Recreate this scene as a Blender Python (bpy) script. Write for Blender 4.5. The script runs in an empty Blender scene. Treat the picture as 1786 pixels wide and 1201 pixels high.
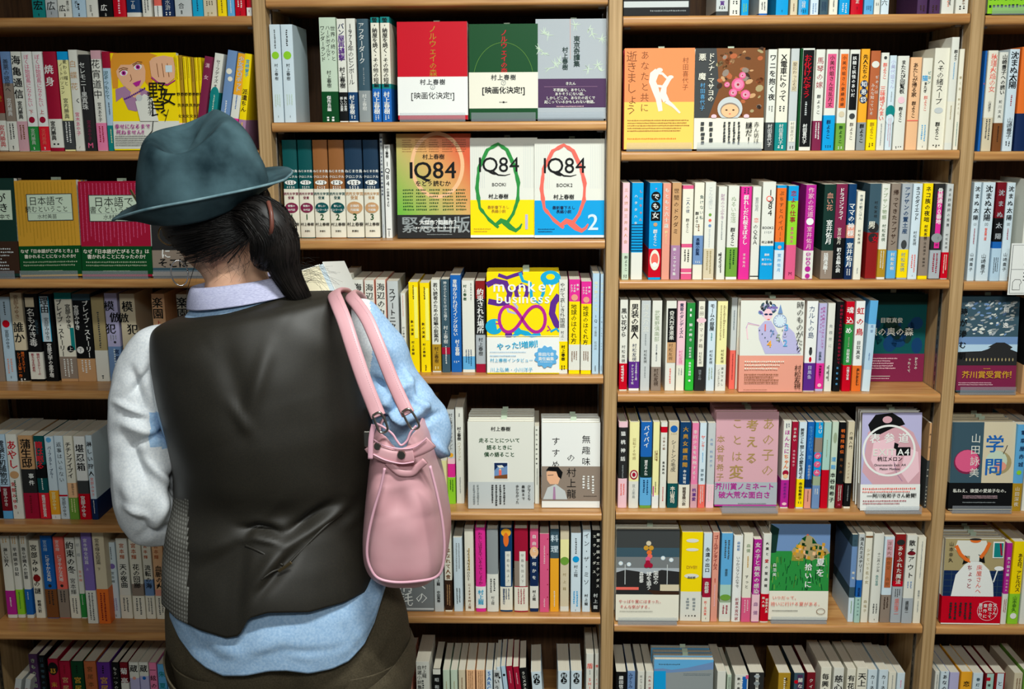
import bpy, math, random
import numpy as np
from mathutils import Vector, Matrix
random.seed(7)
SC = bpy.context.scene
COL = SC.collection
PI = math.pi
# ------------------------------------------------------------------ camera
W, H, F = 1786.0, 1201.0, 1887.0
PITCH, YAW, ROLL = map(math.radians, (11.81, -1.50, -0.32))
CAM = Vector((0.0, -2.14, 1.55))
FWD = Vector((math.sin(YAW)*math.cos(PITCH), math.cos(YAW)*math.cos(PITCH), -math.sin(PITCH)))
_r = Vector((math.cos(YAW), -math.sin(YAW), 0)); _u = _r.cross(FWD)
RGT = math.cos(ROLL)*_r + math.sin(ROLL)*_u
UPV = -math.sin(ROLL)*_r + math.cos(ROLL)*_u
cd = bpy.data.cameras.new('camera'); cam = bpy.data.objects.new('camera', cd); COL.objects.link(cam)
cd.sensor_fit = 'HORIZONTAL'; cd.sensor_width = 36.0; cd.lens = 36.0*F/W; cd.clip_start = 0.02
cam.matrix_world = Matrix(((RGT.x, UPV.x, -FWD.x, CAM.x), (RGT.y, UPV.y, -FWD.y, CAM.y), (RGT.z, UPV.z, -FWD.z, CAM.z), (0, 0, 0, 1)))
cd.dof.use_dof = False
SC.camera = cam
def at(px, py, Y):
    """point of the plane y = Y seen at a pixel of the photograph"""
    d = F*FWD + (px-W/2)*RGT - (py-H/2)*UPV
    return CAM + d*((Y-CAM.y)/d.y)
# ------------------------------------------------------------------ light
wd = bpy.data.worlds.new('world'); SC.world = wd; wd.use_nodes = True
wd.node_tree.nodes['Background'].inputs[0].default_value = (0.80, 0.92, 1.0, 1)
wd.node_tree.nodes['Background'].inputs[1].default_value = 0.13
SC.view_settings.view_transform = 'Standard'; SC.view_settings.look = 'None'
SC.view_settings.gamma = 1; SC.view_settings.use_curve_mapping = False
SC.view_settings.exposure = -0.10
def area(name, loc, sx, sy, power, col, rot=(0, 0, 0)):
    l = bpy.data.lights.new(name, 'AREA'); l.shape = 'RECTANGLE'; l.size = sx; l.size_y = sy; l.energy = power; l.color = col
    o = bpy.data.objects.new(name, l); COL.objects.link(o); o.location = loc; o.rotation_euler = rot
    return o
k1 = area('tube_or_fill_light', (0.26, -1.30, 2.62), 0.8, 0.12, 18.5, (0.96, 1.0, 0.97), (math.radians(30), 0, 0)); k1.data.spread = math.radians(108)  # main light: ceiling tube running along the shelves
fill_lamp = area('tube_or_fill_light', (0.12, -3.1, 2.62), 1.0, 0.3, 7, (0.97, 1.0, 0.97), (math.radians(62), 0, 0)); fill_lamp.data.spread = math.radians(70)  # fill lamp added behind the camera to brighten the shelf fronts
# ------------------------------------------------------------------ materials
PAL = dict(white='e9eae4', paper='efeee6', off_white='dfdfd3', cream='e9e0c0', ivory='e6e2cf', pale_grey='c3c8c6', grey='8f9696', mid_grey='767a7a',
 dark_grey='3f4242', charcoal='2a2a2a', black='121314', pale_blue='b4cfe0', ice_blue='cfdfe6', sky_blue='5fa9d8', blue='1c62b0', bright_blue='0d9bd8', cyan='19a5cf',
 navy='152a52', dark_blue='123c66', slate='3c5561', steel_blue='6f8fba', teal='138280', dark_teal='0d4f50', green='2b8a3e', dark_green='07461f', forest='0b3d22', lime='8fce2e',
 leaf_green='6f9f3c', bright_green='2fb636', pale_green='c3d4bd', mint='a9cdc0', sage='9aa98a', bottle_green='17342d', yellow='f8da08', lemon='f5ee6a', pale_yellow='efe9a6', gold='c9952f', amber='f0a92a',
 mustard='b08a24', sienna='935f35', ink_blue='20384f', apricot='ef8d55', ochre='e0962c', honey='fbc95c', orange='e5702a', peach='eebb8c', salmon='e39a84', tan='c79a6c', brown='7a4a26', dark_brown='3a261b', taupe='8f8072', beige='d4c7a8', khaki='a8986c',
 red='c4041f', bright_red='de2030', crimson='a01433', dark_red='761520', maroon='5d1830', wine='7c2446', pink='e77fa6', pale_pink='eec4cc', dusty_pink='d3a3ab', hot_pink='e02f93', magenta='b3258f',
 rose='dc5a84', purple='5b2a86', violet='7f6bb0', lavender='b7b3d6', mauve='a97fa0', plum='4a2f52', silver='a9b0b4', coral='ea6a5c', skin_tone='e8b28c', gold_leaf='a58850', terracotta='b5623a', blood='8a1c1c')
def lin(h):
    v = [int(h[i:i+2], 16)/255 for i in (0, 2, 4)]
    return [(c/12.92 if c <= .04045 else ((c+.055)/1.055)**2.4) for c in v]+[1.0]
MATS = {}
def principled(name, col, rough=.45, spec=.4, metal=0.0):
    m = bpy.data.materials.new(name); m.use_nodes = True
    b = m.node_tree.nodes['Principled BSDF']
    b.inputs['Base Color'].default_value = col; b.inputs['Roughness'].default_value = rough
    b.inputs['Specular IOR Level'].default_value = spec; b.inputs['Metallic'].default_value = metal
    return m
def ink(c):
    """printed or coated paper of one palette colour, with a faint procedural mottling"""
    k = 'paper_'+c
    if c == 'green_to_orange':
        if k not in MATS:
            m = principled(k, (1, 1, 1, 1), .4, .35); nt = m.node_tree; tc = nt.nodes.new('ShaderNodeTexCoord'); mp = nt.nodes.new('ShaderNodeMapping'); mp.inputs['Rotation'].default_value = (0, math.radians(-38), 0); mp.inputs['Location'].default_value = (.5, 0, 0); mp.inputs['Scale'].default_value = (6.5, 1, 6.5)
            mp.vector_type = 'POINT'; g = nt.nodes.new('ShaderNodeSeparateXYZ'); cr = nt.nodes.new('ShaderNodeValToRGB'); e = cr.color_ramp.elements
            e[0].position = 0; e[0].color = lin('6fb53a'); e[1].position = 1; e[1].color = lin('d8562a'); q = e.new(.4); q.color = lin('b9b060'); q = e.new(.65); q.color = lin('d9a25c')
            ad = nt.nodes.new('ShaderNodeVectorMath'); ad.operation = 'DOT_PRODUCT'; ad.inputs[1].default_value = (4.6, 0, 3.6); nt.links.new(tc.outputs['Object'], ad.inputs[0])
            m2 = nt.nodes.new('ShaderNodeMath'); m2.operation = 'ADD'; m2.inputs[1].default_value = .12; nt.links.new(ad.outputs['Value'], m2.inputs[0]); nt.links.new(m2.outputs[0], cr.inputs[0]); nt.links.new(cr.outputs[0], nt.nodes['Principled BSDF'].inputs['Base Color']); MATS[k] = m
        return MATS[k]
    if k not in MATS:
        m = principled(k, lin(PAL[c]), .48, .12); nt = m.node_tree; b = nt.nodes['Principled BSDF']
        n = nt.nodes.new('ShaderNodeTexNoise'); n.inputs['Scale'].default_value = 60
        r = nt.nodes.new('ShaderNodeMapRange'); r.inputs[3].default_value = .36; r.inputs[4].default_value = .5
        nt.links.new(n.outputs[0], r.inputs[0]); nt.links.new(r.outputs[0], b.inputs['Roughness'])
        MATS[k] = m
    return MATS[k]
def nodes_mat(name, rough, spec, c1, c2, kind='noise', scale=(1, 1, 1), sc=20, bump=.1, detail=4, lo=.35, hi=.65, metal=0.0, dist=.002):
    m = principled(name, lin(c1), rough, spec, metal); nt = m.node_tree; b = nt.nodes['Principled BSDF']
    tc = nt.nodes.new('ShaderNodeTexCoord'); mp = nt.nodes.new('ShaderNodeMapping'); mp.inputs['Scale'].default_value = scale
    nt.links.new(tc.outputs['Object'], mp.inputs[0])
    if kind == 'noise':
        n = nt.nodes.new('ShaderNodeTexNoise'); n.inputs['Scale'].default_value = sc; n.inputs['Detail'].default_value = detail
    else:
        n = nt.nodes.new('ShaderNodeTexWave'); n.inputs['Scale'].default_value = sc; n.inputs['Distortion'].default_value = 6; n.inputs['Detail'].default_value = detail
    nt.links.new(mp.outputs[0], n.inputs['Vector'])
    cr = nt.nodes.new('ShaderNodeValToRGB'); cr.color_ramp.elements[0].position = lo; cr.color_ramp.elements[1].position = hi
    cr.color_ramp.elements[0].color = lin(c1); cr.color_ramp.elements[1].color = lin(c2)
    out = n.outputs[0] if kind == 'noise' else n.outputs['Fac']
    nt.links.new(out, cr.inputs[0]); nt.links.new(cr.outputs[0], b.inputs['Base Color'])
    if bump:
        bp = nt.nodes.new('ShaderNodeBump'); bp.inputs['Strength'].default_value = bump; bp.inputs['Distance'].default_value = dist
        nt.links.new(out, bp.inputs['Height']); nt.links.new(bp.outputs[0], b.inputs['Normal'])
    return m
WOOD_BOARD = nodes_mat('wood_board', .36, .45, 'ab7540', 'c49258', scale=(1.2, 14, 26), sc=6, bump=.05)
WOOD_POST = nodes_mat('wood_post', .5, .3, 'a38357', 'be9d70', scale=(60, 20, 1.2), sc=4, bump=.06)
WOOD_SIDE = nodes_mat('wood_side_panel', .55, .25, '8f673c', 'a87c4c', scale=(10, 30, 1.2), sc=4, bump=.05)
WOOD_BACK = nodes_mat('wood_back_panel', .6, .2, '453020', '5a4029', scale=(60, 10, 3), sc=4, bump=.04)
PAGES = nodes_mat('book_pages', .8, .1, 'cfc8b4', 'e0dac8', scale=(900, 1, 1), sc=2, bump=.15)
METAL = principled('dull_metal', (.35, .33, .3, 1), .4, .5, 1.0)
DARKM = principled('dark_slot', (.02, .018, .015, 1), .6)
def acrylic_mat(name, col, tr):
    m = bpy.data.materials.new(name); m.use_nodes = True; nt = m.node_tree; nt.nodes.clear()
    o = nt.nodes.new('ShaderNodeOutputMaterial'); t = nt.nodes.new('ShaderNodeBsdfTransparent'); t.inputs[0].default_value = col
    g = nt.nodes.new('ShaderNodeBsdfPrincipled'); g.inputs['Base Color'].default_value = (.55, .58, .62, 1); g.inputs['Roughness'].default_value = .12
    mx = nt.nodes.new('ShaderNodeMixShader'); mx.inputs[0].default_value = tr
    nt.links.new(t.outputs[0], mx.inputs[1]); nt.links.new(g.outputs[0], mx.inputs[2]); nt.links.new(mx.outputs[0], o.inputs[0])
    return m
ACRYLIC = acrylic_mat('clear_acrylic', (.93, .95, .96, 1), .17)
# ------------------------------------------------------------------ mesh helpers
def mesh_obj(name, verts, faces, mats, fmat=None, parent=None, smooth=False, loc=None):
    me = bpy.data.meshes.new(name); me.from_pydata([tuple(v) for v in verts], [], faces)
    for m in (mats if isinstance(mats, (list, tuple)) else [mats]): me.materials.append(m)
    if fmat is not None: me.polygons.foreach_set('material_index', fmat)
    if smooth: me.polygons.foreach_set('use_smooth', [True]*len(me.polygons))
    me.update()
    o = bpy.data.objects.new(name, me); COL.objects.link(o)
    if parent: o.parent = parent
    if loc: o.location = loc
    return o
def box_data(x0, x1, y0, y1, z0, z1, b=0.0):
    if b <= 0:
        v = [(x, y, z) for z in (z0, z1) for y in (y0, y1) for x in (x0, x1)]
        return v, [(0, 2, 3, 1), (4, 5, 7, 6), (0, 1, 5, 4), (2, 6, 7, 3), (0, 4, 6, 2), (1, 3, 7, 5)]
    v = []
    for (cx, sx) in ((x0, 1), (x1, -1)):
        for (cy, sy) in ((y0, 1), (y1, -1)):
            for (cz, sz) in ((z0, 1), (z1, -1)):
                v += [(cx, cy+sy*b, cz+sz*b), (cx+sx*b, cy, cz+sz*b), (cx+sx*b, cy+sy*b, cz)]
    import bmesh
    bm = bmesh.new(); [bm.verts.new(p) for p in v]; bmesh.ops.convex_hull(bm, input=bm.verts)
    bmesh.ops.dissolve_limit(bm, angle_limit=.02, verts=bm.verts, edges=bm.edges)
    bm.verts.index_update(); vs = [tuple(q.co) for q in bm.verts]; fs = [tuple(q.index for q in f.verts) for f in bm.faces]; bm.free()
    return vs, fs
def box(name, x0, x1, y0, y1, z0, z1, mat, parent=None, b=0.0):
    v, f = box_data(x0, x1, y0, y1, z0, z1, b); return mesh_obj(name, v, f, mat, parent=parent)
def tag(o, label, cat, group=None):
    o['label'] = label; o['category'] = cat
    if group: o['group'] = group
    return o
def empty(name, loc, rot=(0, 0, 0)):
    o = bpy.data.objects.new(name, None); COL.objects.link(o); o.location = loc; o.rotation_euler = rot; o.empty_display_size = .02
    return o
def struct(o): o['kind'] = 'structure'; return o
# ------------------------------------------------------------------ glyphs
GL = {}
def build_glyphs(chars):
    tmp = []
    for bold in (0,):
        for ch in sorted(chars):
            c = bpy.data.curves.new('g', 'FONT'); c.body = ch; c.size = 1.0; c.resolution_u = 1 if ord(ch) > 0x3000 else 3
            c.fill_mode = 'FRONT'
            o = bpy.data.objects.new('g', c); COL.objects.link(o); tmp.append((ch, bold, o, c))
    bpy.context.view_layer.update(); dg = bpy.context.evaluated_depsgraph_get()
    for ch, bold, o, c in tmp:
        me = bpy.data.meshes.new_from_object(o.evaluated_get(dg))
        n = len(me.vertices); co = np.zeros(n*3); me.vertices.foreach_get('co', co)
        GL[ch, bold] = (co.reshape(-1, 3)[:, :2], [tuple(p.vertices) for p in me.polygons])
        bpy.data.meshes.remove(me)
    for ch, bold, o, c in tmp:
        bpy.data.objects.remove(o); bpy.data.curves.remove(c)
def glyph(ch, bold):
    """vertices centred on the em box, in em units"""
    if (ch, 0) not in GL: build_glyphs({ch})
    v, f = GL[ch, 0]
    if len(v) == 0: return v, f
    if ord(ch) > 0x2e80 and ord(ch) < 0xff00:
        r = GL['田', 0][0]; cx, cy = (r[:, 0].max()+r[:, 0].min())/2, (r[:, 1].max()+r[:, 1].min())/2; k = 1.0
        k = .84/(r[:, 1].max()-r[:, 1].min())
        return (v-np.array([cx, cy]))*k, f
    cy = .35
    k = 1.15
    return (v-np.array([(v[:, 0].max()+v[:, 0].min())/2, cy]))*k, f
class Canvas:
    """flat print on a cover: u 0..1 left to right, v 0..1 top to bottom"""
    def __init__(s, w, h, yfun=None): s.w, s.h, s.V, s.Fc, s.M, s.mi, s.n, s.L, s.yf, s.tag, s.T = w, h, [], [], [], {}, 0, 0, yfun, 'cover_print', []; s.hold = False; s.k = 0
    def _m(s, c):
        if c not in s.mi: s.mi[c] = len(s.mi)
        return s.mi[c]
    def add(s, xz, faces, c):
        s.L += 0 if s.hold else 1; s.k += 1; e = .0004+(min(s.L, 48)+(s.k % 4 if s.hold else 0))*.00006
        xz = np.asarray(xz, float)
        y = -e*np.ones(len(xz))
        if s.yf is not None: y = y+s.yf(xz[:, 0])
        s.V.append(np.column_stack([xz[:, 0], y, xz[:, 1]])); k = s._m(c)
        s.Fc += [tuple(i+s.n for i in f) for f in faces]; s.M += [k]*len(faces); s.n += len(xz); s.T.append((s.tag, len(xz), len(faces)))
    def xz(s, u, v): return ((u-.5)*s.w, (1-v)*s.h)
    def rect(s, u0, v0, u1, v1, c, n=1):
        if s.yf is not None: n = 8
        P = []; Fa = []
        for i in range(n+1):
            u = u0+(u1-u0)*i/n; P += [s.xz(u, v0), s.xz(u, v1)]
        for i in range(n): Fa.append((2*i+1, 2*i+3, 2*i+2, 2*i))
        s.add(P, Fa, c)
    def poly(s, pts, c): s.add([s.xz(*p) for p in pts], [tuple(range(len(pts)))], c)
    def ell(s, u, v, r, c, ry=None, n=20, rot=0, a0=0, a1=2*PI):
        """r, ry in fractions of the width"""
        ry = ry or r; cx, cz = s.xz(u, v); P = [(cx, cz)]
        for i in range(n+1):
            a = a0+(a1-a0)*i/n; x, z = r*s.w*math.cos(a), ry*s.w*math.sin(a)
            P.append((cx+x*math.cos(rot)-z*math.sin(rot), cz+x*math.sin(rot)+z*math.cos(rot)))
        s.add(P, [(0, i+1, i+2) for i in range(n)], c)
    def line(s, pts, wd, c, closed=False):
        """stroke of width wd (fraction of the width); wd may be a list"""
        P = [s.xz(*p) for p in pts]
        if closed: P.append(P[0])
        V = []; n = len(P)
        for i, p in enumerate(P):
            a = P[max(i-1, 0)]; b = P[min(i+1, n-1)]
            if closed and i in (0, n-1): a, b = P[n-2], P[1]
            dx, dz = b[0]-a[0], b[1]-a[1]; l = math.hypot(dx, dz) or 1
            q = (wd[i % len(wd)] if isinstance(wd, (list, tuple)) else wd)*s.w/2
            V += [(p[0]-dz/l*q, p[1]+dx/l*q), (p[0]+dz/l*q, p[1]-dx/l*q)]
        s.add(V, [(2*i, 2*i+1, 2*i+3, 2*i+2) for i in range(n-1)], c)
    def ring(s, u, v, r, wd, c, ry=None, n=40, a0=0, a1=2*PI):
        ry = ry or r
        s.line([(u+r*math.cos(a0+(a1-a0)*i/n), v+ry*math.sin(a0+(a1-a0)*i/n)*s.w/s.h) for i in range(n+1)], wd, c)
    def glyphs(s, chars, c):
        bold = any(q[5] for q in chars)
        for k, (ox, oz) in enumerate(((-1, 0), (1, .4), (0, -.6)) if bold else ((0, 0),)):   # bold strokes: three close impressions
            Vs, Fs, n = [], [], 0
            for ch, cx, cz, sx, sz, bd, rot in chars:
                if ch in '_ ': continue
                v, f = glyph(ch, bd)
                if len(v) == 0: continue
                d = .021 if ord(ch) > 0x2e80 else .016
                v = (v+np.array([ox*d, oz*d]))*np.array([sx, sz])
                if rot:
                    ca, sa = math.cos(rot), math.sin(rot); v = np.column_stack([v[:, 0]*ca-v[:, 1]*sa, v[:, 0]*sa+v[:, 1]*ca])
                Vs.append(v+np.array([cx, cz])); Fs += [tuple(i+n for i in q) for q in f]; n += len(v)
            if n:
                if k: s.L -= .6
                s.add(np.vstack(Vs), Fs, c)
    def vtext(s, t, c, u, v0, v1, size=.8, bold=0):
        """vertical writing from v0 down to v1"""
        n = len(t); step = (v1-v0)*s.h/n; em = min(size*s.w, step*1.12) if step < size*s.w*3 else size*s.w
        out = []
        ez = min(em, step*1.08)
        for i, ch in enumerate(t):
            x, z = s.xz(u, v0); z -= step*(i+.5); rot = 0; dx = 0
            if ch in 'ー（）―～': rot = -PI/2
            if ch in '、。': dx = .55*em; z += .55*ez
            if ch in 'ゃゅょっャュョッ': dx = .1*em
            out.append((ch, x+dx, z, em if not rot else ez, ez if not rot else em, bold, rot))
        s.glyphs(out, c)
    def htext(s, t, c, u, v, size, bold=0, align=0, track=1.0, rot=0, sx=1.0):
        """horizontal writing centred on u (align 0), size in fractions of the width"""
        em = size*s.w; x = 0; it = []
        for ch in t:
            if ch in '_ ': x += .5*em*track; continue
            if 0x2e80 < ord(ch) < 0xff00: a = em*track*sx
            else:
                g = glyph(ch, bold)[0]; a = ((g[:, 0].max()-g[:, 0].min())+.1)*em*track*sx
            it.append((ch, x+a/2)); x += a
        cx, cz = s.xz(u, v); x0 = -x/2 if align == 0 else (0 if align < 0 else -x)
        ca, sa = math.cos(rot), math.sin(rot)
        s.glyphs([(ch, cx+(x0+q)*ca, cz+(x0+q)*sa, em*sx, em, bold, rot) for ch, q in it], c)
    def micro(s, c, u0, v0, u1, v1, rows, vertical=0, seed=1):
        """print too small to read in the photograph: fine broken strokes"""
        R = random.Random(seed); P, Fa = [], []
        for r in range(rows):
            if vertical:
                u = u1-(u1-u0)*(r+.5)/rows; hw = (u1-u0)/rows*.28; v = v0; end = v1-R.random()*.25*(v1-v0)
                while v < end:
                    dv = (.8+R.random()*.5)*hw*2*s.w/s.h; n = len(P)
                    a, b = s.xz(u-hw*(.5+R.random()*.5), v), s.xz(u+hw*(.5+R.random()*.5), v+dv*.62)
                    P += [a, (b[0], a[1]), b, (a[0], b[1])]; Fa.append((n, n+3, n+2, n+1)); v += dv
            else:
                v = v0+(v1-v0)*(r+.5)/rows; hv = (v1-v0)/rows*.26; u = u0; end = u1-R.random()*.2*(u1-u0)
                while u < end:
                    du = (.8+R.random()*.5)*hv*2*s.h/s.w; n = len(P)
                    a, b = s.xz(u, v-hv*(.5+R.random()*.5)), s.xz(u+du*.62, v+hv*(.5+R.random()*.5))
                    P += [a, (b[0], a[1]), b, (a[0], b[1])]; Fa.append((n, n+3, n+2, n+1)); u += du
        if P: s.add(P, Fa, c)
    def build_tags(s, parent):
        """one mesh for each kind of print: title, author name, small print ..."""
        mats = list(s.mi); groups = {}; v0 = f0 = 0
        for (tg, nv, nf), V in zip(s.T, s.V):
            g = groups.setdefault(tg, [[], [], [], 0])
            g[0].append(V); g[1] += [tuple(i-v0+g[3] for i in f) for f in s.Fc[f0:f0+nf]]; g[2] += s.M[f0:f0+nf]; g[3] += nv; v0 += nv; f0 += nf
        for tg, (V, Fc, M, n) in groups.items():
            used = sorted(set(M)); mesh_obj(tg, np.vstack(V).tolist(), Fc, [ink(mats[k]) for k in used], [used.index(k) for k in M], parent)
    def build(s, name, parent):
        if not s.n: return None
        return mesh_obj(name, np.vstack(s.V).tolist(), s.Fc, [ink(c) for c in s.mi], s.M, parent)
# ------------------------------------------------------------------ bookcase
POSTS = [(-1.229, -1.203), (-.549, -.524), (.131, .157), (.812, .837), (1.49, 1.516)]
BAYS = {'L': (-1.203, -.549), 'M': (-.524, .131), 'R': (.157, .812), 'F': (.837, 1.49)}
BAYN = {'L': 'left', 'M': 'middle', 'R': 'right', 'F': 'far-right'}
ROWN = ['top', 'second', 'third', 'fourth', 'fifth', 'sixth', 'lowest']
LIP = {'L': (29, 263.5, 487, 682, 916, 1104), 'M': (-7, 212, 419, 655, 894, 1074.5), 'R': (25.5, 263, 489, 687, 894, 1090.5), 'F': (26, 264, 491.6, 689, 896, 1094)}
MIDX = {'L': 200, 'M': 800, 'R': 1370, 'F': 1750}
DEPTH = .25; TH = .0185
ZB = {}
for b in LIP:
    for i, y in enumerate(LIP[b]): ZB[b, i] = at(MIDX[b], y, 0).z
    ZB[b, 6] = ZB[b, 5]-.25; ZB[b, -1] = ZB[b, 0]+.25
ZMIN, ZMAX = ZB['L', 6]-.12, ZB['L', -1]+.06
case = empty('bookcase', (0, 0, 0)); tag(case, 'pale wooden bookcase with wide upright posts and seven rows of shelves', 'bookcase')
def prism_x(name, x0, x1, prof, mat, parent):
    """profile of (y, z) points extruded along x"""
    n = len(prof); v = [(x0, y, z) for y, z in prof]+[(x1, y, z) for y, z in prof]
    f = [tuple(range(n)), tuple(range(2*n-1, n-1, -1))]+[(i, i+n, (i+1) % n+n, (i+1) % n) for i in range(n)]
    return mesh_obj(name, v, f, mat, parent=parent)
for k, (a, b) in enumerate(POSTS):
    v, f = box_data(a, b, -.003, DEPTH, ZMIN, ZMAX, .002); mesh_obj('upright_post', v, f, WOOD_POST, parent=case)
    for sx, x in ((-1, a), (1, b)):
        if (k == 0 and sx < 0) or (k == 4 and sx > 0): continue
        for yy in (.035, .2):
            x0, x1 = sorted((x, x+sx*.0018))
            t = box('shelf_track', x0, x1, yy, yy+.014, ZMIN+.01, ZMAX-.01, METAL, case)
            V, Fs = [], []; z = ZMIN+.03
            while z < ZMAX-.03:
                vv, ff = box_data(min(x+sx*.0019, x+sx*.0013), max(x+sx*.0019, x+sx*.0013), yy+.005, yy+.009, z, z+.011); n = len(V); V += vv; Fs += [tuple(i+n for i in q) for q in ff]; z += .019
            o = mesh_obj('track_slots', V, Fs, DARKM, parent=t); o['kind'] = 'stuff'
for b in BAYS:
    x0, x1 = BAYS[b]
    box('back_panel', x0, x1, DEPTH-.012, DEPTH, ZMIN, ZMAX, WOOD_BACK, case)
    for i in range(-1, 7):
        z = ZB[b, i]; r = .006
        prof = [(DEPTH-.013, z-TH), (DEPTH-.013, z)]+[(r-r*math.sin(a), z-r+r*math.cos(a)) for a in [PI/2*k/5 for k in range(6)]]+[(r-r*math.cos(a), z-TH+r-r*math.sin(a)) for a in [PI/2*k/5 for k in range(6)]]
        prism_x('shelf_board', x0+.0019, x1-.0019, prof, WOOD_BOARD, case)
        for xx in (x0+.006, x1-.018):   # metal clips that carry the board
            box('shelf_clip', xx, xx+.012, .03, .05, z-TH-.0035, z-TH, METAL, case)
struct(box('wall_back', -3.2, 3.2, DEPTH+.01, DEPTH+.06, 0, 2.74, principled('wall_paint', (.5, .48, .44, 1), .8)))
struct(box('floor', -3.2, 3.2, -4.6, DEPTH+.01, -.05, 0, nodes_mat('floor_tiles', .5, .3, '8a8478', '9a9488', sc=3, bump=0)))
struct(box('ceiling', -3.2, 3.2, -4.6, DEPTH+.01, 2.74, 2.79, principled('ceiling_paint', (.75, .75, .73, 1), .9)))
# ------------------------------------------------------------------ books
COUNT = {}; REG = {}
def register(bay, row, x, root, look, custom=None, group=None):
    REG.setdefault((bay, row), []).append((x, root, look, custom)); root['category'] = 'book'
    root['group'] = group or 'books on the %s shelf of the %s bay' % (ROWN[row], BAYN[bay])
def spine_profile(w, d, bulge, ex=0.0):
    n = 8; P = []
    c = min(.0012, w*.12)
    P.append((-w/2-ex, d)); P.append((-w/2-ex, c))
    for i in range(n+1):
        x = -w/2+c*.4+(w-c*.8)*i/n; P.append((x*(1+2*ex/w), -ex-bulge*(1-(2*x/w)**2)))
    P.append((w/2+ex, c)); P.append((w/2+ex, d))
    return P
def shell(name, w, d, h, bulge, t, levels, lmats, parent, ex=0.0, z0=0.0, z1=None, faces_side=None):
    """open U-shaped wrapper: spine and both boards, levels top..bottom in metres"""
    P = spine_profile(w, d, bulge, ex); n = len(P); mats = []; V, Fc, M = [], [], []
    inner = [(-w/2-ex+t, d), (-w/2-ex+t, .002), (w/2+ex-t, .002), (w/2+ex-t, d)]
    for z in levels: V += [(x, y, z) for x, y in P]
    def mi(m):
        if m not in mats: mats.append(m)
        return mats.index(m)
    for k in range(len(levels)-1):
        for i in range(n-1):
            Fc.append((k*n+i, k*n+i+1, (k+1)*n+i+1, (k+1)*n+i)); M.append(mi(lmats[k]))
    a = len(V); V += [(x, y, levels[0]) for x, y in inner]+[(x, y, levels[-1]) for x, y in inner]
    for i in range(3): Fc.append((a+i+1, a+i, a+4+i, a+5+i)); M.append(mi('off_white') if not ex else mi(lmats[0]))
    # rims
    for lv, off, m in ((0, 0, lmats[0]), (len(levels)-1, 4, lmats[-1])):
        b = lv*n
        Fc.append((b, b+1, a+off+1, a+off)); M.append(mi(m))
        Fc.append(tuple([b+1]+list(range(b+2, b+n-1))+[a+off+2, a+off+1])); M.append(mi(m))
        Fc.append((b+n-2, b+n-1, a+off+3, a+off+2)); M.append(mi(m))
    for q in (0, 3):
        o = 0 if q == 0 else n-1
        for k in range(1): Fc.append((o, a+q, a+4+q, (len(levels)-1)*n+o)); M.append(mi(lmats[0]))
    return mesh_obj(name, V, Fc, [ink(m) for m in mats], M, parent)
def rowinfo(key):
    bay, row = key[0], int(key[1]); return bay, row, ZB[bay, row]
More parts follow.
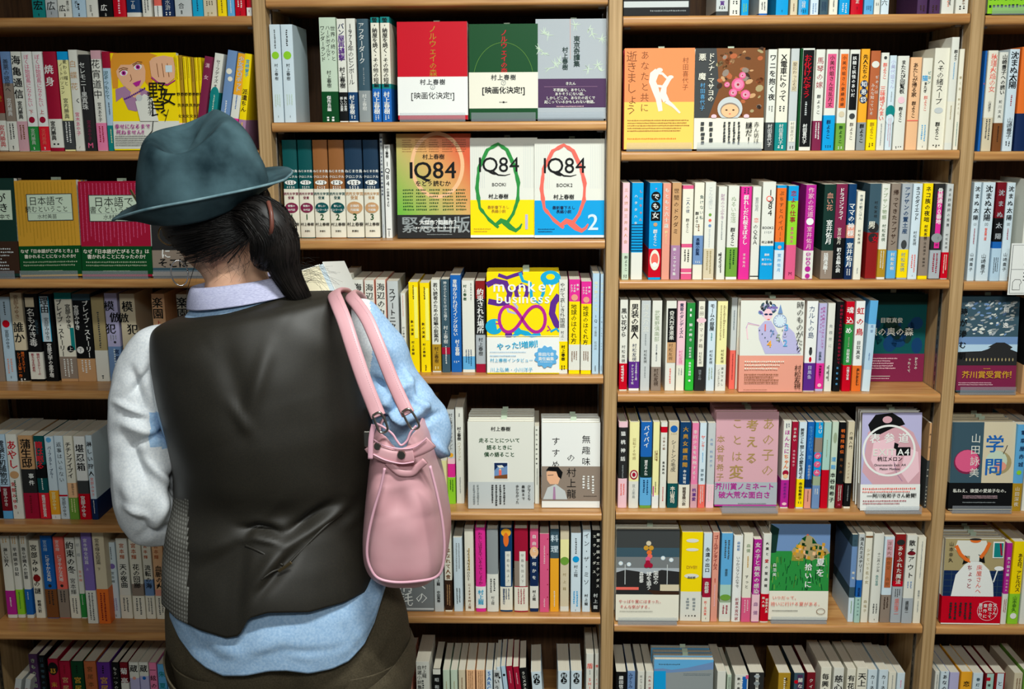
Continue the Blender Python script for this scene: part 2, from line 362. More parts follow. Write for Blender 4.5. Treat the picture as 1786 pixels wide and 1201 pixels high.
def spine_books(key, crop, yb, s, data, tone=None):
    bay, row, zb = rowinfo(key); ox, oy, sc = crop; R = random.Random(hash(key[0])*0+row*17+ord(key[0]))
    for ln in data.strip().split('\n'):
        cmds = [c.split() for c in ln.split('|')]
        hd = cmds[0]; x0, x1 = float(hd[0]), float(hd[1]); col = hd[3]
        o = dict(lean=0, rz=0, s=s, hard=0, d=.128, label=None, dy=0)
        for c in cmds[1:]:
            if c[0] == 'X':
                for kv in c[1:]:
                    k, v = kv.split('='); o[k] = v if k == 'label' else float(v)
        sy = o['s']+R.uniform(-.0015, .0015)
        pyb = oy+yb/sc
        a, b = at(ox+x0/sc, pyb, sy), at(ox+x1/sc, pyb, sy)
        xa, xb = max(a.x, BAYS[bay][0]+.0024), min(b.x, BAYS[bay][1]-.0024)
        if xb-xa < .004: continue
        w = xb-xa-.0008; X = (xa+xb)/2
        if hd[2] == '-': h = .188; yt = yb-172*sc*1.0
        else: yt = float(hd[2]); h = at(ox+(x0+x1)/2/sc, oy+yt/sc, sy).z-zb
        h = max(.1, min(h, .23)); lean = math.radians(o['lean'])
        root = empty('book', (X, sy, zb+.0004+abs(math.sin(lean))*w/2), (0, lean, math.radians(o['rz']+R.uniform(-.5, .5))))
        bulge = .0018 if o['hard'] else .0006
        bulge = min(bulge, w*.12)
        vf = lambda y: max(0.0, min(1.0, (float(y)-yt)/(yb-yt)))
        lv = [(0, col)]; obi = None
        for c in cmds[1:]:
            if c[0] == 'B': lv += [(vf(c[1]), c[3]), (vf(c[2]), None)]
            if c[0] == 'O': obi = (vf(c[1]), vf(c[2]), c[3])
        # merge design blocks into levels
        cuts = sorted(set([0.0, 1.0]+[q[0] for q in lv])); seg = []
        for k in range(len(cuts)-1):
            m = (cuts[k]+cuts[k+1])/2; cc = col
            for c in cmds[1:]:
                if c[0] == 'B' and vf(c[1]) <= m <= vf(c[2]): cc = c[3]
            seg.append(cc)
        shell('cover', w, o['d'], h, bulge, .0018 if o['hard'] else .0006, [h*(1-c) for c in cuts], seg, root)
        t = .0018 if o['hard'] else .0006; m = .003 if o['hard'] else .0006
        if w > 2*t+.001: box('pages', -w/2+t, w/2-t, .0024, o['d']-m, m, h-m, PAGES, root)
        cv = Canvas(w, h, lambda x, w=w, bl=bulge: -bl*np.clip(1-(2*x/w)**2, 0, 1))
        if obi:
            shell('paper_band', w, o['d']-.001, h, bulge, .0004, [h*(1-obi[0]), h*(1-obi[1])], [obi[2]], root, ex=.00035)
        seed = int(x0)
        nt = 0; names = ['title', 'author_name', 'subtitle', 'band_print', 'publisher_name', 'small_title', 'side_title', 'imprint', 'caption']
        for c in cmds[1:]:
            if c[0] in ('T', 'K', 'H'): cv.tag = names[min(nt, 8)]; nt += 1
            elif c[0] == 'S': cv.tag = 'fine_print' if float(c[2]) < yb-.3*(yb-yt) else 'lower_fine_print'
            elif c[0] in 'XBO': continue
            else: cv.tag = 'motif' if vf(c[1] if c[0] != 'R' else c[2]) < .6 else 'lower_motif'
            if c[0] in 'TK' and len(c[0]) == 1:
                u = float(c[5]) if len(c) > 5 else .5; size = float(c[6]) if len(c) > 6 else .78
                cv.vtext(c[1], c[2], u, vf(c[3]), vf(c[4]), size, c[0] == 'K')
            elif c[0] == 'H': cv.htext(c[1], c[2], float(c[5]) if len(c) > 5 else .5, vf(c[3]), float(c[4]), 1)
            elif c[0] == 'D': cv.ell(float(c[4]) if len(c) > 4 else .5, vf(c[1]), float(c[2]), c[3])
            elif c[0] == 'E': cv.ell(.5, vf(c[1]), float(c[2]), c[4], ry=float(c[3]))
            elif c[0] == 'S': cv.micro(c[1], .2 if int(c[4]) > 1 else .35, vf(c[2]), .8 if int(c[4]) > 1 else .65, vf(c[3]), int(c[4]), 1, seed)
            elif c[0] == 'R': cv.rect(float(c[1]), vf(c[2]), float(c[3]), vf(c[4]), c[5])
        if obi:
            for i in range(len(cv.V)):   # print on the band lies on the band
                cv.V[i][:, 1] -= .0004 if cv.V[i][:, 2].min() < h*(1-obi[0])-.001 else 0
        cv.build_tags(root)
        look = (col.replace('_', ' '), obi[2].replace('_', ' ') if obi else (seg[-1].replace('_', ' ') if seg[-1] != col else None))
        register(bay, row, X, root, look, o['label'].replace('_', ' ') if o['label'] else None)
STK = []
def clear_stand(X, y, z, w, tone=None):
    """clear plastic tray that holds a book displayed face out"""
    r = empty('book_stand', (X, y, z)); m = ACRYLIC
    box('base_plate', -w/2, w/2, -.012, .03, .0003, .0022, m, r)
    v, f = box_data(-w/2, w/2, -.0135, -.012, .0003, .017, .0004); mesh_obj('front_lip', v, f, m, parent=r)
    return r
def face_book(key, px0, px1, pyt, pyb, s, look, draw, col='white', side=None, n=0, pitch=.016, thick=.016, lean=5.0, band=None, stand=True, spine='white', tilt=0.0, standtxt=None, rz=0, zoff=0.0):
    """a book with its cover to the front, and n copies of it standing behind"""
    bay, row, zb = rowinfo(key); dz = .0026 if stand else .0004
    a, b = at(px0, pyb, s), at(px1, pyb, s); w = b.x-a.x; X = (a.x+b.x)/2
    X += max(0, BAYS[bay][0]+.0028-(X-w/2))-max(0, X+w/2-BAYS[bay][1]+.0028)
    z0 = zb+dz+zoff
    h = (at((px0+px1)/2, pyt, s+.012).z-z0)/math.cos(math.radians(lean))
    h = min(h, (ZB[bay, row-1]-TH-.004-z0)/math.cos(math.radians(lean))) if row > 0 else min(h, .2)
    roots = []
    side = side or col
    for k in range(n+1):
        y = s+k*(thick+pitch*.12+.001)
        if k:   # copies behind: only their top edges show; joined into one object at the end
            M4 = Matrix.Translation((X+.0012*((k*7) % 3-1), y, z0+thick*math.sin(math.radians(lean))+.0004))@Matrix.Rotation(-math.radians(lean), 4, 'X')
            hk = h*(1-.004*(k % 3)); e = .001
            for bx, mt in (((-w/2, w/2, 0, e, 0, hk), col), ((-w/2, w/2, thick-e, thick, 0, hk), side), ((w/2-e, w/2, e, thick-e, 0, hk), spine), ((-w/2+.002, w/2-e, e, thick-e, .002, hk-.002), None), ((.0, .012, thick*.5, thick*.5+.0004, hk-.004, hk+.006), 'pale_green')):
                vv, ff = box_data(*bx); STK.append(([M4@Vector(q) for q in vv], ff, mt))
            continue
        root = empty('book', (X+(.0012*((k*7) % 3-1) if k else 0), y, z0+thick*math.sin(math.radians(lean))), (-math.radians(lean), math.radians(tilt), math.radians(rz)))
        t = .0010
        if k == 0 or True:
            vv, ff = box_data(-w/2, w/2, 0, t, 0, h); f1 = mesh_obj('front_cover', vv, ff, ink(col), parent=root)
            vv, ff = box_data(-w/2, w/2, thick-t, thick, 0, h); mesh_obj('back_cover', vv, ff, ink(side), parent=root)
            vv, ff = box_data(w/2-t, w/2, t, thick-t, 0, h); mesh_obj('spine', vv, ff, ink(spine), parent=root)
            box('pages', -w/2+.002, w/2-t, t, thick-t, .002, h-.002, PAGES, root)
        if band:
            v0, v1, bc = band; e = .0004
            vv, ff = box_data(-w/2-e, w/2+e, -e, thick+e, h*(1-v1), h*(1-v0))
            mesh_obj('paper_band', vv, [q for i, q in enumerate(ff) if i not in (0, 1)], ink(bc), parent=root)
        if k == 0:
            cv = Canvas(w, h); draw(cv)
            if band:
                for i in range(len(cv.V)):   # print on the paper band lies on the band
                    if cv.V[i][:, 2].mean() < h*(1-band[0]): cv.V[i][:, 1] -= .0005; cv.T[i] = ('band_print',)+cv.T[i][1:]
                    else: cv.V[i][:, 2] = np.maximum(cv.V[i][:, 2], h*(1-band[0]))
            cv.build_tags(root)
            root['label'] = look; root['category'] = 'book'; root['group'] = 'books displayed face out'
            REG.setdefault((bay, row), []).append((X, root, None, look))
        roots.append(root)
    if stand:
        st = clear_stand(X, s, zb, w*.94)
        tag(st, 'clear plastic tray under the '+look, 'book stand', 'clear trays under displayed books')
    return roots
ORD = 'zeroth first second third fourth fifth sixth seventh eighth ninth tenth eleventh twelfth thirteenth fourteenth fifteenth sixteenth seventeenth eighteenth nineteenth twentieth twenty-first twenty-second twenty-third twenty-fourth twenty-fifth'.split()
def label_books():
    for (bay, row), L in REG.items():
        L.sort(key=lambda q: q[0]); n = len(L)
        for i, (x, root, look, custom) in enumerate(L):
            if look is None: continue
            a, b = i+1, n-i
            pos = ('%s from left' % ORD[a]) if a <= b else ('%s from right' % ORD[b])
            if a == 1: pos = 'leftmost'
            if b == 1: pos = 'rightmost'
            d = look[0]+' book'+((' with '+look[1]+' foot') if look[1] and look[1] != look[0] else '')
            if custom: d = custom
            root['label'] = '%s, %s on %s shelf, %s bay' % (d, pos, ROWN[row], BAYN[bay])
# ------------------------------------------------------------------ the rows of books
# one line per book: left right top colour | B block | O band | T/K writing | H horizontal | D dot | S fine print | R rectangle | X options
TEXTS = []
ROWS = []
def row(*a): ROWS.append(a)
row('L0', (0, 0, 3.8826), 110, .012, '''
222 310 - teal | K 宏 black 0 62 | K 新潮社 black 82 102 .5 .3
312 392 - pale_grey | K 広 dark_grey 0 70 | B 60 110 silver | K 角川書店 black 72 92 .5 .3
395 490 - off_white | K 広 black 30 72 .35 | T 連作小説 black 0 70 .75 .3 | K 文春 black 82 104 .5 .3
492 585 - pale_blue | T めし black 0 50 .35 | K 文春 black 82 104 .5 .3 | S black 20 70 1
587 668 - off_white | T 空白全 black 30 75 .4 | K 集英社 black 84 104 .5 .3
670 768 - black | K 広 white 28 70 .4 | K 文春 off_white 84 104 .5 .3
770 858 - red | S pale_pink 0 90 1 | X hard=1
862 955 - dark_blue | O 82 110 off_white | T 丁目 white 5 60 | X hard=1
967 1030 - off_white | S dark_grey 0 90 2
1047 1100 - coral | O 38 110 white | S black 40 106 1
1102 1182 - navy | T 水滸 pale_grey 0 70 | S white 80 100 2
1187 1302 - pale_grey | T 合 dark_grey 22 60 .4 .4 | K 東京 dark_grey 70 96 .4 .2
1306 1378 - cyan | S navy 0 96 1
1380 1470 - beige | S dark_brown 10 40 3 | S khaki 84 100 2
1476 1538 - yellow | S dark_brown 0 100 1
1542 1592 - sky_blue | S white 0 96 1
1594 1664 - red | S white 10 60 2 | S dark_red 80 104 1
1672 1708 - red | O 55 110 white | S crimson 70 90 1
''')
row('L1', (0, 0, 3.8826), 1018, .012, '''
-72 -5 350 pale_yellow | O 820 1000 red | T 闇の奥へ blood 400 700
0 58 352 taupe | B 352 760 blood | O 810 1012 off_white | T 宮内勝典 red 840 990 | T 金色の虎 mustard 400 700
62 130 350 taupe | B 350 560 steel_blue | T 善悪の彼岸へ charcoal 400 620 | T 宮内勝典 white 660 780 | O 815 1015 off_white | S black 830 960 2 | K 集英社 black 980 1005 .5 .4
132 200 350 off_white | K 海亀通信 black 370 670 .5 .95 | K 宮内勝典 black 680 800 .5 .55 | O 815 1015 dusty_pink | S brown 840 950 2
204 270 350 white | T ぼくは始祖鳥になりたい rose 370 720 .5 .6 | T 下 red 735 770 .5 .5 | D 805 .32 crimson | O 850 1015 green | T 宮内勝典 pale_green 865 975 | S white 990 1002 1
276 342 350 white | T ぼくは始祖鳥になりたい rose 370 720 .5 .6 | T 上 red 735 770 .5 .5 | D 805 .32 crimson | O 850 1015 bright_red | T 宮内勝典 coral 865 975 | S white 990 1002 1
346 436 350 crimson | K 焼身 white 430 590 .4 .72 | O 800 995 off_white | K 宮内勝典 black 815 945 .35 .5 | S black 965 980 2 | X hard=1
440 512 350 pale_yellow | B 350 405 bright_blue | T 麦わら帽と black 400 580 .7 .42 | T ノートパソコン black 420 635 .3 .38 | T 宮内勝典 dark_grey 660 800 .5 .5 | O 812 1008 dark_grey | S white 820 960 2
516 576 338 off_white | T 白蝶花 tan 395 620 .45 .85 | K く black 655 700 .7 .6 | T 宮木あや子 rose 755 915 .5 .55 | O 985 1015 off_white | K 〳 black 985 1000
580 658 370 charcoal | T セレモニー黒真珠 white 420 740 .3 .62 | T 宮木あや子 wine 810 950 .5 .5 | K M rose 960 1000
664 734 342 off_white | B 342 400 dusty_pink | T 花宵道中 black 400 670 .45 .9 | T 宮木あや子 black 690 820 .5 .5 | O 828 1015 pink | S crimson 850 990 2
738 790 350 pale_blue | B 350 460 crimson | T 泥ぞつもりて dark_teal 480 670 .4 .7 | S black 690 790 1 | O 845 1018 teal | S pale_yellow 870 990 1
1222 1247 375 yellow | K 野良女 black 600 820 .5 1.1 | S dark_brown 390 560 1 | O 830 1010 pale_pink
1249 1273 375 mustard | K 野良女 black 600 820 .5 1.1 | S dark_brown 390 560 1 | O 830 1010 off_white
1275 1299 385 yellow | K 野良女 black 600 820 .5 1.1 | S brown 390 560 1 | O 830 1010 pale_pink
1301 1325 390 yellow | K 野良女 black 600 820 .5 1.1 | S dark_brown 390 560 1 | O 830 1010 off_white
1327 1350 390 mustard | K 野良女 black 600 820 .5 1.1 | S dark_brown 390 560 1 | O 830 1010 pale_pink
1352 1374 390 yellow | K 野良女 black 600 820 .5 1.1 | S brown 390 560 1 | O 830 1010 off_white
1376 1398 390 yellow | K 野良女 black 600 820 .5 1.1 | S dark_brown 390 560 1 | O 830 1010 pale_pink
1312 1367 378 wine | T 溝女 pale_pink 400 560 .5 .6 | T 宮崎誉子 charcoal 800 980 .5 .55 | X lean=10.5 s=.006
1378 1440 358 off_white | B 620 1018 teal | T セーフデイズ charcoal 400 560 .5 .6 | T 宮崎誉子 charcoal 570 640 .5 .4 | E 640 .5 .9 teal | S pale_green 640 840 1 | X lean=10.5
1462 1528 338 steel_blue | D 480 .3 ivory .4 | D 530 .25 ivory .6 | S white 680 790 1 | O 800 1018 blue | S yellow 820 950 1 | X lean=10.5
1532 1590 358 off_white | B 358 640 amber | K 少女＠ロボット pale_blue 380 620 .5 .8 | S blue 640 760 1 | O 800 1018 hot_pink | S white 820 1000 2 | X lean=10.5
1600 1650 362 yellow | K 宮崎誉子 cyan 400 520 .5 .6 | K 派遣ちん dark_brown 600 760 .5 .8 | O 810 1018 mauve | S yellow 830 980 1 | X lean=8.5
''')
row('L3', (0, 490, 5.253), 905, .085, '''
-75 50 140 taupe | T 短編集 charcoal 200 420
58 160 145 pale_blue | S dark_grey 190 330 1 | D 385 .34 red .5 | T 宮部みゆき dark_grey 440 610 .5 .45 | S salmon 700 840 2 | K 文藝春秋 black 855 878 .5 .25
165 272 108 beige | T 宮部みゆき brown 130 340 .5 .6 | K 誰か black 370 560 .5 .95 | O 622 900 black | K シリーズ第一作 orange 640 870 .3 .32 | K 現代ミステリー orange 635 820 .65 .3 | S white 878 895 2
286 412 118 black | R .1 150 .75 235 beige | T 名もなき毒 white 250 590 .45 .9 | T 宮部みゆき slate 350 480 .8 .35 | O 640 885 off_white | K 現代ミステリーの crimson 650 850 .7 .3 | K 新たなる代表作 crimson 650 820 .3 .3
425 540 120 black | R .05 140 .75 545 ice_blue | R .02 140 .08 545 cyan | R .72 140 .78 545 cyan | K 理由 black 150 290 .4 .75 | T 宮部みゆき black 330 530 .45 .5 | K 宮部文学の金字塔 white 560 870 .5 1.05
562 720 108 ivory | B 108 165 teal | K ブレイブ・ストーリー black 170 680 .25 .42 | K 宮部みゆき black 210 430 .75 .36 | R .78 420 1 620 teal | D 610 .2 black .72 | T 上 white 590 632 .72 .3 | O 680 880 taupe | S white 700 860 3 | B 880 905 tan
722 886 118 black | B 118 175 slate | K ブレイブ・ストーリー white 180 690 .72 .42 | K 宮部みゆき white 220 440 .2 .34 | D 620 .2 white .25 | T 下 black 600 642 .25 .3 | O 698 905 tan | S white 710 820 3
890 1008 148 khaki | S dark_grey 280 600 1 | O 625 905 off_white | S dark_grey 850 880 1
1014 1132 112 lavender | K 模 black 180 275 .35 .85 | K 倣 black 285 375 .75 .85 | K 犯 black 385 475 .35 .85 | K ❶ black 540 560 .6 .2 | S grey 485 530 3 | O 590 905 steel_blue | K 宮部みゆき navy 610 890 .68 .42 | S ice_blue 610 860 1
1150 1290 118 beige | K 模 black 185 280 .5 .75 | K 倣 black 290 375 .2 .7 | K 犯 black 390 480 .75 .75 | K ❷ black 545 570 .5 .2 | O 600 905 tan | S brown 640 860 2 | X d=.11
1440 1560 118 peach | K 楽園 black 150 345 .45 .85 | K 上 red 355 400 .45 .4 | O 600 905 crimson
1665 1790 122 ivory | K 楽園 black 150 345 .4 .85 | K 下 blue 355 400 .45 .4 | O 600 905 navy
''')
row('L4', (0, 690, 5.0), 1082, .035, '''
-75 28 338 ice_blue | K 刺客 navy 400 600 | O 840 1078 black
32 116 336 pale_blue | K 霊験お初捕物控 black 390 780 .5 .85 | O 795 1010 dark_red | T 宮部みゆき white 810 970 .5 .5 | B 1010 1082 sky_blue
120 216 336 off_white | K あやし red 390 640 .5 .95 | E 690 .42 .36 tan | K 宮部みゆき red 750 1000 .3 .42 | S dark_green 740 960 1 | K 角川書店 black 1015 1035 .5 .2
226 350 348 tan | B 640 850 charcoal | K 蒲生邸 black 380 630 .5 .8 | K 事件 white 670 790 .7 .4 | O 850 1078 crimson | S dark_red 870 1040 1
358 446 352 dark_teal | B 600 720 black | K 龍は眠る bright_red 400 640 .5 .85 | R .1 400 .14 640 white | S white 720 840 1 | O 850 1078 bright_red | K 推理作家協会賞 white 865 1060 .5 .55
452 530 355 ice_blue | D 385 .3 sky_blue | K パーフェクト・ブルー navy 440 720 .5 .55 | O 828 1040 amber | K 宮部みゆき pale_yellow 840 1000 .5 .6 | B 1040 1082 white | K 東京創元社 black 1050 1070 .5 .2
536 612 350 ice_blue | T 返事はいらない black 400 760 .5 .62 | R 0 866 1 880 red | T 宮部みゆき black 890 1060 .5 .5
614 694 350 ivory | B 760 890 peach | K チチンプイプイ black 405 720 .5 .7 | T 宮部みゆき black 765 870 .6 .35 | O 890 1082 leaf_green | S pale_yellow 900 1030 2
702 800 355 white | B 740 860 dark_grey | K 堪忍箱 black 420 660 .5 .8 | O 855 1082 red | K 宮部みゆき white 875 1060 .4 .5
806 862 346 ice_blue | K 淋しい狩人 black 390 710 .5 .9 | T 宮部みゆき coral 710 880 .5 .6 | O 900 1082 navy | S white 910 1060 1
1020 1100 352 ivory | T 孤宿 black 400 600
''')
row('L5', (0, 910, 4.127), 690, .07, '''
-100 -15 100 off_white | K 東京殺人 black 170 400
58 126 100 off_white | S gold 120 150 2 | K 淋しい狩人 black 185 320 .5 .5 | O 492 665 magenta | S white 540 620 1
132 184 100 off_white | S gold 110 160 2 | K 平成徒歩日記 black 180 390 .5 .6 | O 485 665 lime | S green 500 640 1
196 246 100 off_white | S gold 110 160 2 | K 我らが隣人の犯罪 black 180 410 .5 .6 | O 482 665 blue | S ice_blue 500 560 1
262 330 135 ivory | K 宮部みゆきの謎 black 160 520 .45 .72 | D 402 .4 blood | K 野崎六助 black 560 650 .5 .5
342 426 100 blue | T 宮本輝 pale_blue 130 210 .4 .4 | K にぎやかな天地 white 235 425 .5 .6 | D 455 .15 charcoal | O 480 686 brown | S charcoal 490 590 2
432 508 108 coral | T 宮本輝 white 130 210 .4 .4 | K にぎやかな天地 white 235 425 .5 .6 | D 455 .15 charcoal | O 480 686 taupe | S charcoal 490 590 2
514 586 112 off_white | K 約束の冬 black 140 370 .5 .85 | T 宮本輝 black 400 520 .5 .6 | O 528 686 ivory | S dark_grey 545 660 2
588 628 108 off_white | T 紙婚 grey 130 270 .5 .7 | K 宮本輝 salmon 340 430 .5 .6 | O 512 682 green | S white 520 600 1
632 706 70 violet | T 宮本輝全短篇 white 115 290 .4 .42 | T 上 white 305 335 .4 .3 | O 465 708 off_white | S dark_grey 480 680 2 | X s=.045
712 796 70 beige | T 宮本輝全短篇 black 115 290 .4 .42 | T 下 black 305 335 .4 .3 | O 455 708 orange | S dark_red 480 680 2 | X s=.045
810 870 148 ice_blue | S dark_grey 180 280 1 | D 316 .35 violet | T 宮本輝 dark_grey 350 440 .5 .4 | S violet 545 650 2 | K 文藝春秋 black 660 678 .5 .25
876 958 118 off_white | K 宮本輝 terracotta 150 270 .5 .45 | K 天の夜曲 black 300 470 .5 .65 | O 522 695 ivory | S dark_grey 540 660 2
966 1052 122 ivory | K 宮本輝 terracotta 150 270 .4 .45 | K 花の回廊 black 300 470 .5 .65 | B 440 525 taupe | O 525 698 ivory | S dark_grey 540 660 2
1058 1124 130 ivory | K 宮本輝 terracotta 155 270 .4 .45 | K 流転の海 black 305 475 .5 .7 | B 410 525 steel_blue | O 525 700 ivory | S dark_grey 540 660 2
1130 1206 135 peach | K 宮本輝 terracotta 155 270 .4 .45 | K 血脈の火 black 310 475 .5 .7 | B 480 525 salmon | O 525 700 ivory | S dark_grey 540 660 2
1212 1290 140 ivory | K 宮本輝 terracotta 160 270 .4 .45 | K 地の星 black 310 475 .5 .7 | O 525 700 ivory
''')
row('L6', (0, 1090, 5.253), 980, .055, '''
90 150 490 pale_grey | K 宮尾登美子 crimson 560 900 .5 .7 | X lean=12 s=.03
182 232 490 pale_grey | K 宮尾登美子 crimson 560 900 .5 .7 | X lean=12 s=.03
330 410 268 plum | K きもの日和 sage 300 620 .5 .6
420 478 280 black | S slate 300 340 2 | K 湿地帯の女 slate 350 640 .5 .6
500 592 310 crimson | E 405 .5 .7 black | K 幕末 gold 360 640 .5 .6 | X hard=1
600 700 330 crimson | S dark_red 370 470 1 | K 宮尾本平家 tan 480 900 .5 .6 | X hard=1
706 818 332 forest | S black 370 460 1 | K 宮尾本平家 gold 480 900 .5 .6 | X hard=1
824 935 332 terracotta | K 宮尾本平家 brown 370 760 .5 .5 | X hard=1
940 1060 342 purple | S black 370 460 1 | K 宮尾本平家 gold 480 900 .5 .6 | X hard=1
1072 1140 342 black | T もう一つの出会い off_white 380 760 .5 .6 | X hard=1
1148 1220 342 dark_red | K 菊亭 white 380 580 .5 .95 | O 550 980 off_white
1230 1318 340 off_white | K 蔵 black 370 440 .5 .9 | D 500 .18 salmon | B 500 980 lavender
1322 1406 340 off_white | K 蔵 black 370 440 .5 .9 | D 500 .2 blue | B 480 980 lavender
1412 1480 345 pink | K 一絃の琴 black 380 700 .5 .85
1486 1565 360 sky_blue | K 朱夏 teal 400 640 .5 .8
1572 1640 370 pale_blue
''')
row('M1', (440, 0, 5.4091), 1130, .012, '''
200 302 232 ice_blue | S dark_grey 280 440 1 | D 512 .34 lime .48 | T 村上春樹 black 585 745 .5 .35 | S pale_green 870 980 3 | K 文藝春秋 black 1065 1085 .5 .2
306 418 232 ice_blue | S dark_grey 280 440 1 | D 512 .34 lime .48 | T 村上春樹 black 585 745 .5 .35 | S pale_green 870 980 3 | K 文藝春秋 black 1065 1085 .5 .2
662 820 166 pale_green | T 世界の終りと black 240 570 .82 .3 | T ハードボイルド・ black 240 570 .52 .3 | T ワンダーランド black 240 570 .2 .3 | T 村上春樹 black 650 810 .5 .3 | O 845 1130 dark_green | K 傑作長編 white 885 1030 .45 .28 | S white 1080 1110 2
826 908 180 off_white | K パン navy 220 330 | K 屋再襲撃 purple 330 565 .5 .85 | K 村上春樹 black 620 815 .5 .75 | O 852 1120 black | K 新しい恋愛 white 895 1030 .3 .4 | K 美しい世界 white 895 1030 .75 .4 | B 1115 1130 white
912 1002 176 off_white | T 1973年のピンボール black 220 785 .45 .75 | O 852 1120 dark_blue | K 村上春樹 white 880 1060 .4 .6 | S white 1070 1110 2 | B 1115 1130 white
1012 1122 180 slate | T アフターダーク white 215 590 .4 .62 | T afterdark pale_grey 620 785 .5 .3 | O 838 1130 grey | T 村上春樹 white 870 1025 .5 .4 | X hard=1
1140 1222 165 ivory | B 165 215 teal | K 螢・納屋を焼く・その他の短編 black 170 810 .5 .8 | B 775 820 teal | O 820 1130 blue | K 村上春樹 white 850 1060 .5 .8 | S white 1070 1110 2
1230 1320 160 ivory | B 160 215 teal | K 螢・納屋を焼く・その他の短編 black 170 810 .5 .8 | B 775 820 teal | O 820 1130 blue | K 村上春樹 white 850 1060 .5 .8 | S white 1070 1110 2
''')
WIND = '| H ねじまき鳥 white 445 .2 | H クロニクル white 497 .2 | E 550 .4 .16 white | S black 540 560 3 | S white 585 605 4 | O 610 1065 ivory | H 読売文学賞 %s 655 .21 | H 受賞 %s 692 .22 | E 785 .46 .36 %s | H %s white 768 .17 | H %s white 805 .17 | H %d dark_green 870 .5 | H 村上春樹 black 940 .24 | H 新潮社 black 1003 .13 | X hard=1'
def wind(x0, x1, col, c2, a, b, n): return '%d %d 158 %s %s' % (x0, x1, col, WIND % (c2, c2, c2, a, b, n))
row('M2', (440, 215, 5.4091), 1072, .045, '\n'.join([
 wind(318, 455, 'dark_teal', 'wine', '戦慄の', '年代記', 1), wind(462, 594, 'dark_teal', 'wine', '戦慄の', '年代記', 1),
 wind(600, 740, 'sienna', 'dark_teal', '新しい', '村上ワールド', 2), wind(746, 890, 'sienna', 'dark_teal', '新しい', '村上ワールド', 2),
 wind(896, 1060, 'ink_blue', 'tan', '圧倒的', '完結編', 3), wind(1068, 1210, 'ink_blue', 'tan', '圧倒的', '完結編', 3)])+'''
1226 1256 98 pale_grey | K 謎解き1Q84村上春樹の物語世界 navy 120 680 .5 .8 | S steel_blue 940 1060 1
1262 1325 202 white | K 村上春樹 black 215 325 .5 .5 | T 1Q84 black 350 590 .5 .9 | K の世界をよむ black 600 780 .5 .45 | R .25 985 .75 990 black | S dark_grey 1000 1060 1
''')
row('M3', (500, 440, 4.961), 1040, .03, '''
500 590 190 off_white | K 海 navy 230 340 .5 1.05 | S slate 140 180 2
596 688 238 off_white | K 海辺のカフカ black 265 700 .5 .75
694 785 240 salmon | R .06 240 .94 1040 off_white | K 海辺のカフカ black 270 700 .5 .75
790 882 236 salmon | R .06 236 .94 1040 off_white | K 海辺のカフカ black 265 700 .5 .78
888 985 250 pale_grey | K スプートニクの恋人 black 310 850 .45 .62
1000 1044 355 off_white | S salmon 370 600 1 | T 村上春樹 dark_grey 640 740 .5 .5
1070 1155 258 yellow | R .55 300 .9 740 lemon | S dark_brown 285 415 1 | K 象の消滅 dark_brown 580 720 .3 .32 | K 村上春樹 dark_brown 760 890 .35 .3
1165 1250 265 yellow | R .55 310 .9 760 lemon | S dark_brown 300 435 1 | K 象の消滅 dark_brown 600 745 .3 .32 | K 村上春樹 dark_brown 780 910 .35 .3 | S dark_brown 975 1035 1
1262 1340 238 off_white | K 若い読者のための短編小説案内 black 265 775 .5 .55 | O 795 1028 mustard | T 村上春樹 dark_brown 815 960 .5 .5 | S pale_yellow 990 1010 2
1346 1420 235 slate | K 神の子どもたちはみな踊る pale_grey 250 590 .5 .42 | T 村上春樹 white 630 790 .5 .55 | R 0 820 1 880 crimson | S white 810 970 1
1426 1518 198 blue | K 意味がなければスイングはない white 235 725 .45 .5 | K 村上春樹 white 755 895 .6 .45 | S ice_blue 940 955 3
1524 1632 245 off_white | T Sydney! dark_grey 265 420 .75 .32 | K 村上春樹 dark_green 275 420 .25 .28 | B 900 1015 sky_blue | S dark_blue 840 980 3
1640 1725 248 charcoal | B 248 400 blood | K 約束された場所 white 315 700 .5 .75 | O 712 1040 silver | T 村上春樹 black 735 895 .5 .5 | B 960 1040 crimson | R 0 965 1 1040 crimson
''')
row('M3', (790, 440, 5.0033), 1075, .016, '''
922 1000 238 off_white | T やがて哀しき外国語 black 265 665 .4 .6 | T 村上・ dark_grey 690 780 .4 .4 | O 785 1035 yellow | K 村上春樹 black 815 960 .5 .45 | S black 1000 1035 2
1008 1106 238 yellow | B 238 430 hot_pink | K するめ white 280 350 .5 .24 | K 東京 white 270 340 .78 .24 | K クラブ white 280 350 .22 .24 | E 395 .3 .3 salmon | T 地球のはぐれ方 black 450 805 .45 .55 | O 812 1040 off_white | S brown 870 960 3 | B 1040 1060 yellow
1112 1204 256 yellow | B 256 450 hot_pink | K するめ white 300 370 .5 .24 | K 東京 white 290 360 .78 .24 | K クラブ white 300 370 .22 .24 | E 415 .3 .3 salmon | T 地球のはぐれ方 black 465 815 .45 .55 | O 812 1040 off_white | S brown 870 960 3 | B 1040 1060 yellow
1210 1272 185 pale_blue | T 地下鉄にのって pale_yellow 250 520 .5 .55 | T 1Q dark_grey 540 620 .5 .5 | T 村上春樹 grey 650 740 .5 .4 | T 和田誠 grey 780 860 .5 .4 | S dark_grey 1000 1050 1
1278 1342 190 pale_blue | T 地下鉄にのって pale_yellow 255 520 .5 .55 | T 1Q dark_grey 550 630 .5 .5 | T 村上春樹 grey 655 745 .5 .4 | T 和田誠 grey 790 865 .5 .4 | S dark_grey 1000 1050 1
''')
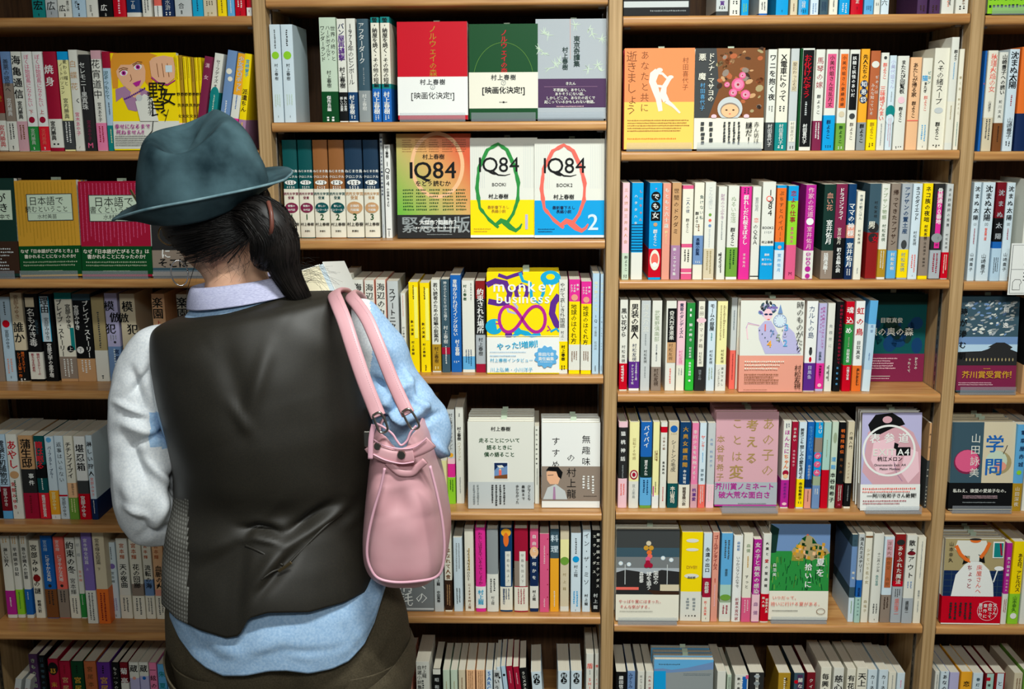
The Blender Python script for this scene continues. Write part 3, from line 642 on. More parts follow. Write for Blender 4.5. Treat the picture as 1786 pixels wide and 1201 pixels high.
row('M4', (740, 660, 4.803), 1030, .055, '''
60 100 240 khaki | S dark_grey 300 700 1
105 192 690 pale_yellow | K 錦村和成 black 810 930 .4 .4 | X s=.03 hard=0
200 264 262 pale_grey | T 村上春樹インタラント dark_grey 290 590 .5 .55 | D 628 .3 amber | B 700 810 hot_pink | B 655 700 pale_pink | O 812 1030 lime | S dark_green 830 930 2
270 338 240 off_white | S dark_grey 290 320 1 | K 村上春樹 black 400 510 .45 .5 | T ハイブリット khaki 520 680 .45 .45 | S grey 810 980 1
925 965 400 off_white | K 柴田元幸翻訳叢書 dark_grey 410 720 .4 .4 | S dark_grey 740 920 1
''')
row('M5', (690, 890, 4.5795), 808, .024, '''
312 388 200 pale_grey | K 村上龍 black 520 600 .45 .38 | K 中田英寿 black 640 735 .45 .38
396 456 150 ivory | K とおくはなれて人食 brown 170 550 .5 .7 | O 555 795 dark_brown | S tan 590 760 2
468 540 218 ice_blue | B 150 218 charcoal | S grey 260 530 2 | S dark_grey 620 760 2
556 630 148 ivory | T HAVANAMODE dark_brown 310 560 .42 .34 | S mustard 300 520 1 | K にくろする村上龍 brown 580 790 .5 .32
642 724 138 hot_pink | T わたしは甘えているのでしょうか dark_brown 170 590 .5 .5 | O 605 780 white | K 村上龍 cyan 630 750 .5 .6 | B 785 808 hot_pink | X hard=1
732 824 150 grey | O 505 806 off_white | S dark_grey 540 650 2 | T 村上龍 dark_grey 680 750 .5 .3 | X hard=1
836 936 142 dark_blue | E 175 .4 .35 amber | E 230 .22 .6 orange | R .42 322 .88 600 off_white | T 半島を出よ上 dark_grey 335 580 .66 .28 | O 608 795 ivory | K 国家を盗み出せ dark_blue 620 750 .3 .2 | S dark_blue 620 720 3 | X hard=1
948 1060 145 crimson | B 400 600 taupe | R .38 322 .82 600 off_white | T 半島を出よ下 dark_grey 335 580 .6 .25 | O 608 798 ivory | S crimson 620 760 3 | X hard=1
1072 1142 148 navy | B 148 300 rose | E 330 .5 .7 peach | K 自由とは何かを white 180 560 .5 .5 | O 602 780 off_white | K 村上龍 black 630 720 .5 .42
1150 1226 188 rose | S pale_pink 280 420 1 | S pale_pink 700 760 1 | D 226 .06 crimson .85 | D 346 .06 crimson .85 | D 466 .06 crimson .85 | D 586 .06 crimson .85 | D 686 .06 crimson .85
1232 1304 150 amber | B 150 380 slate | K 料理 ice_blue 180 350 .5 .9 | S ivory 640 780 1
1312 1384 160 beige | B 230 380 pale_yellow | E 400 .5 .5 leaf_green | T 村上龍 khaki 480 650 .5 .4 | B 765 800 off_white
1396 1478 182 ice_blue | S dark_grey 220 340 1 | D 386 .33 bright_blue | T 村上龍 black 430 530 .5 .4 | S bright_blue 640 760 2 | K 文藝春秋 black 785 800 .5 .2
1488 1554 155 ice_blue | T イン・ザ・ミソ dark_grey 170 600 .5 .75 | K 村上龍 black 660 760 .5 .45
1562 1652 160 black | K 希望の国のエクソダス off_white 170 620 .75 .42 | K エクソダス off_white 170 520 .3 .42 | K 村上龍 pale_grey 650 790 .5 .55
''')
row('M6', (690, 1060, 4.465), 960, .03, '''
60 140 440 salmon | T 短編 black 480 700
170 275 420 off_white | T 村上龍 black 450 570 .62 .36 | T 自選小説集 black 450 680 .25 .36 | S dark_grey 590 680 1 | X s=.012
300 360 475 black | R 0 475 1 530 off_white | K 昭和 pale_grey 550 700 .5 .6
376 430 485 pale_green | S khaki 600 800 1
436 490 485 pale_green | S khaki 600 800 1
496 550 485 beige | S brown 560 800 1
556 626 485 peach | S brown 490 900 3
632 700 485 peach | S brown 490 900 3
706 760 485 ice_blue | K SARC blue 490 700 .5 .8
766 820 485 pale_grey | K 悪いう black 500 700 .5 .8
832 862 460 ice_blue | D 565 .3 black | X lean=-6
866 902 455 pale_blue | D 540 .3 black | X lean=-6
906 954 455 crimson | S pale_pink 500 620 1 | X lean=-6
958 1004 460 crimson | S pale_pink 520 640 1 | X lean=-6
1008 1062 468 black | K うじメタル off_white 500 700 .5 .6 | X lean=-6
1080 1160 500 ice_blue | D 548 .32 black | D 600 .32 black | K 村上 ice_blue 520 630 .5 .5 | X lean=-4
1262 1355 492 ice_blue | D 535 .27 black | D 592 .27 black | K 村上 ice_blue 510 620 .5 .42
1362 1448 492 ice_blue | D 535 .28 black | D 592 .28 black | K 村上 ice_blue 510 620 .5 .42
1478 1538 358 off_white | K 盾 coral 440 505 .5 .85 | S grey 510 560 1 | K SHI coral 580 700 .5 .5
1546 1608 358 off_white | K 盾 coral 440 505 .5 .85 | S grey 510 560 1 | K SHI coral 580 700 .5 .5
''')
row('R0', (1070, 0, 4.1424), 100, .012, '''
738 828 - pale_grey | K 賞 purple 0 32 .5 .8 | S black 38 54 3 | B 72 100 dark_grey
836 914 - off_white | S black 0 20 2 | S black 66 90 2
920 976 - bright_blue | S lime 20 80 2
1048 1112 - off_white | S black 10 70 2 | B 88 100 blue
1170 1262 - bright_blue | K 集英社 navy 64 80 .5 .3
1274 1328 - pale_yellow | S brown 10 80 1
1334 1364 - sky_blue
''')
row('R0', (1380, 0, 4.1404), 98, .012, '''
-10 42 - beige | S brown 20 80 1
50 124 - bright_blue | K 山住 off_white 0 50 .5 .7 | S navy 62 84 3
134 196 - ice_blue | S steel_blue 20 90 2
202 264 - slate | S navy 10 84 3
270 334 - ivory | K 角川書店 black 60 76 .5 .2 | S dark_grey 0 50 1
342 420 - bright_blue | S ice_blue 20 90 2
426 516 - red | K 正 off_white 0 24 | K 講談社 dark_red 46 66 .5 .3 | X hard=1
522 592 - sky_blue | S navy 40 70 3
594 640 - off_white | S black 20 40 2
644 704 - ice_blue | T 六 black 0 40 .4
905 980 - plum | S dark_brown 40 80 2
992 1072 - plum | S dark_brown 40 80 2
1080 1172 - off_white | T 信長 black 0 44 .6 .4 | S salmon 10 60 1
1182 1280 - off_white | T 夢中 brown 0 40 .6 .4 | S black 44 66 2
''')
row('R1', (1070, 0, 4.1424), 1082, .012, '''
1090 1154 358 off_white | K ワニを抱く夜 black 390 725 .55 .8 | S dark_grey 760 800 2 | O 878 1082 dark_grey | T 村田喜代子 white 890 1055 .5 .55
1160 1246 352 ivory | K X電車にのって black 390 730 .5 .62 | S dark_grey 760 800 2 | O 878 1082 teal | T 村田喜代子 white 890 1040 .5 .45 | S white 1045 1060 2
1252 1314 352 pale_grey | R .15 440 .85 655 beige | T 慶応わっふる記 dark_brown 448 650 .5 .5 | R .15 870 .85 1020 ivory | T 村田喜代子 dark_grey 875 1015 .5 .45 | S dark_grey 1050 1070 2
1318 1340 352 dark_green
''')
row('R1', (1380, 0, 4.1404), 1082, .012, '''
42 138 350 off_white | R .12 362 .95 1055 black | K お化けだぞう red 395 705 .5 .66 | S pale_grey 730 840 1 | K 村田喜代子 white 890 1035 .5 .4
146 212 358 off_white | T 馬琴の嫁 crimson 410 640 .5 .8 | K 群ようこ dark_grey 675 825 .5 .45 | O 868 1082 wine | S white 880 1000 2
220 304 358 off_white | R .1 390 .85 775 rose | K 小美代姐さん花乱万丈 dark_brown 400 770 .5 .42 | O 828 1082 bright_blue | K 群ようこ navy 860 1000 .45 .4 | S navy 1045 1060 3
314 382 358 off_white | R .12 390 .9 775 orange | K 小美代姐さん愛縁奇縁 dark_brown 400 770 .5 .42 | D 820 .32 beige | O 885 1082 leaf_green | K 群ようこ dark_green 900 1035 .5 .42 | S white 1055 1070 2
388 460 360 off_white | R .1 390 .88 790 black | K 妖精と妖怪のあいだ white 405 700 .45 .42 | D 835 .3 dark_grey | B 860 1082 ivory | T 群ようこ dark_brown 880 1010 .5 .42
466 530 355 amber | K 先人たちの black 395 570 .5 .62 | D 605 .45 navy | D 660 .45 navy | D 715 .45 navy | K 知恵袋 white 578 745 .5 .7 | O 880 1082 grey | K 群ようこ black 890 1030 .5 .55
536 606 368 terracotta | E 465 .4 .35 off_white | T ぢぞうは off_white 540 680 .75 .4 | T みんな知っている off_white 600 830 .35 .4 | O 860 1082 yellow | K 群ようこ mustard 880 1000 .5 .5 | S dark_brown 1030 1060 2
610 668 382 off_white | D 418 .2 dark_grey | K 群ようこ coral 455 570 .5 .55 | K 三味線ざんまい coral 620 870 .4 .7 | S grey 890 1070 1
672 722 402 ice_blue | T 小美代姐さん lavender 430 640 .5 .7 | S grey 660 730 1 | E 800 .7 .9 teal | E 860 .6 .8 ice_blue | S dusty_pink 850 1060 2
728 812 405 off_white | K またたび回覧板 black 435 675 .5 .55 | D 720 .3 pale_pink | K 群ようこ black 770 880 .5 .4 | S black 1055 1065 3
820 902 415 peach | K あたしが帰る家 dark_brown 455 700 .45 .5 | K 群ようこ dark_brown 730 850 .5 .4 | R 0 865 1 872 coral
906 980 420 ivory | K ビヨン teal 510 610 .72 .34 | K 猫 bright_blue 540 590 .3 .6 | K またぎ black 590 670 .4 .36 | T 群ようこ coral 690 800 .5 .4 | S sky_blue 900 1010 2 | K 文藝春秋 black 1050 1065 .5 .2
988 1096 348 ivory | T へその緒スープ black 425 755 .45 .62 | E 795 .3 .2 pale_grey | K 群ようこ black 880 1010 .5 .4 | S black 1045 1060 3
1102 1158 270 off_white | K 群よう black 360 440 .6 .5 | S sky_blue 450 590 1 | B 730 1030 ivory | S khaki 760 880 1 | X s=.006
1164 1220 355 ivory | T 働く女 khaki 540 660 .5 .6 | T 群ようこ khaki 700 830 .5 .5 | S teal 880 1060 1
''')
row('R2', (1070, 270, 5.003), 1082, .014, '''
68 132 246 pale_pink | T 三人姉妹三井夫人会 tan 280 780 .5 .55 | B 850 1082 pale_green | T 群ようこ black 870 1010 .6 .5 | S dark_grey 1040 1070 2
148 250 246 bright_blue | K しいちゃん orange 290 590 .78 .28 | K ハタタハタ ivory 330 620 .35 .28 | B 845 1082 off_white | R 0 600 1 606 navy | R 0 625 1 631 navy | R 0 650 1 656 navy | R 0 675 1 681 navy | R 0 700 1 706 navy | R 0 725 1 731 navy | R 0 750 1 756 navy | R 0 775 1 781 navy | R 0 800 1 806 navy | R 0 825 1 831 navy
300 410 246 bright_blue | S pink 290 310 1 | D 360 .38 black | D 445 .38 black | R .12 490 .88 570 black | K でも女 white 325 565 .5 .55 | D 602 .16 tan | K 群ようこ white 645 790 .5 .36 | O 812 1062 red | E 910 .4 .85 ivory | E 905 .3 .5 coral | D 950 .2 white
414 486 250 salmon | K もともと六十歳 off_white 285 640 .5 .6 | T 群ようこ pale_yellow 655 770 .5 .4
494 576 245 tan | T 世間のドクダミ dark_brown 285 690 .45 .6 | O 782 1082 mauve | K 新・エッセイ集 white 800 1050 .4 .38
584 680 268 ivory | B 268 298 rose | T 二人の彼 dark_blue 370 505 .5 .36 | T 群ようこ black 550 675 .5 .34 | B 770 802 rose | B 985 1082 rose | S black 820 940 2 | B 1020 1030 ivory
686 772 245 ivory | T 負けない私 dark_teal 345 565 .75 .42 | K 群ようこ black 490 630 .3 .38 | S brown 600 670 1 | O 698 950 steel_blue | K 長編小説集 navy 720 870 .45 .4 | S white 920 935 3 | B 950 1082 ivory
778 872 240 off_white | T こんな感じ pale_grey 280 470 .5 .55 | D 518 .14 leaf_green | D 566 .14 coral | D 612 .14 steel_blue | S pale_grey 640 790 1 | O 812 1070 beige | S khaki 830 1030 2
892 968 278 off_white | T 財布のつぶやき mauve 340 560 .5 .55 | S grey 570 740 1 | K 群ようこ black 850 980 .35 .35 | S black 845 1030 1
976 1074 272 off_white | T ぬるい生活 sage 360 590 .5 .5 | K 群ようこ black 630 790 .5 .45 | O 802 1058 leaf_green | S dark_green 820 980 2 | B 1058 1082 white
1084 1180 278 hot_pink | K 群れしだれ桜まぼろし white 350 780 .5 .5 | S plum 290 340 2 | K 室井佑月 pale_pink 850 980 .5 .26
1186 1262 278 off_white | T 室井佑月 grey 370 490 .5 .45 | T 恋 coral 545 590 .5 .6 | T のＱ＆Ａ black 600 780 .45 .6 | R 0 1050 1 1058 black
1270 1386 238 off_white | T 1Q84 black 300 530 .6 .8 | D 380 .22 coral .5 | D 380 .15 off_white .5 | H BOOK2 dark_grey 630 .22 | S grey 660 675 4 | H 村上春樹 black 755 .22 | O 788 1082 bright_blue | H 最新 white 865 .2 | H 書下ろし ice_blue 908 .2 | H 長編小説 ice_blue 948 .2
1394 1478 268 bright_blue | B 290 755 orange | K ぷちすとハイパー！ brown 310 760 .5 .5 | D 800 .2 salmon | O 826 1082 ice_blue | T 室井佑月 sky_blue 850 1020 .5 .42
1492 1582 272 bright_blue | B 400 780 lime | K 恋より仕事 crimson 310 590 .5 .6 | K 室井佑月 rose 620 770 .5 .34 | B 780 1082 rose | K M wine 1000 1060 .5 .4
''')
row('R2', (1380, 270, 4.399), 962, .014, '''
80 160 232 magenta | T 作家の花道 pale_pink 250 480 .5 .6 | D 512 .36 white | T 室井佑月 pale_pink 550 730 .5 .55 | O 738 958 off_white | D 765 .22 magenta | D 800 .22 magenta | D 835 .22 magenta | D 880 .28 magenta | D 935 .24 magenta | K 花道の本 white 750 850 .5 .32
218 310 228 bottle_green | T 血い花 salmon 290 430 .5 .75 | K 室井佑月 white 500 690 .55 .55 | O 738 960 taupe | K 話題沸騰！ white 755 920 .4 .42
308 396 225 wine | K ドラゴンフライ white 255 500 .5 .5 | T 室井佑月 ivory 560 690 .45 .38 | B 640 960 black | K 初の長編小説 white 715 910 .5 .42
402 464 225 dark_blue | K ママの white 370 515 .5 .85 | K 神様 white 520 630 .5 .85 | B 540 640 salmon | K 室井佑月 white 675 870 .5 .8 | B 860 960 navy | S white 880 940 2
470 530 282 ivory | T 市場の朝ごはん slate 305 500 .5 .45 | T 村松友視 black 570 690 .5 .4 | S grey 870 910 1 | X s=.01
560 650 222 slate | T 男 ivory 510 570 .35 .7 | D 560 .45 charcoal .5 | D 640 .4 charcoal .5 | B 600 960 blood | K 男 ivory 515 575 .35 .6 | K 女 red 620 680 .7 .6 | T 村松友視 charcoal 350 490 .6 .3 | X s=.02
652 716 224 off_white | K アブサン物語 sage 250 500 .45 .6 | T 村松友視 dark_green 530 670 .5 .5 | O 728 945 mustard | S ivory 740 890 2
724 796 222 taupe | K 帰ってきたアブサン dark_brown 265 700 .5 .6 | O 738 955 sky_blue | K 村松友視 ivory 750 895 .55 .45
804 884 222 silver | K アブサンの置土産 dark_blue 245 610 .5 .55 | E 690 .28 .45 dark_grey | O 730 950 yellow | K 村松友視 sage 750 905 .5 .45
888 960 222 ice_blue | K ネコのダイエット black 245 505 .5 .5 | T 村松友視 dark_grey 585 700 .5 .4 | S coral 770 900 2 | K 晶文社 black 930 942 .5 .25
966 1040 220 yellow | K ネコ族の夜咄 black 240 520 .5 .6 | K 村松友視 dark_brown 535 655 .5 .36 | O 630 935 taupe | T 小池真理子 black 640 780 .5 .3 | T 南伸坊 black 790 870 .5 .3
1048 1132 222 charcoal | R .3 280 .78 720 hot_pink | K 骨董通り0番地 white 255 535 .55 .5 | T 村松友視 black 600 710 .55 .3 | E 640 .5 .45 grey | O 735 958 silver | S crimson 760 920 2
1140 1205 225 pale_grey | T ある詐欺師の風景 dark_grey 250 560 .5 .5 | T 村松友視 dark_grey 600 730 .5 .4 | O 752 955 red | S ivory 770 920 2
''')
row('R3', (1070, 490, 5.412), 1045, .026, '''
50 126 176 off_white | K 黒い花びら black 255 535 .5 .75 | T 村松友視 dark_grey 600 780 .5 .5 | O 782 1032 red | K 新境地を拓く white 800 960 .35 .3 | S white 800 970 1
140 240 180 ivory | K 男装の麗人 black 215 550 .5 .75 | T 村松友視 navy 590 765 .5 .45 | O 765 1022 purple | K 2008年12月 white 775 945 .7 .26 | K テレビドラマ化 white 790 985 .35 .26 | B 1022 1045 white
248 338 186 pale_grey | T 淳之介流 off_white 215 490 .5 .7 | S grey 500 630 1 | T 村松友視 dark_grey 650 780 .5 .36 | S grey 810 950 1
350 444 186 off_white | T 武蔵野倶楽部 sage 275 575 .5 .55 | S grey 600 800 1 | D 688 .09 dark_grey | O 815 1045 taupe | T 村松友視 dark_brown 830 1000 .5 .5
480 578 188 off_white | R .15 258 1 580 black | K 奇天烈食道楽 off_white 280 560 .55 .5 | R .15 580 1 775 tan | T 村松友視 dark_brown 590 755 .5 .42 | S coral 830 980 1
584 664 190 pale_pink | K 黄昏のダンディズム navy 210 540 .5 .5 | T 村松友視 pink 655 790 .5 .5 | B 800 1045 ivory | S grey 830 900 2
672 752 208 green | R .35 260 .55 285 white | R .35 310 .55 335 white | K 鯨の瞬き white 390 580 .5 .4 | K 村松友視 white 620 730 .5 .3 | O 742 1036 bright_green | K 最後の捕鯨 white 765 900 .5 .32 | D 945 .14 white
758 860 186 charcoal | R .22 190 .8 810 ivory | T 幸田文のマッチ箱 dark_brown 230 640 .5 .42 | T 村松友視 black 670 790 .5 .3 | E 370 .45 .25 pale_pink | T 随筆の粋 grey 840 940 .5 .3
868 948 190 ice_blue | K モームの部屋 black 215 470 .5 .6 | S teal 490 570 1 | T 村松友視 black 650 790 .5 .42 | S sage 820 940 2
956 1054 192 pale_yellow | T 川の本 khaki 220 410 .7 .35 | S khaki 230 600 2 | T 村松友視 dark_brown 645 780 .6 .32 | O 790 1045 off_white | T 書き下ろし dark_grey 810 1000 .65 .28 | T ノンフィクション dark_grey 830 1000 .3 .24
1084 1142 158 pale_grey | B 665 1045 coral | S dark_red 700 1000 1 | S slate 280 500 1 | X s=.04
1144 1180 165 ivory | S grey 200 500 1 | X s=.04
''')
row('R3', (1380, 490, 4.399), 848, .022, '''
88 175 155 white | T カルトの島 dark_blue 190 440 .45 .6 | E 540 .15 .35 dark_grey | D 515 .12 charcoal | E 600 .12 .25 red | O 628 842 purple | K 目黒条 lavender 645 755 .5 .4
180 242 172 lavender | T 世界人類がセックスレスで magenta 195 520 .6 .4 | T ありますように magenta 200 400 .3 .35 | K 目黒条 slate 540 610 .4 .4 | O 630 828 hot_pink | K 作家誕生！ black 645 750 .5 .35 | D 800 .25 pale_pink
248 306 172 off_white | T 免罪符に grey 320 520 .5 .5 | T 目黒条 dark_grey 645 760 .35 .4 | S dark_grey 645 800 1
312 372 160 black | K 平和通りと名付けられた街を歩いて crimson 180 640 .6 .42 | K 目取真俊 sky_blue 645 810 .5 .3 | X hard=1
384 450 158 green | B 158 330 red | K 魂込 white 185 340 .5 .85 | K め white 340 420 .45 .85 | S sage 430 510 1 | K 目取真俊 white 520 625 .5 .42 | O 645 848 red | K 川端文学賞 white 655 760 .6 .34
458 530 155 white | K 虹の鳥 red 190 430 .5 .85 | T 目取真俊 black 455 600 .5 .5 | O 648 848 orange | K 戻ってこい dark_brown 665 810 .6 .36 | S dark_brown 670 800 1
538 602 152 pale_blue | B 152 330 sky_blue | T 風音 steel_blue 330 400 .5 .4 | S steel_blue 550 610 1 | B 680 848 ice_blue | X lean=2
''')
row('R4', (1060, 690, 5.4581), 1075, .026, '''
92 180 250 pale_pink | B 300 790 charcoal | K 猫桃神話 white 320 640 .5 .55 | S grey 660 790 1 | S coral 840 960 2 | X hard=1
194 290 252 pale_yellow | T 回転する物語 khaki 400 610 .5 .36 | E 750 .42 .52 crimson | E 750 .3 .38 ivory | E 750 .18 .24 crimson | B 815 1075 off_white | T 豆上風島 grey 840 980 .5 .36 | X hard=1
300 410 252 blue | K バイバイ white 280 495 .5 .5 | B 580 780 bottle_green | K 望月あんね white 610 760 .5 .3 | O 782 1048 sky_blue | S dark_blue 800 960 2 | B 1048 1075 leaf_green | X hard=1
416 480 252 pale_yellow | S brown 520 630 2 | K 群の庭 brown 540 620 .6 .3 | O 950 1075 white | S black 820 920 1 | R .1 860 .25 960 magenta
488 552 255 off_white | B 295 350 red | K 山手の狐 brown 385 520 .5 .4 | K 豊島與志 black 620 750 .5 .4 | S red 870 1010 1
562 660 250 beige | D 315 .36 blue | S khaki 355 370 4 | T シートンの毛皮 dark_grey 420 725 .5 .55 | O 838 1075 dark_teal | K 本山賢司 ivory 865 1030 .5 .55
668 774 254 dark_blue | K 大奥女護異聞 gold 285 690 .5 .5 | K 本山賢司 white 700 840 .5 .3 | O 848 1075 ivory | K 戦略冒険小説 dark_brown 870 1050 .5 .34 | X hard=1
782 848 262 pink | K 非行少女を処刑する！ off_white 320 810 .45 .62 | O 845 1075 dusty_pink | K 桃瀬愛 purple 880 1010 .5 .62
854 920 260 ice_blue | K ヤ coral 370 420 .5 .7 | K ンキー coral 430 520 .5 .6 | S sky_blue 540 660 1 | T 瀧野葵 slate 690 820 .5 .5 | O 848 1085 coral | S white 860 1050 2
930 1005 262 pale_grey | T 先祖 steel_blue 400 480 .5 .4 | T 桃谷方子 steel_blue 510 690 .5 .4 | O 848 1085 pale_pink | S off_white 860 1040 2
''')
row('R4', (1340, 690, 5.4581), 1085, .026, '''
108 185 240 off_white | S navy 265 300 2 | K ほんたに magenta 320 560 .5 .7 | K ちゃん orange 560 700 .5 .7 | D 740 .4 crimson | D 770 .3 peach | O 808 1072 magenta | T 本谷有希子 purple 830 990 .5 .4 | E 1040 .3 .2 pale_pink
190 250 250 crimson | K ほろ酔い off_white 300 440 .45 .5 | T 本谷有希子 pale_pink 510 680 .45 .45
256 330 252 ice_blue | K 腑抜けども black 310 460 .4 .6 | K 悲しみの愛を見せろ black 470 800 .45 .6 | O 798 1072 yellow | K 本谷有希子 black 825 1000 .5 .5 | S dark_grey 1015 1030 2
336 400 252 blue | T 生きてるだけで、愛。 sky_blue 290 640 .5 .65 | T 本谷有希子 pale_grey 660 800 .5 .5 | B 800 880 navy | O 892 1082 salmon | S brown 905 1010 1
408 482 255 bright_blue | K GU white 280 360 .6 .55 | S orange 260 320 1 | B 400 540 taupe | B 770 860 sage | D 572 .45 rose .45 | D 655 .45 rose .45 | D 735 .45 rose .45 | K グアム white 540 765 .45 .5 | O 860 1080 steel_blue | S white 890 960 2
488 560 255 mint | S sage 420 590 1 | B 710 1085 red
566 628 250 pale_green | E 400 .3 .9 sage | K 遭難 sky_blue 570 720 .45 .8 | K 本谷有希子 black 730 1030 .45 .85
634 700 255 black | K 明治残侠伝 orange 310 560 .5 .6 | K 佐々木 brown 580 760 .5 .5 | O 850 1080 dark_red | S ivory 860 1010 2 | K M rose 1030 1065 .5 .4
712 778 250 beige | T 介護入門 black 340 510 .5 .55 | T モブノリオ brown 630 800 .4 .36 | O 838 1065 black | S grey 860 1020 1 | B 1065 1085 ivory
1475 1545 262 tan | B 262 560 tan | B 620 1085 dark_grey | K 月 black 330 410 .5 .8 | K 山 black 450 530 .5 .8 | K 森敦 ivory 680 800 .5 .65 | K 芥川賞受賞作 ivory 860 1075 .5 .55 | X d=.13 s=.03
''')
row('R5', (1060, 890, 5.4581), 1052, .016, '''
684 884 208 off_white | B 208 770 yellow | E 285 .3 .1 off_white | E 370 .3 .08 off_white | E 620 .35 .12 off_white | H DIVE!! mustard 535 .18 | H 森絵都 black 635 .13 | S grey 830 960 2 | S black 995 1005 4 | X s=.02
890 970 220 ice_blue | K 永遠の出口 black 345 585 .5 .6 | B 635 820 crimson | K 森絵都 off_white 670 780 .5 .55 | O 822 1048 ivory | K 祝！直木賞 coral 850 990 .4 .36 | K 集英社 black 1010 1025 .5 .25
974 1040 210 salmon | K ゴールデンタイムス blood 235 560 .45 .7 | S red 640 680 1 | S pale_pink 700 960 1
1056 1164 220 mint | B 220 700 sky_blue | S dark_grey 280 460 2 | K 瀧森宗 slate 550 620 .5 .25 | E 820 .48 .3 leaf_green | B 810 870 sage | O 872 1048 off_white | S crimson 895 980 2
1172 1260 242 white | K 森絵都 steel_blue 290 380 .5 .35 | T いつかパラソルの下で black 430 730 .5 .5 | T 新直木賞作家 crimson 820 1040 .55 .45 | X hard=1
1266 1354 226 ivory | K 森健 sage 310 400 .5 .45 | S gold 430 560 1 | T すっと black 600 740 .45 .45 | O 822 1052 rose | S pale_pink 840 980 2
1362 1438 278 magenta | K 女の子と病気の感染 off_white 300 790 .5 .75 | O 790 1045 pale_pink | K 森健 mauve 840 1000 .5 .6
1446 1526 226 off_white | K 火薬と black 285 430 .5 .4 | K 愛 red 455 490 .5 .5 | K の聖森健 black 500 730 .5 .4 | O 782 1040 red | K 新人賞 ivory 800 910 .3 .36 | K 群像新人賞 ivory 820 960 .72 .36 | X hard=1
''')
row('R5', (1330, 890, 5.4591), 1050, .016, '''
806 862 232 slate | B 340 720 steel_blue | T 森内 slate 270 340 .5 .45 | K 魔地 ivory 560 660 .5 .5 | B 820 1050 ice_blue | S leaf_green 850 1000 1 | X s=.02
868 926 228 pale_grey | K 消えたミステリー black 250 580 .5 .72 | B 650 810 blue | K 森内俊雄 navy 720 800 .5 .5 | B 810 1050 mint | K サスペンス slate 820 990 .5 .4
930 1000 212 ivory | R 0 240 1 256 brown | T シナという名の女 khaki 350 690 .5 .55 | T 森瑤子 khaki 830 960 .5 .5
1010 1106 222 off_white | T 十二月の少女 black 390 575 .55 .34 | T 森内俊雄 teal 600 700 .5 .3 | S dark_grey 870 980 2 | K 新潮社 black 1010 1025 .5 .2 | X hard=1
1112 1208 252 ice_blue | R .2 275 .85 440 dusty_pink | R .2 440 .85 720 terracotta | T 浮和内貨食堂 brown 290 560 .5 .45 | T 森野 brown 620 710 .5 .4 | B 790 1050 taupe | S dark_brown 810 920 2
1214 1312 230 blood | E 300 .4 .3 charcoal | K ありふれた魔法 off_white 330 690 .5 .55 | B 660 705 red | O 710 1048 silver | T 盛田隆二 coral 820 970 .5 .5 | S dark_grey 730 810 3
1320 1420 238 off_white | K 散るアウト black 270 640 .5 .65 | E 400 .4 .2 dark_red | O 815 1050 silver | K 盛田隆二 dark_grey 840 950 .4 .36 | S steel_blue 660 720 2
1428 1502 258 ivory | S grey 290 680 1 | K 盛田隆二 grey 740 820 .5 .3 | S grey 840 960 1
''')
row('R6', (1060, 1080, 6.615), 1340, .03, '''
84 204 608 black | K 織田信長 white 655 900 .5 .45
214 306 598 steel_blue | T みずうみ navy 620 840 .4 .6
330 412 600 off_white | T 花の下にて dark_grey 650 860 .5 .4
424 514 600 off_white | T 六条の道 crimson 650 860 .5 .4
1238 1340 600 off_white
1352 1404 640 pale_green | S dark_grey 670 900 2
1440 1596 640 off_white | K 鉄の骨 black 660 860 .28 .24 | R .55 660 .9 900 blue | S white 670 880 1 | R .8 640 1 690 rose
1606 1775 615 charcoal | R .42 625 .62 900 off_white | K 首無の如き black 630 880 .52 .2 | E 660 .2 .12 silver | E 760 .2 .15 grey
''')
row('R6', (1320, 1080, 5.7613), 1150, .03, '''
188 312 540 mustard | K 真心の dark_brown 590 700 .6 .5 | S ivory 590 800 1
345 450 540 slate | R .3 555 .8 900 plum | K 蘭なん off_white 585 800 .6 .5 | D 640 .2 red .2
472 560 535 dark_red | K クイズ off_white 590 800 .5 .5
608 715 482 ivory | K 毎興白 black 545 800 .45 .7
735 840 488 off_white | K 慈心 black 565 760 .5 .85
868 958 495 ivory | K 有花 black 560 740 .5 .85
966 1072 485 ivory | K 天上 black 545 700 .5 .85
1076 1170 508 ice_blue | K カーネ black 555 740 .5 .5
1186 1280 508 ice_blue | K カーネ black 555 740 .5 .5
1284 1360 530 ivory | S grey 560 800 1
1368 1448 540 ice_blue | S pink 620 700 1
''')
row('F1', (1380, 0, 4.1404), 1080, .012, '''
1345 1362 368 blue | O 862 1080 blue | K 正 coral 400 800
1368 1440 366 ivory | T 秋瑾火焔の女 coral 390 660 .6 .7 | T 山崎厚子 dark_grey 720 800 .5 .4 | B 840 1080 beige | S dark_grey 850 1000 2
1448 1512 378 off_white | K 山崎豊子への誘い black 395 680 .6 .6 | T 前川文夫 dark_grey 710 850 .5 .4 | O 878 1080 brown | S dark_brown 900 1030 1
1520 1592 356 ice_blue | K 沈まぬ太陽 black 375 635 .5 .85 | S crimson 680 760 1 | T 山崎豊子 black 840 990 .55 .6 | S black 1010 1050 2
1604 1700 340 orange | B 810 1080 navy | X hard=1
''')
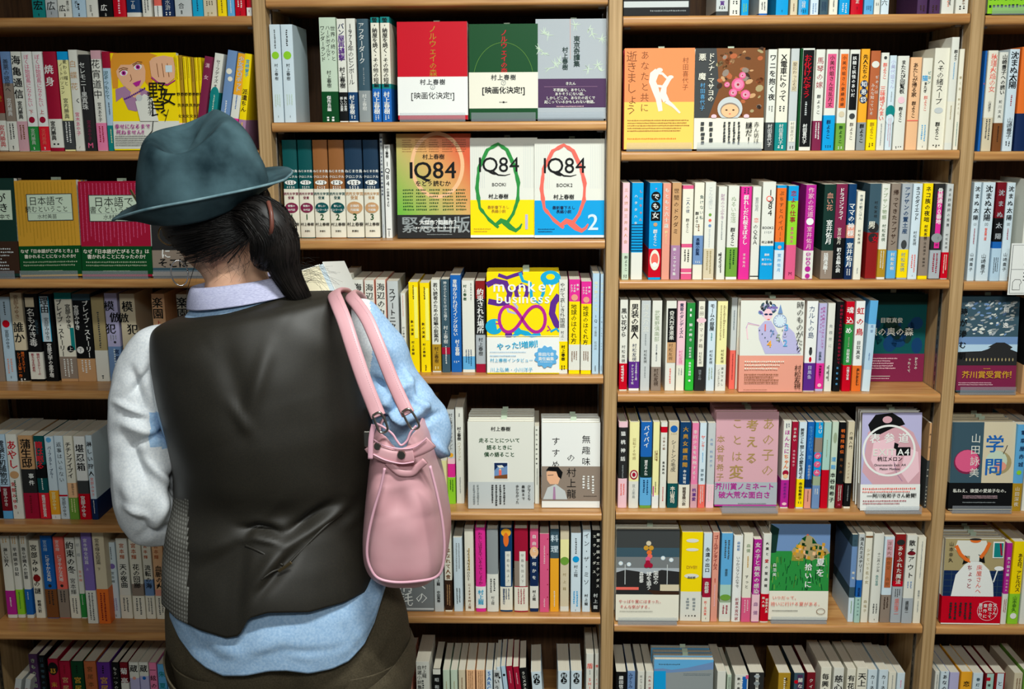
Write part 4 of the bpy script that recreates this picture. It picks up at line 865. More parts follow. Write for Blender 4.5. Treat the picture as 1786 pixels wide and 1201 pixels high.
row('F2', (1380, 270, 4.399), 960, .014, '''
1345 1402 212 ice_blue | K 沈まぬ太陽 black 235 505 .5 .75 | K ㈡ grey 515 540 .5 .4 | S crimson 560 680 1 | T 山崎豊子 black 740 890 .4 .55
1412 1508 212 ice_blue | K 沈まぬ太陽 black 235 505 .5 .6 | K ㈢ grey 515 540 .5 .4 | K 御巣鷹山篇 coral 555 650 .5 .22 | T 山崎豊子 black 750 910 .5 .42
1520 1592 212 dark_red | K 沈まぬ太陽 silver 250 660 .5 .7 | B 480 710 black | O 710 960 pale_blue | B 660 710 blue | S black 780 900 3
1594 1660 215 ice_blue | K 沈まぬ太陽 black 235 505 .5 .7 | K ㈤ grey 515 540 .5 .4 | S crimson 560 670 1 | T 山崎豊子 black 740 890 .45 .5
1745 1800 190 off_white | S grey 300 600 1
''')
row('F3', (1380, 490, 4.399), 860, .014, '''
1760 1850 150 black | K りんちゃん white 180 600 .5 .8 | O 640 860 tan
''')
row('F4', (1600, 690, 2.8602), 582, .018, '''
462 512 145 ivory | B 145 440 sky_blue | K 電車屋赤城 navy 165 365 .6 .55 | D 385 .25 lime | O 440 582 mustard | T 山田深夜 ivory 455 560 .5 .5
516 560 145 off_white | T 山田 black 200 400
''')
row('F5', (1600, 690, 2.8602), 1136, .016, '''
412 440 736 magenta | K 笑う招き猫 white 800 900 .5 .6 | O 985 1136 off_white | K 山本幸久 pale_pink 910 975 .5 .45 | S crimson 1010 1080 2
446 500 728 lime | B 728 985 yellow | K ある日、アヒルバス dark_brown 785 975 .65 .5 | T 山本幸久 dark_green 995 1075 .5 .45 | D 1095 .3 white
506 552 745 off_white | T 山本 black 800 1000
''')
row('F6', (1600, 1080, 9.6022), 2000, .03, '''
210 285 875 off_white | S dark_grey 930 1300 1
302 444 875 ice_blue | K あなのない black 920 1500 .5 .6 | S black 870 890 1
456 614 890 lavender
640 830 880 amber | K 恋 black 1060 1170 .5 .6 | X hard=1
842 1010 900 ice_blue | K 春灯雛 slate 970 1300 .5 .4
1045 1185 905 dark_red | R .15 905 1 2000 mint | R .15 980 .6 1050 red | K 暖 black 1110 1170 .5 .4
1200 1380 900 blood | R .2 900 .82 2000 ice_blue | K と navy 1060 1160 .5 .5
1520 1665 900 beige | S brown 1000 1300 2
1680 1800 860 leaf_green
''')
# ------------------------------------------------------------------ run the rows
import re
FT = []
def collect():
    cs = set('田々0123456789.,!?')
    for r in ROWS:
        for ln in r[4].split('\n'):
            for c in ln.split('|'):
                t = c.split()
                if t and t[0] in ('T', 'K', 'H'): cs |= set(t[1])
    src = FACETEXT
    return cs | set(src)
FACETEXT = ('日本語で読むということ書くなぜ『が亡びるとき』はかれになったのか？水村美苗幸せまで死ねません!!野良女宮木あや子ノルウェイ森上春樹下[映画化決定!]'
 '東京奇譚集きたん不思議な、あしい。りそうに話しどこ近くて起っているもらえ物1Q84をどう緊急出版大傑作？問題？BOOK2村最新下長編小説monkeybusinessった増刷'
 'インタビュー川弘美・洋柴田元責任集走ことについ僕語無趣味すめ龍消耗逝きましょ喜代悪魔ドンナマサヨ赤坊謎だ時もがた松友視眼奥目取真俊楊逸滲む朝芥賞受考変本谷有希ノミネ破荒面白'
 '表参道EXITA4桃江メロンOmotesandoExitMelonMomoe―阿佐和絶賛！学問山詠私ね、欲望愛弟床屋さんへちょ父会社意外面幸久架空球追ぱはそ気す夏拾浩いつ行'
 '私小説水村そのほか絵都DIVE!?夢少くと最後歩ったヘアく十一版月')
GLY = collect(); GLY.discard(' ')
build_glyphs(GLY)
for r in ROWS: spine_books(*r)
# ------------------------------------------------------------------ books shown face out
def d_label(c, cx, l1, l2, l3, u0=.14, u1=.86, v0=.2, v1=.7*.7, line3=True):
    c.rect(u0, v0, u1, v1, 'dark_grey'); c.rect(u0+.012, v0+.008, u1-.012, v1-.008, 'pale_green')
    c.htext(l1, 'black', .5, v0+(v1-v0)*.27, .15, 0, sx=.95); c.htext(l2, 'black', .5, v0+(v1-v0)*.57, .105, 0, sx=.95)
    c.rect(u0+.02, v0+(v1-v0)*.7, u1-.02, v0+(v1-v0)*.71, 'grey'); c.htext(l3, 'dark_grey', .5, v0+(v1-v0)*.84, .08, 0)
def specks(c, col, n, v1, seed):
    R = random.Random(seed); c.hold = True
    for k in range(n): c.micro(col, .03+k*.94/n, .02, .03+(k+.5)*.94/n, v1, 1, 1, seed*50+k)
    c.hold = False; c.L += 4
def band_green(c):
    c.htext('なぜ『日本語が亡びるとき』は', 'ivory', .5, .735, .068, 1); c.htext('書かれることになったのか?', 'ivory', .5, .79, .068, 1)
    c.micro('sage', .06, .83, .94, .9, 2); c.micro('sage', .3, .93, .7, .95, 1, seed=4)
def d_yomu(c): specks(c, 'mustard', 17, .7, 3); d_label(c, 0, '日本語で', '読むということ', '水村美苗', .18, .92, .14, .42); band_green(c)
def d_kaku(c): specks(c, 'rose', 17, .7, 5); d_label(c, 0, '日本語で', '書くということ', '水村美苗', .14, .86, .14, .42); band_green(c)
face_book('L2', 37, 144, 315, 481, .02, 'mustard yellow cover with dotted columns and a pale title plate', d_yomu, 'gold', band=(.68, .98, 'dark_green'), lean=4, thick=.014, n=2, tilt=-.8, pitch=.008)
face_book('L2', 145, 266, 317, 483, .016, 'crimson cover with dotted columns and a pale title plate', d_kaku, 'crimson', band=(.68, .975, 'dark_green'), lean=4, thick=.014, n=2, pitch=.008)
def d_horobi(c):
    c.rect(.1, .12, .95, .42, 'pale_green'); c.htext('が', 'black', .8, .2, .14, 1); c.htext('とき', 'black', .76, .3, .14, 1); c.htext('日本語', 'black', .4, .2, .14, 1); c.htext('亡びる', 'black', .4, .3, .14, 1); c.htext('の中で', 'black', .8, .39, .08)
    c.micro('pale_grey', .08, .7, .92, .94, 7)
face_book('L2', -85, 34, 312, 475, .02, 'dark green cover with pale title plate, cut by the frame', d_horobi, 'bottle_green', band=(.64, .97, 'dark_brown'), lean=4, n=1, pitch=.006)
def d_soko(c): c.htext('に', 'white', .2, .76, .15, 1); c.htext('そこは', 'black', .3, .86, .15, 1); c.rect(0, .91, 1, .95, 'slate')
face_book('L2', 268, 386, 320, 483, .02, 'dark cover with taupe paper band, half hidden by the person', d_soko, 'charcoal', band=(.72, 1, 'taupe'), lean=4, n=1)
def d_comic(c):
    c.poly([(0, .1), (.06, .0), (.6, 0), (.72, .03), (.62, .06), (.66, .2), (.6, .37), (.52, .3), (.5, .12), (.3, .12), (.12, .16), (.1, .36), (.02, .36)], 'ochre')
    c.poly([(.08, .16), (.16, .12), (.42, .09), (.5, .1), (.53, .18), (.52, .28), (.42, .37), (.3, .385), (.18, .33), (.1, .24)], 'skin_tone')
    c.poly([(.03, .14), (.1, .02), (.36, 0), (.5, .06), (.53, .13), (.4, .09), (.3, .12), (.16, .12), (.08, .19)], 'ochre')
    c.poly([(.06, .37), (.2, .34), (.3, .4), (.45, .36), (.58, .4), (.56, .5), (.36, .6), (.24, .58), (.16, .45), (.06, .5)], 'mauve')
    c.poly([(.3, .385), (.42, .37), (.44, .42), (.36, .46), (.28, .44)], 'skin_tone')
    for (u, v) in ((.2, .205), (.42, .145)):
        c.ell(u, v, .062, 'white', .04, rot=.3); c.ell(u, v, .034, 'magenta'); c.ell(u, v, .014, 'black'); c.line([(u-.07, v-.01), (u-.02, v-.035), (u+.06, v-.03)], .012, 'brown')
    c.line([(.13, .165), (.2, .15), (.27, .16)], .01, 'brown'); c.line([(.34, .12), (.42, .09), (.49, .095)], .01, 'brown')
    c.poly([(.33, .31), (.4, .29), (.46, .28), (.43, .33), (.38, .345)], 'magenta'); c.line([(.3, .22), (.32, .27), (.29, .29)], .008, 'brown')
    for i in range(12): c.ell(.2+.028*i, .47+.025*math.sin(i*.26)*-1+.012*i*0-.1*(i/11)**2, .014, 'purple', n=8)
    c.poly([(.6, .09), (.66, .05), (.82, .03), (.96, .05), (.99, .16), (.97, .26), (.86, .32), (.72, .3), (.62, .24)], 'skin_tone')
    for u in (.71, .79, .87): c.line([(u, .11), (u+.01, .18), (u+.02, .25)], .01, 'brown')
    c.line([(.62, .25), (.72, .31), (.86, .33), (.98, .28)], .016, 'magenta'); c.rect(.84, .13, .94, .2, 'ice_blue')
    c.poly([(.36, .5), (.5, .42), (.62, .46), (.7, .7), (.42, .7)], 'off_white'); c.ell(.42, .46, .05, 'pale_grey')
    c.vtext('野良', 'black', .7, .3, .66, .3, 0); c.vtext('女', 'black', .86, .36, .56, .26, 0); c.vtext('宮木あや子', 'black', .58, .4, .64, .1, 1)
    c.htext('幸せになるまで', 'magenta', .3, .755, .078, 1); c.htext('死ねません!!', 'magenta', .26, .815, .078, 1)
    c.micro('black', .03, .845, .6, .96, 5); c.ell(.82, .86, .075, 'hot_pink'); c.micro('white', .77, .83, .87, .89, 3)
    c.line([(.62, .7), (.6, .8), (.52, .86)], .012, 'black'); c.line([(.86, .58), (.8, .72), (.9, .78)], .01, 'black')
face_book('L1', 200, 314, 93, 260, .005, 'yellow comic cover of a red-haired woman punching', d_comic, 'yellow', band=(.7, .985, 'off_white'), lean=4, stand=False)
# middle bay, second shelf
def circ(c, ch, v, col='grey', u=.5): c.ring(u, v, .032, .006, col, n=20); c.htext(ch, col, u, v+.002, .035)
def d_red(c):
    c.vtext('ノルウェイの森', 'olive' if 'olive' in PAL else 'mustard', .51, .04, .56, .13, 0)
    c.htext('村上春樹', 'dark_grey', .5, .615, .085, 1, track=1.1); circ(c, '上', .665); c.htext('[映画化決定!]', 'black', .5, .755, .105, 0, sx=1.0)
def d_green(c):
    c.ring(.5, .6, .44, .004, 'leaf_green', ry=.55, a0=PI, a1=2*PI)
    c.vtext('ノルウェイの森', 'red', .51, .06, .53, .13, 1)
    c.htext('村上春樹', 'dark_grey', .5, .56, .085, 1, track=1.1); circ(c, '下', .615); c.htext('[映画化決定!]', 'black', .5, .695, .105, 1); c.htext('講談社'[1:2], 'black', .5, .82, .03, 1); c.micro('black', .44, .81, .55, .83, 1)
face_book('M1', 695, 816, 39, 209, .016, 'bright red cover with a white paper band', d_red, 'red', band=(.56, .955, 'white'), lean=4, n=1, thick=.022, pitch=.004, side='red')
face_book('M1', 819, 938, 43, 209, .016, 'deep green cover with red brush lettering and cream band', d_green, 'dark_green', band=(.505, .885, 'ivory'), lean=4, n=1, thick=.022, pitch=.004)
def d_kitan(c):
    R = random.Random(5)
    for (u, v) in ((.12, .14), (.18, .16), (.56, .06), (.76, .1), (.8, .15), (.93, .2), (.06, .3), (.12, .34), (.28, .45), (.2, .49), (.34, .42), (.75, .5), (.88, .46), (.93, .52)):
        c.hold = True
        for k in range(7):
            a = R.uniform(0, 2*PI); r = R.uniform(.04, .09); c.line([(u, v), (u+r*math.cos(a)*.6, v+r*math.sin(a)*.4), (u+r*math.cos(a), v+r*math.sin(a)*.7)], [.014, .009, .003], 'pale_green')
    c.hold = False; c.L += 4
    c.vtext('東京奇譚集', 'bottle_green', .585, .17, .48, .095, 1); c.vtext('村上春樹', 'bottle_green', .42, .28, .51, .085, 1); c.line([(.49, 0), (.495, .4)], .004, 'salmon')
    c.htext('きたん', 'off_white', .5, .645, .05, 1); c.rect(.12, .675, .88, .678, 'mauve')
    for i, t in enumerate(('不思議な、あやしい、', 'ありそうにない話。', 'しかしどこか、あなたの近くで', '起こっているかもしれない物語。')): c.htext(t, 'off_white', .5, .71+.04*i, .05, 1)
    c.micro('pale_pink', .3, .865, .7, .885, 1)
face_book('M1', 941, 1063, 34, 209, .016, 'grey cover with pale frost flowers and plum band', d_kitan, 'silver', band=(.595, .885, 'plum'), lean=4, n=1, thick=.02, pitch=.004)
# middle bay, third shelf
def serif1q84(c, u, v, s, bold, tail='black', sx=1.0):
    c.htext('1Q84', tail, u, v, s, bold, track=.98, sx=sx)
def d_doyomu(c):
    c.rect(0, 0, 1, .78, 'green_to_orange')
    c.ring(.55, .3, .34, .05, 'peach', ry=.42)
    for k in range(5): c.micro('brown', .08+.18*k, .05, .22+.18*k, .18, 6, seed=k)
    c.htext('村上春樹', 'black', .5, .22, .075, 1); c.htext('1Q84', 'black', .49, .345, .27, 1); c.htext('をどう読むか', 'black', .49, .475, .08, 1)
    for k in range(5): c.micro('dark_green', .08+.18*k, .52, .22+.18*k, .74, 7, seed=k+9)
    c.htext('緊急出版', 'grey', .52, .875, .235, 1); c.htext('大傑作？問題作？', 'white', .55, .85, .07, 1); c.micro('white', .25, .885, .85, .915, 1); c.micro('grey', .4, .955, .75, .975, 1)
face_book('M2', 694, 822, 234, 413, .03, 'cover fading from green to orange with black band', d_doyomu, 'leaf_green', band=(.775, 1, 'charcoal'), lean=4, stand=False, n=1, spine='orange', side='terracotta')
def d_1q84(col, sub, num, numcol, tcol):
    def d(c):
        c.rect(0, 0, 1, .62, 'off_white')
        for k in range(7): c.rect(.03+k*.03, .06, .034+k*.03, .5, 'pale_grey'); c.rect(.8+k*.025, .06, .804+k*.025, .5, 'pale_grey')
        c.rect(0, .62, 1, .975, sub); c.rect(0, .975, 1, 1, 'white')
        pts = [(.42, .9), (.28, .82), (.14, .7), (.1, .5), (.13, .3), (.26, .12), (.42, .06), (.55, .12), (.66, .28), (.72, .45), (.71, .62), (.64, .76), (.56, .84)]
        P = []
        for i in range(len(pts)-1):
            for k in range(4): t = k/4; P.append((pts[i][0]*(1-t)+pts[i+1][0]*t, pts[i][1]*(1-t)+pts[i+1][1]*t))
        P.append(pts[-1]); R = random.Random(3)
        c.line(P, [.05*R.uniform(.7, 1.25) for _ in P], col)
        c.line([(.38, .87), (.46, .83), (.52, .85), (.6, .9), (.68, .93), (.74, .9), (.77, .86)], [.05, .08, .09, .08, .06, .04, .02], col)
        c.htext('1Q84', 'black', .43, .265, .27, 0, track=.96); c.line([(.34, .335), (.42, .37), (.52, .375), (.6, .36)], [.03, .02, .014, .006], 'black')
        c.htext('BOOK'+num, 'black', .43, .465, .06, 0); c.htext('村上春樹', 'black', .42, .585, .075, 1)
        c.htext('最新書下ろし', tcol, .42, .695, .055, 1); c.htext('長編小説', tcol, .42, .735, .055, 1); c.htext(num, numcol, .84, .84, .28, 1); c.micro(tcol, .05, .9, .3, .95, 2)
    return d
face_book('M2', 821, 937, 242, 409, .028, 'white cover with a green brushed ring above yellow', d_1q84('green', 'yellow', '1', 'lavender', 'mustard'), 'off_white', lean=4, stand=False, n=1, thick=.03, pitch=.003)
face_book('M2', 938, 1059, 244, 412, .022, 'white cover with an orange brushed ring above blue', d_1q84('coral', 'bright_blue', '2', 'ice_blue', 'navy'), 'off_white', lean=4, stand=False, n=1, thick=.03, pitch=.003)
# middle bay, fourth shelf
def d_monkey(c):
    c.rect(0, 0, 1, .64, 'yellow')
    def blob(pts, w, col): c.line(pts, w, col)
    blob([(0, .12), (.12, .08), (.26, .1), (.32, .2), (.28, .3), (.16, .3), (.02, .28)], .08, 'purple')
    blob([(.16, .02), (.28, .05), (.4, .02), (.5, 0)], .05, 'purple')
    blob([(.38, .3), (.42, .34), (.4, .4), (.3, .38), (.27, .32)], .035, 'lavender'); blob([(.42, .24), (.4, .16), (.48, .12), (.57, .15), (.54, .24)], .06, 'purple')
    blob([(.46, 0), (.5, .08), (.6, .1), (.62, .25), (.72, .3), (.78, .2), (.8, .1), (.88, .06), (.99, .02)], .045, 'cyan'); c.ell(.88, .05, .14, 'cyan', .1); c.ell(.88, .04, .06, 'yellow', .04)
    blob([(1, .22), (.92, .3), (.9, .4), (.96, .5), (1, .54)], .09, 'purple')
    c.ell(.1, .53, .12, 'cyan', .11); c.poly([(.12, .47), (.24, .5), (.14, .56)], 'yellow'); blob([(.36, .64), (.46, .58), (.56, .6), (.62, .63), (.74, .6)], .07, 'cyan'); c.ell(.3, .61, .05, 'purple'); c.ell(.42, .57, .05, 'cyan'); blob([(.88, .58), (.96, .55), (1, .58)], .03, 'cyan')
    P = [(.49+.29*math.cos(t)/(1+math.sin(t)**2)*1.1, .455+.29*math.sin(t)*math.cos(t)/(1+math.sin(t)**2)*1.25) for t in [2*PI*k/48 for k in range(49)]]
    c.line(P, .045, 'magenta'); c.line([(.12, .5), (.18, .5), (.2, .54)], .018, 'magenta'); c.line([(.84, .52), (.88, .56), (.83, .57)], .018, 'magenta')
    c.htext('monkey', 'white', .52, .13, .19, 1, track=1.25); c.htext('business', 'white', .5, .25, .17, 1, track=1.18)
    c.rect(0, .62, 1, .625, 'white')
    c.htext('やった！増刷！', 'cyan', .42, .715, .105, 1, rot=.08); c.micro('sky_blue', .04, .775, .55, .79, 1); c.htext('村上春樹インタビュー', 'cyan', .34, .865, .06, 0); c.htext('川上弘美・小川洋子', 'cyan', .34, .96, .066, 0); c.micro('sky_blue', .04, .81, .4, .83, 1)
    c.poly([(.82+.155*(1+.09*math.cos(11*t))*math.cos(t), .83+.155*(1+.09*math.cos(11*t))*math.sin(t)*.68) for t in [2*PI*k/66 for k in range(66)]], 'sky_blue'); c.htext('柴田元幸', 'white', .82, .805, .055, 1); c.htext('責任編集', 'white', .82, .85, .055, 1); c.micro('ice_blue', .74, .87, .9, .89, 1)
face_book('M3', 850, 975, 476, 654, .014, 'yellow magazine cover with purple and blue swirls and white band', d_monkey, 'yellow', band=(.635, .99, 'white'), lean=3, stand=False, n=4, thick=.016, pitch=.008, spine='purple')
# middle bay, fifth shelf
def d_hashiru(c):
    c.htext('村上春樹', 'black', .5, .085, .075, 1); c.htext('走ることについて', 'dark_green', .48, .215, .078, 1); c.htext('語るときに', 'dark_green', .48, .295, .078, 1); c.htext('僕の語ること', 'dark_green', .48, .375, .078, 1)
    c.rect(.39, .46, .61, .66, 'white'); c.rect(.4, .47, .6, .65, 'navy'); c.poly([(.4, .56), (.46, .51), (.52, .53), (.6, .5), (.6, .65), (.4, .65)], 'steel_blue'); c.poly([(.44, .5), (.52, .495), (.55, .52), (.48, .53)], 'off_white'); c.rect(.47, .55, .51, .62, 'coral'); c.ell(.49, .545, .014, 'peach'); c.poly([(.4, .62), (.6, .6), (.6, .65), (.4, .65)], 'brown')
    c.vtext('少なくとも', 'black', .93, .72, .9, .05, 1); c.vtext('最後まで', 'black', .84, .72, .9, .05, 1); c.vtext('歩かなかった', 'black', .75, .72, .94, .05, 1)
    c.micro('dark_grey', .34, .72, .58, .95, 4, 1); c.micro('grey', .06, .72, .18, .95, 2, 1)
face_book('M4', 817, 931, 735, 886, .022, 'beige cover with a small framed mountain photo', d_hashiru, 'off_white', band=(.69, .995, 'pale_grey'), lean=3, stand=False, n=5, thick=.017, pitch=.006, spine='ivory')
def d_mushumi(c):
    c.vtext('無趣味', 'black', .76, .13, .52, .15, 0); c.vtext('の', 'black', .5, .36, .46, .15, 0); c.vtext('すすめ', 'black', .24, .15, .56, .15, 0)
    c.vtext('村上龍', 'black', .51, .52, .9, .17, 0)
    c.rect(.001, .515, .001+.36, .895, 'taupe'); c.poly([(.02, .9), (.1, .76), (.24, .72), (.4, .8), (.44, .9)], 'pale_grey'); c.poly([(.08, .58), (.14, .55), (.28, .56), (.32, .64), (.28, .72), (.14, .72), (.09, .67)], 'skin_tone'); c.poly([(.07, .56), (.12, .515), (.28, .515), (.36, .58), (.33, .66), (.28, .63), (.25, .57), (.14, .565)], 'black'); c.line([(.1, .615), (.2, .61)], .01, 'dark_grey'); c.poly([(.2, .75), (.23, .75), (.24, .9), (.19, .9)], 'mauve')
    c.micro('white', .68, .62, .92, .82, 3, 1); c.micro('black', .72, .85, .95, .87, 1)
face_book('M4', 945, 1046, 737, 882, .03, 'white cover with a portrait photo on taupe band', d_mushumi, 'white', band=(.51, .92, 'taupe'), lean=3, stand=False, n=3, thick=.017, pitch=.006)
def d_shomo(c):
    c.vtext('消耗', 'white', .58, .64, .95, .24, 0); c.vtext('ての', 'white', .82, .63, .93, .2, 0); c.rect(0, .965, 1, .985, 'pale_grey')
face_book('M5', 640, 757, 905, 1065, .022, 'grey cover with large white characters, mostly behind the bag', d_shomo, 'mid_grey', lean=3, stand=False, n=0)
# right bay
def d_blackad(c):
    c.rect(0, .86, .98, .92, 'pale_grey'); c.micro('off_white', .02, .8, .6, .84, 1); c.micro('grey', .4, .94, .95, .97, 1); c.rect(.02, .05, .98, .6, 'dark_grey')
face_book('R0', 1088, 1203, -150, 24, .01, 'black cover with a pale grey strip, cut by the frame', d_blackad, 'black', lean=3, stand=False)
def d_orange(c):
    c.rect(0, 0, 1, .53, 'apricot'); c.rect(0, .53, 1, 1, 'honey')
    c.vtext('あなたと共に', 'brown', .29, .02, .64, .13, 0)
    c.vtext('逝きましょう', 'brown', .1, .03, .66, .16, 0); c.vtext('村田喜代子', 'brown', .87, .09, .42, .09, 0)
    W_ = 'off_white'
    c.ell(.5, .215, .045, W_, .03); c.line([(.47, .22), (.42, .26), (.4, .33), (.44, .4), (.49, .5), (.52, .62)], [.08, .12, .1, .1, .08, .06], W_); c.line([(.44, .24), (.54, .25), (.6, .29), (.64, .3)], .035, W_); c.line([(.41, .33), (.46, .37), (.56, .38)], .035, W_)
    c.line([(.68, .28), (.63, .31), (.57, .38), (.55, .45), (.6, .52)], [.03, .06, .07, .1, .09], W_); c.line([(.6, .52), (.7, .57), (.8, .64)], [.07, .04, .025], W_); c.ell(.66, .285, .04, W_, .025)
    c.micro('brown', .05, .7, .95, .83, 5); c.micro('orange', .05, .88, .75, .91, 1)
face_book('R1', 1088, 1209, 85, 260, .014, 'orange and yellow cover with two white embracing figures', d_orange, 'amber', lean=4, n=1, thick=.018, side='crimson', spine='crimson', pitch=.004)
def d_roses(c):
    R = random.Random(11)
    c.rect(0, 0, 1, .69, 'dark_grey'); c.poly([(.3, 0), (1, 0), (1, .69), (.2, .69), (.35, .4)], 'brown')
    c.hold = True
    for k in range(60):
        u, v = R.uniform(.35, 1), R.uniform(.02, .66); r = R.uniform(.03, .09)
        c.ell(min(u, .93), v, r*.7, R.choice(['taupe', 'brown', 'tan', 'khaki', 'dark_brown', 'terracotta']), r*R.uniform(.3, .6), n=8, rot=R.uniform(-1, 1))
    c.hold = False; c.L += 4
    for (u, v, r) in ((.62, .36, .095), (.68, .27, .05), (.55, .44, .06), (.73, .46, .07), (.46, .36, .04)):
        c.ell(u, v, r, 'rose', n=14); c.ell(u+.01, v-.004, r*.72, 'pink', n=12); c.ell(u-.008, v+.003, r*.45, 'dusty_pink', n=10); c.ell(u, v, r*.2, 'crimson', n=8)
    c.ell(.51, .6, .18, 'pale_grey', .17, n=28); c.ell(.51, .615, .14, 'taupe', .11, n=24); c.ell(.51, .62, .125, 'peach', .095, n=24)
    for u in (.46, .56): c.ell(u, .612, .018, 'dark_brown', .011, n=10)
    c.ell(.51, .65, .016, 'coral', .009, n=8); c.ell(.28, .675, .04, 'pale_pink', .03); c.ell(.75, .675, .04, 'pale_pink', .03)
    c.vtext('ドンナ・マサヨの', 'ivory', .23, .05, .53, .105, 1); c.vtext('悪', 'ivory', .1, .05, .13, .11, 1); c.vtext('魔', 'ivory', .1, .24, .32, .11, 1); c.vtext('村田喜代子', 'sky_blue', .11, .34, .62, .075, 0)
    c.vtext('赤ん坊は', 'black', .9, .73, .95, .08, 0); c.vtext('謎だ！', 'black', .79, .73, .95, .1, 1); c.micro('dark_grey', .4, .73, .68, .95, 4, 1); c.micro('dark_grey', .06, .73, .3, .95, 2, 1)
face_book('R1', 1210, 1330, 85, 260, .014, 'brown painted cover of pink roses above a hooded pale face', d_roses, 'ivory', band=(.69, 1, 'ivory'), lean=4, n=1, thick=.018, pitch=.004)
def d_toki(c):
    c.rect(0, 0, 1, .6, 'off_white'); R = random.Random(2)
    c.hold = True
    for k in range(46):
        a = R.uniform(0, 2*PI); r = R.uniform(.02, .13); c.ell(.42+r*math.cos(a)*1.1, .1+r*math.sin(a)*.7, .035, R.choice(['violet', 'steel_blue', 'slate', 'lavender']), .02, n=8, rot=a)
    c.hold = False; c.L += 4; c.ell(.43, .15, .07, 'pale_pink', .09); c.ell(.4, .15, .03, 'navy', .016); c.ell(.47, .15, .03, 'navy', .016); c.ell(.44, .205, .022, 'coral', .01)
    c.poly([(.38, .22), (.48, .22), (.55, .3), (.7, .5), (.78, .58), (.4, .58), (.3, .42), (.28, .3)], 'lavender'); c.poly([(.7, .25), (.85, .35), (.96, .58), (.74, .58), (.66, .4)], 'lavender')
    c.line([(.3, .27), (.12, .25), (.1, .3), (.12, .42)], .018, 'pale_pink'); c.line([(.3, .27), (.12, .24), (.09, .3)], .006, 'violet')
    c.ell(.62, .22, .1, 'ice_blue'); c.ring(.62, .22, .1, .01, 'steel_blue')
    for k in range(12): c.line([(.62+.07*math.cos(k*PI/6), .22+.05*math.sin(k*PI/6)), (.62+.088*math.cos(k*PI/6), .22+.062*math.sin(k*PI/6))], .008, 'violet')
    c.poly([(.58, .14), (.62, .04), (.66, .14)], 'steel_blue')
    for (t, u, v, cc) in (('7', .5, .36, 'steel_blue'), ('5', .6, .4, 'sage'), ('6', .7, .36, 'lavender'), ('2', .71, .46, 'sky_blue'), ('4', .46, .47, 'amber'), ('3', .72, .29, 'sky_blue'), ('1', .39, .29, 'coral')): c.htext(t, cc, u, v, .13, 1)
    for k in range(10): c.ell(.3+.05*k*.9, .32+.02*(k % 4)*2, .01, 'slate', n=6)
    c.vtext('時のものがたり', 'black', .93, .01, .57, .12, 0); c.vtext('村松友視', 'dark_brown', .92, .7, .97, .11, 0)
    c.micro('ivory', .08, .645, .7, .76, 3); c.micro('brown', .08, .79, .62, .91, 4); c.micro('brown', .07, .965, .45, .98, 1)
face_book('R3', 1288, 1398, 525, 690, .012, 'white cover with lilac drawing of a woman and clock', d_toki, 'salmon', band=(.6, 1, 'salmon'), lean=4, stand=False, n=3, thick=.018, pitch=.012, spine='peach', side='ivory')
def d_me(c):
    c.rect(0, 0, 1, .68, 'dark_teal'); R = random.Random(9)
    c.hold = True
    for k in range(26): c.ell(min(max(R.gauss(.5, .3), .12), .88), R.uniform(.3, .6), R.uniform(.05, .11), R.choice(['dark_blue', 'dark_blue', 'bottle_green', 'dark_teal']), R.uniform(.06, .16), n=10)
    c.hold = False; c.L += 4; c.rect(0, 0, 1, .12, 'bottle_green')
    c.htext('目取真俊', 'off_white', .48, .3, .085, 1); c.htext('眼の奥の森', 'off_white', .48, .43, .135, 1); c.micro('pale_pink', .05, .72, .6, .86, 5); c.rect(.1, .935, .5, .94, 'off_white'); c.micro('pale_pink', .08, .955, .5, .975, 1); c.vtext('ったくて', 'off_white', .78, .72, .9, .05, 1); c.vtext('ひとつの', 'off_white', .88, .72, .86, .05, 1)
face_book('R3', 1502, 1617, 512, 664, .105, 'dark blue cover standing at the back with wine band', d_me, 'dark_teal', band=(.68, 1, 'wine'), lean=2, stand=False, n=1, pitch=.001)
def d_anoko(c):
    for k in range(2): pass
    c.vtext('あの子の', 'gold_leaf', .84, .05, .7, .21, 0); c.vtext('考える', 'gold_leaf', .58, .06, .58, .2, 1); c.vtext('ことは', 'gold_leaf', .34, .04, .56, .18, 0); c.vtext('変', 'gold_leaf', .34, .55, .73, .24, 1); c.vtext('本谷有希子', 'gold_leaf', .08, .24, .74, .13, 0)
    c.htext('芥川賞ノミネート', 'magenta', .48, .79, .12, 1); c.htext('破大荒な面白さ', 'magenta', .48, .88, .12, 1); c.micro('dark_grey', .38, .965, .84, .98, 1); c.rect(0, .985, 1, 1, 'magenta')
face_book('R4', 1246, 1354, 719, 879, .028, 'dusty pink cover with large gold brush characters', d_anoko, 'dusty_pink', band=(.745, .985, 'silver'), lean=4, stand=False, n=4, thick=.016, pitch=.006, spine='crimson', zoff=.003)
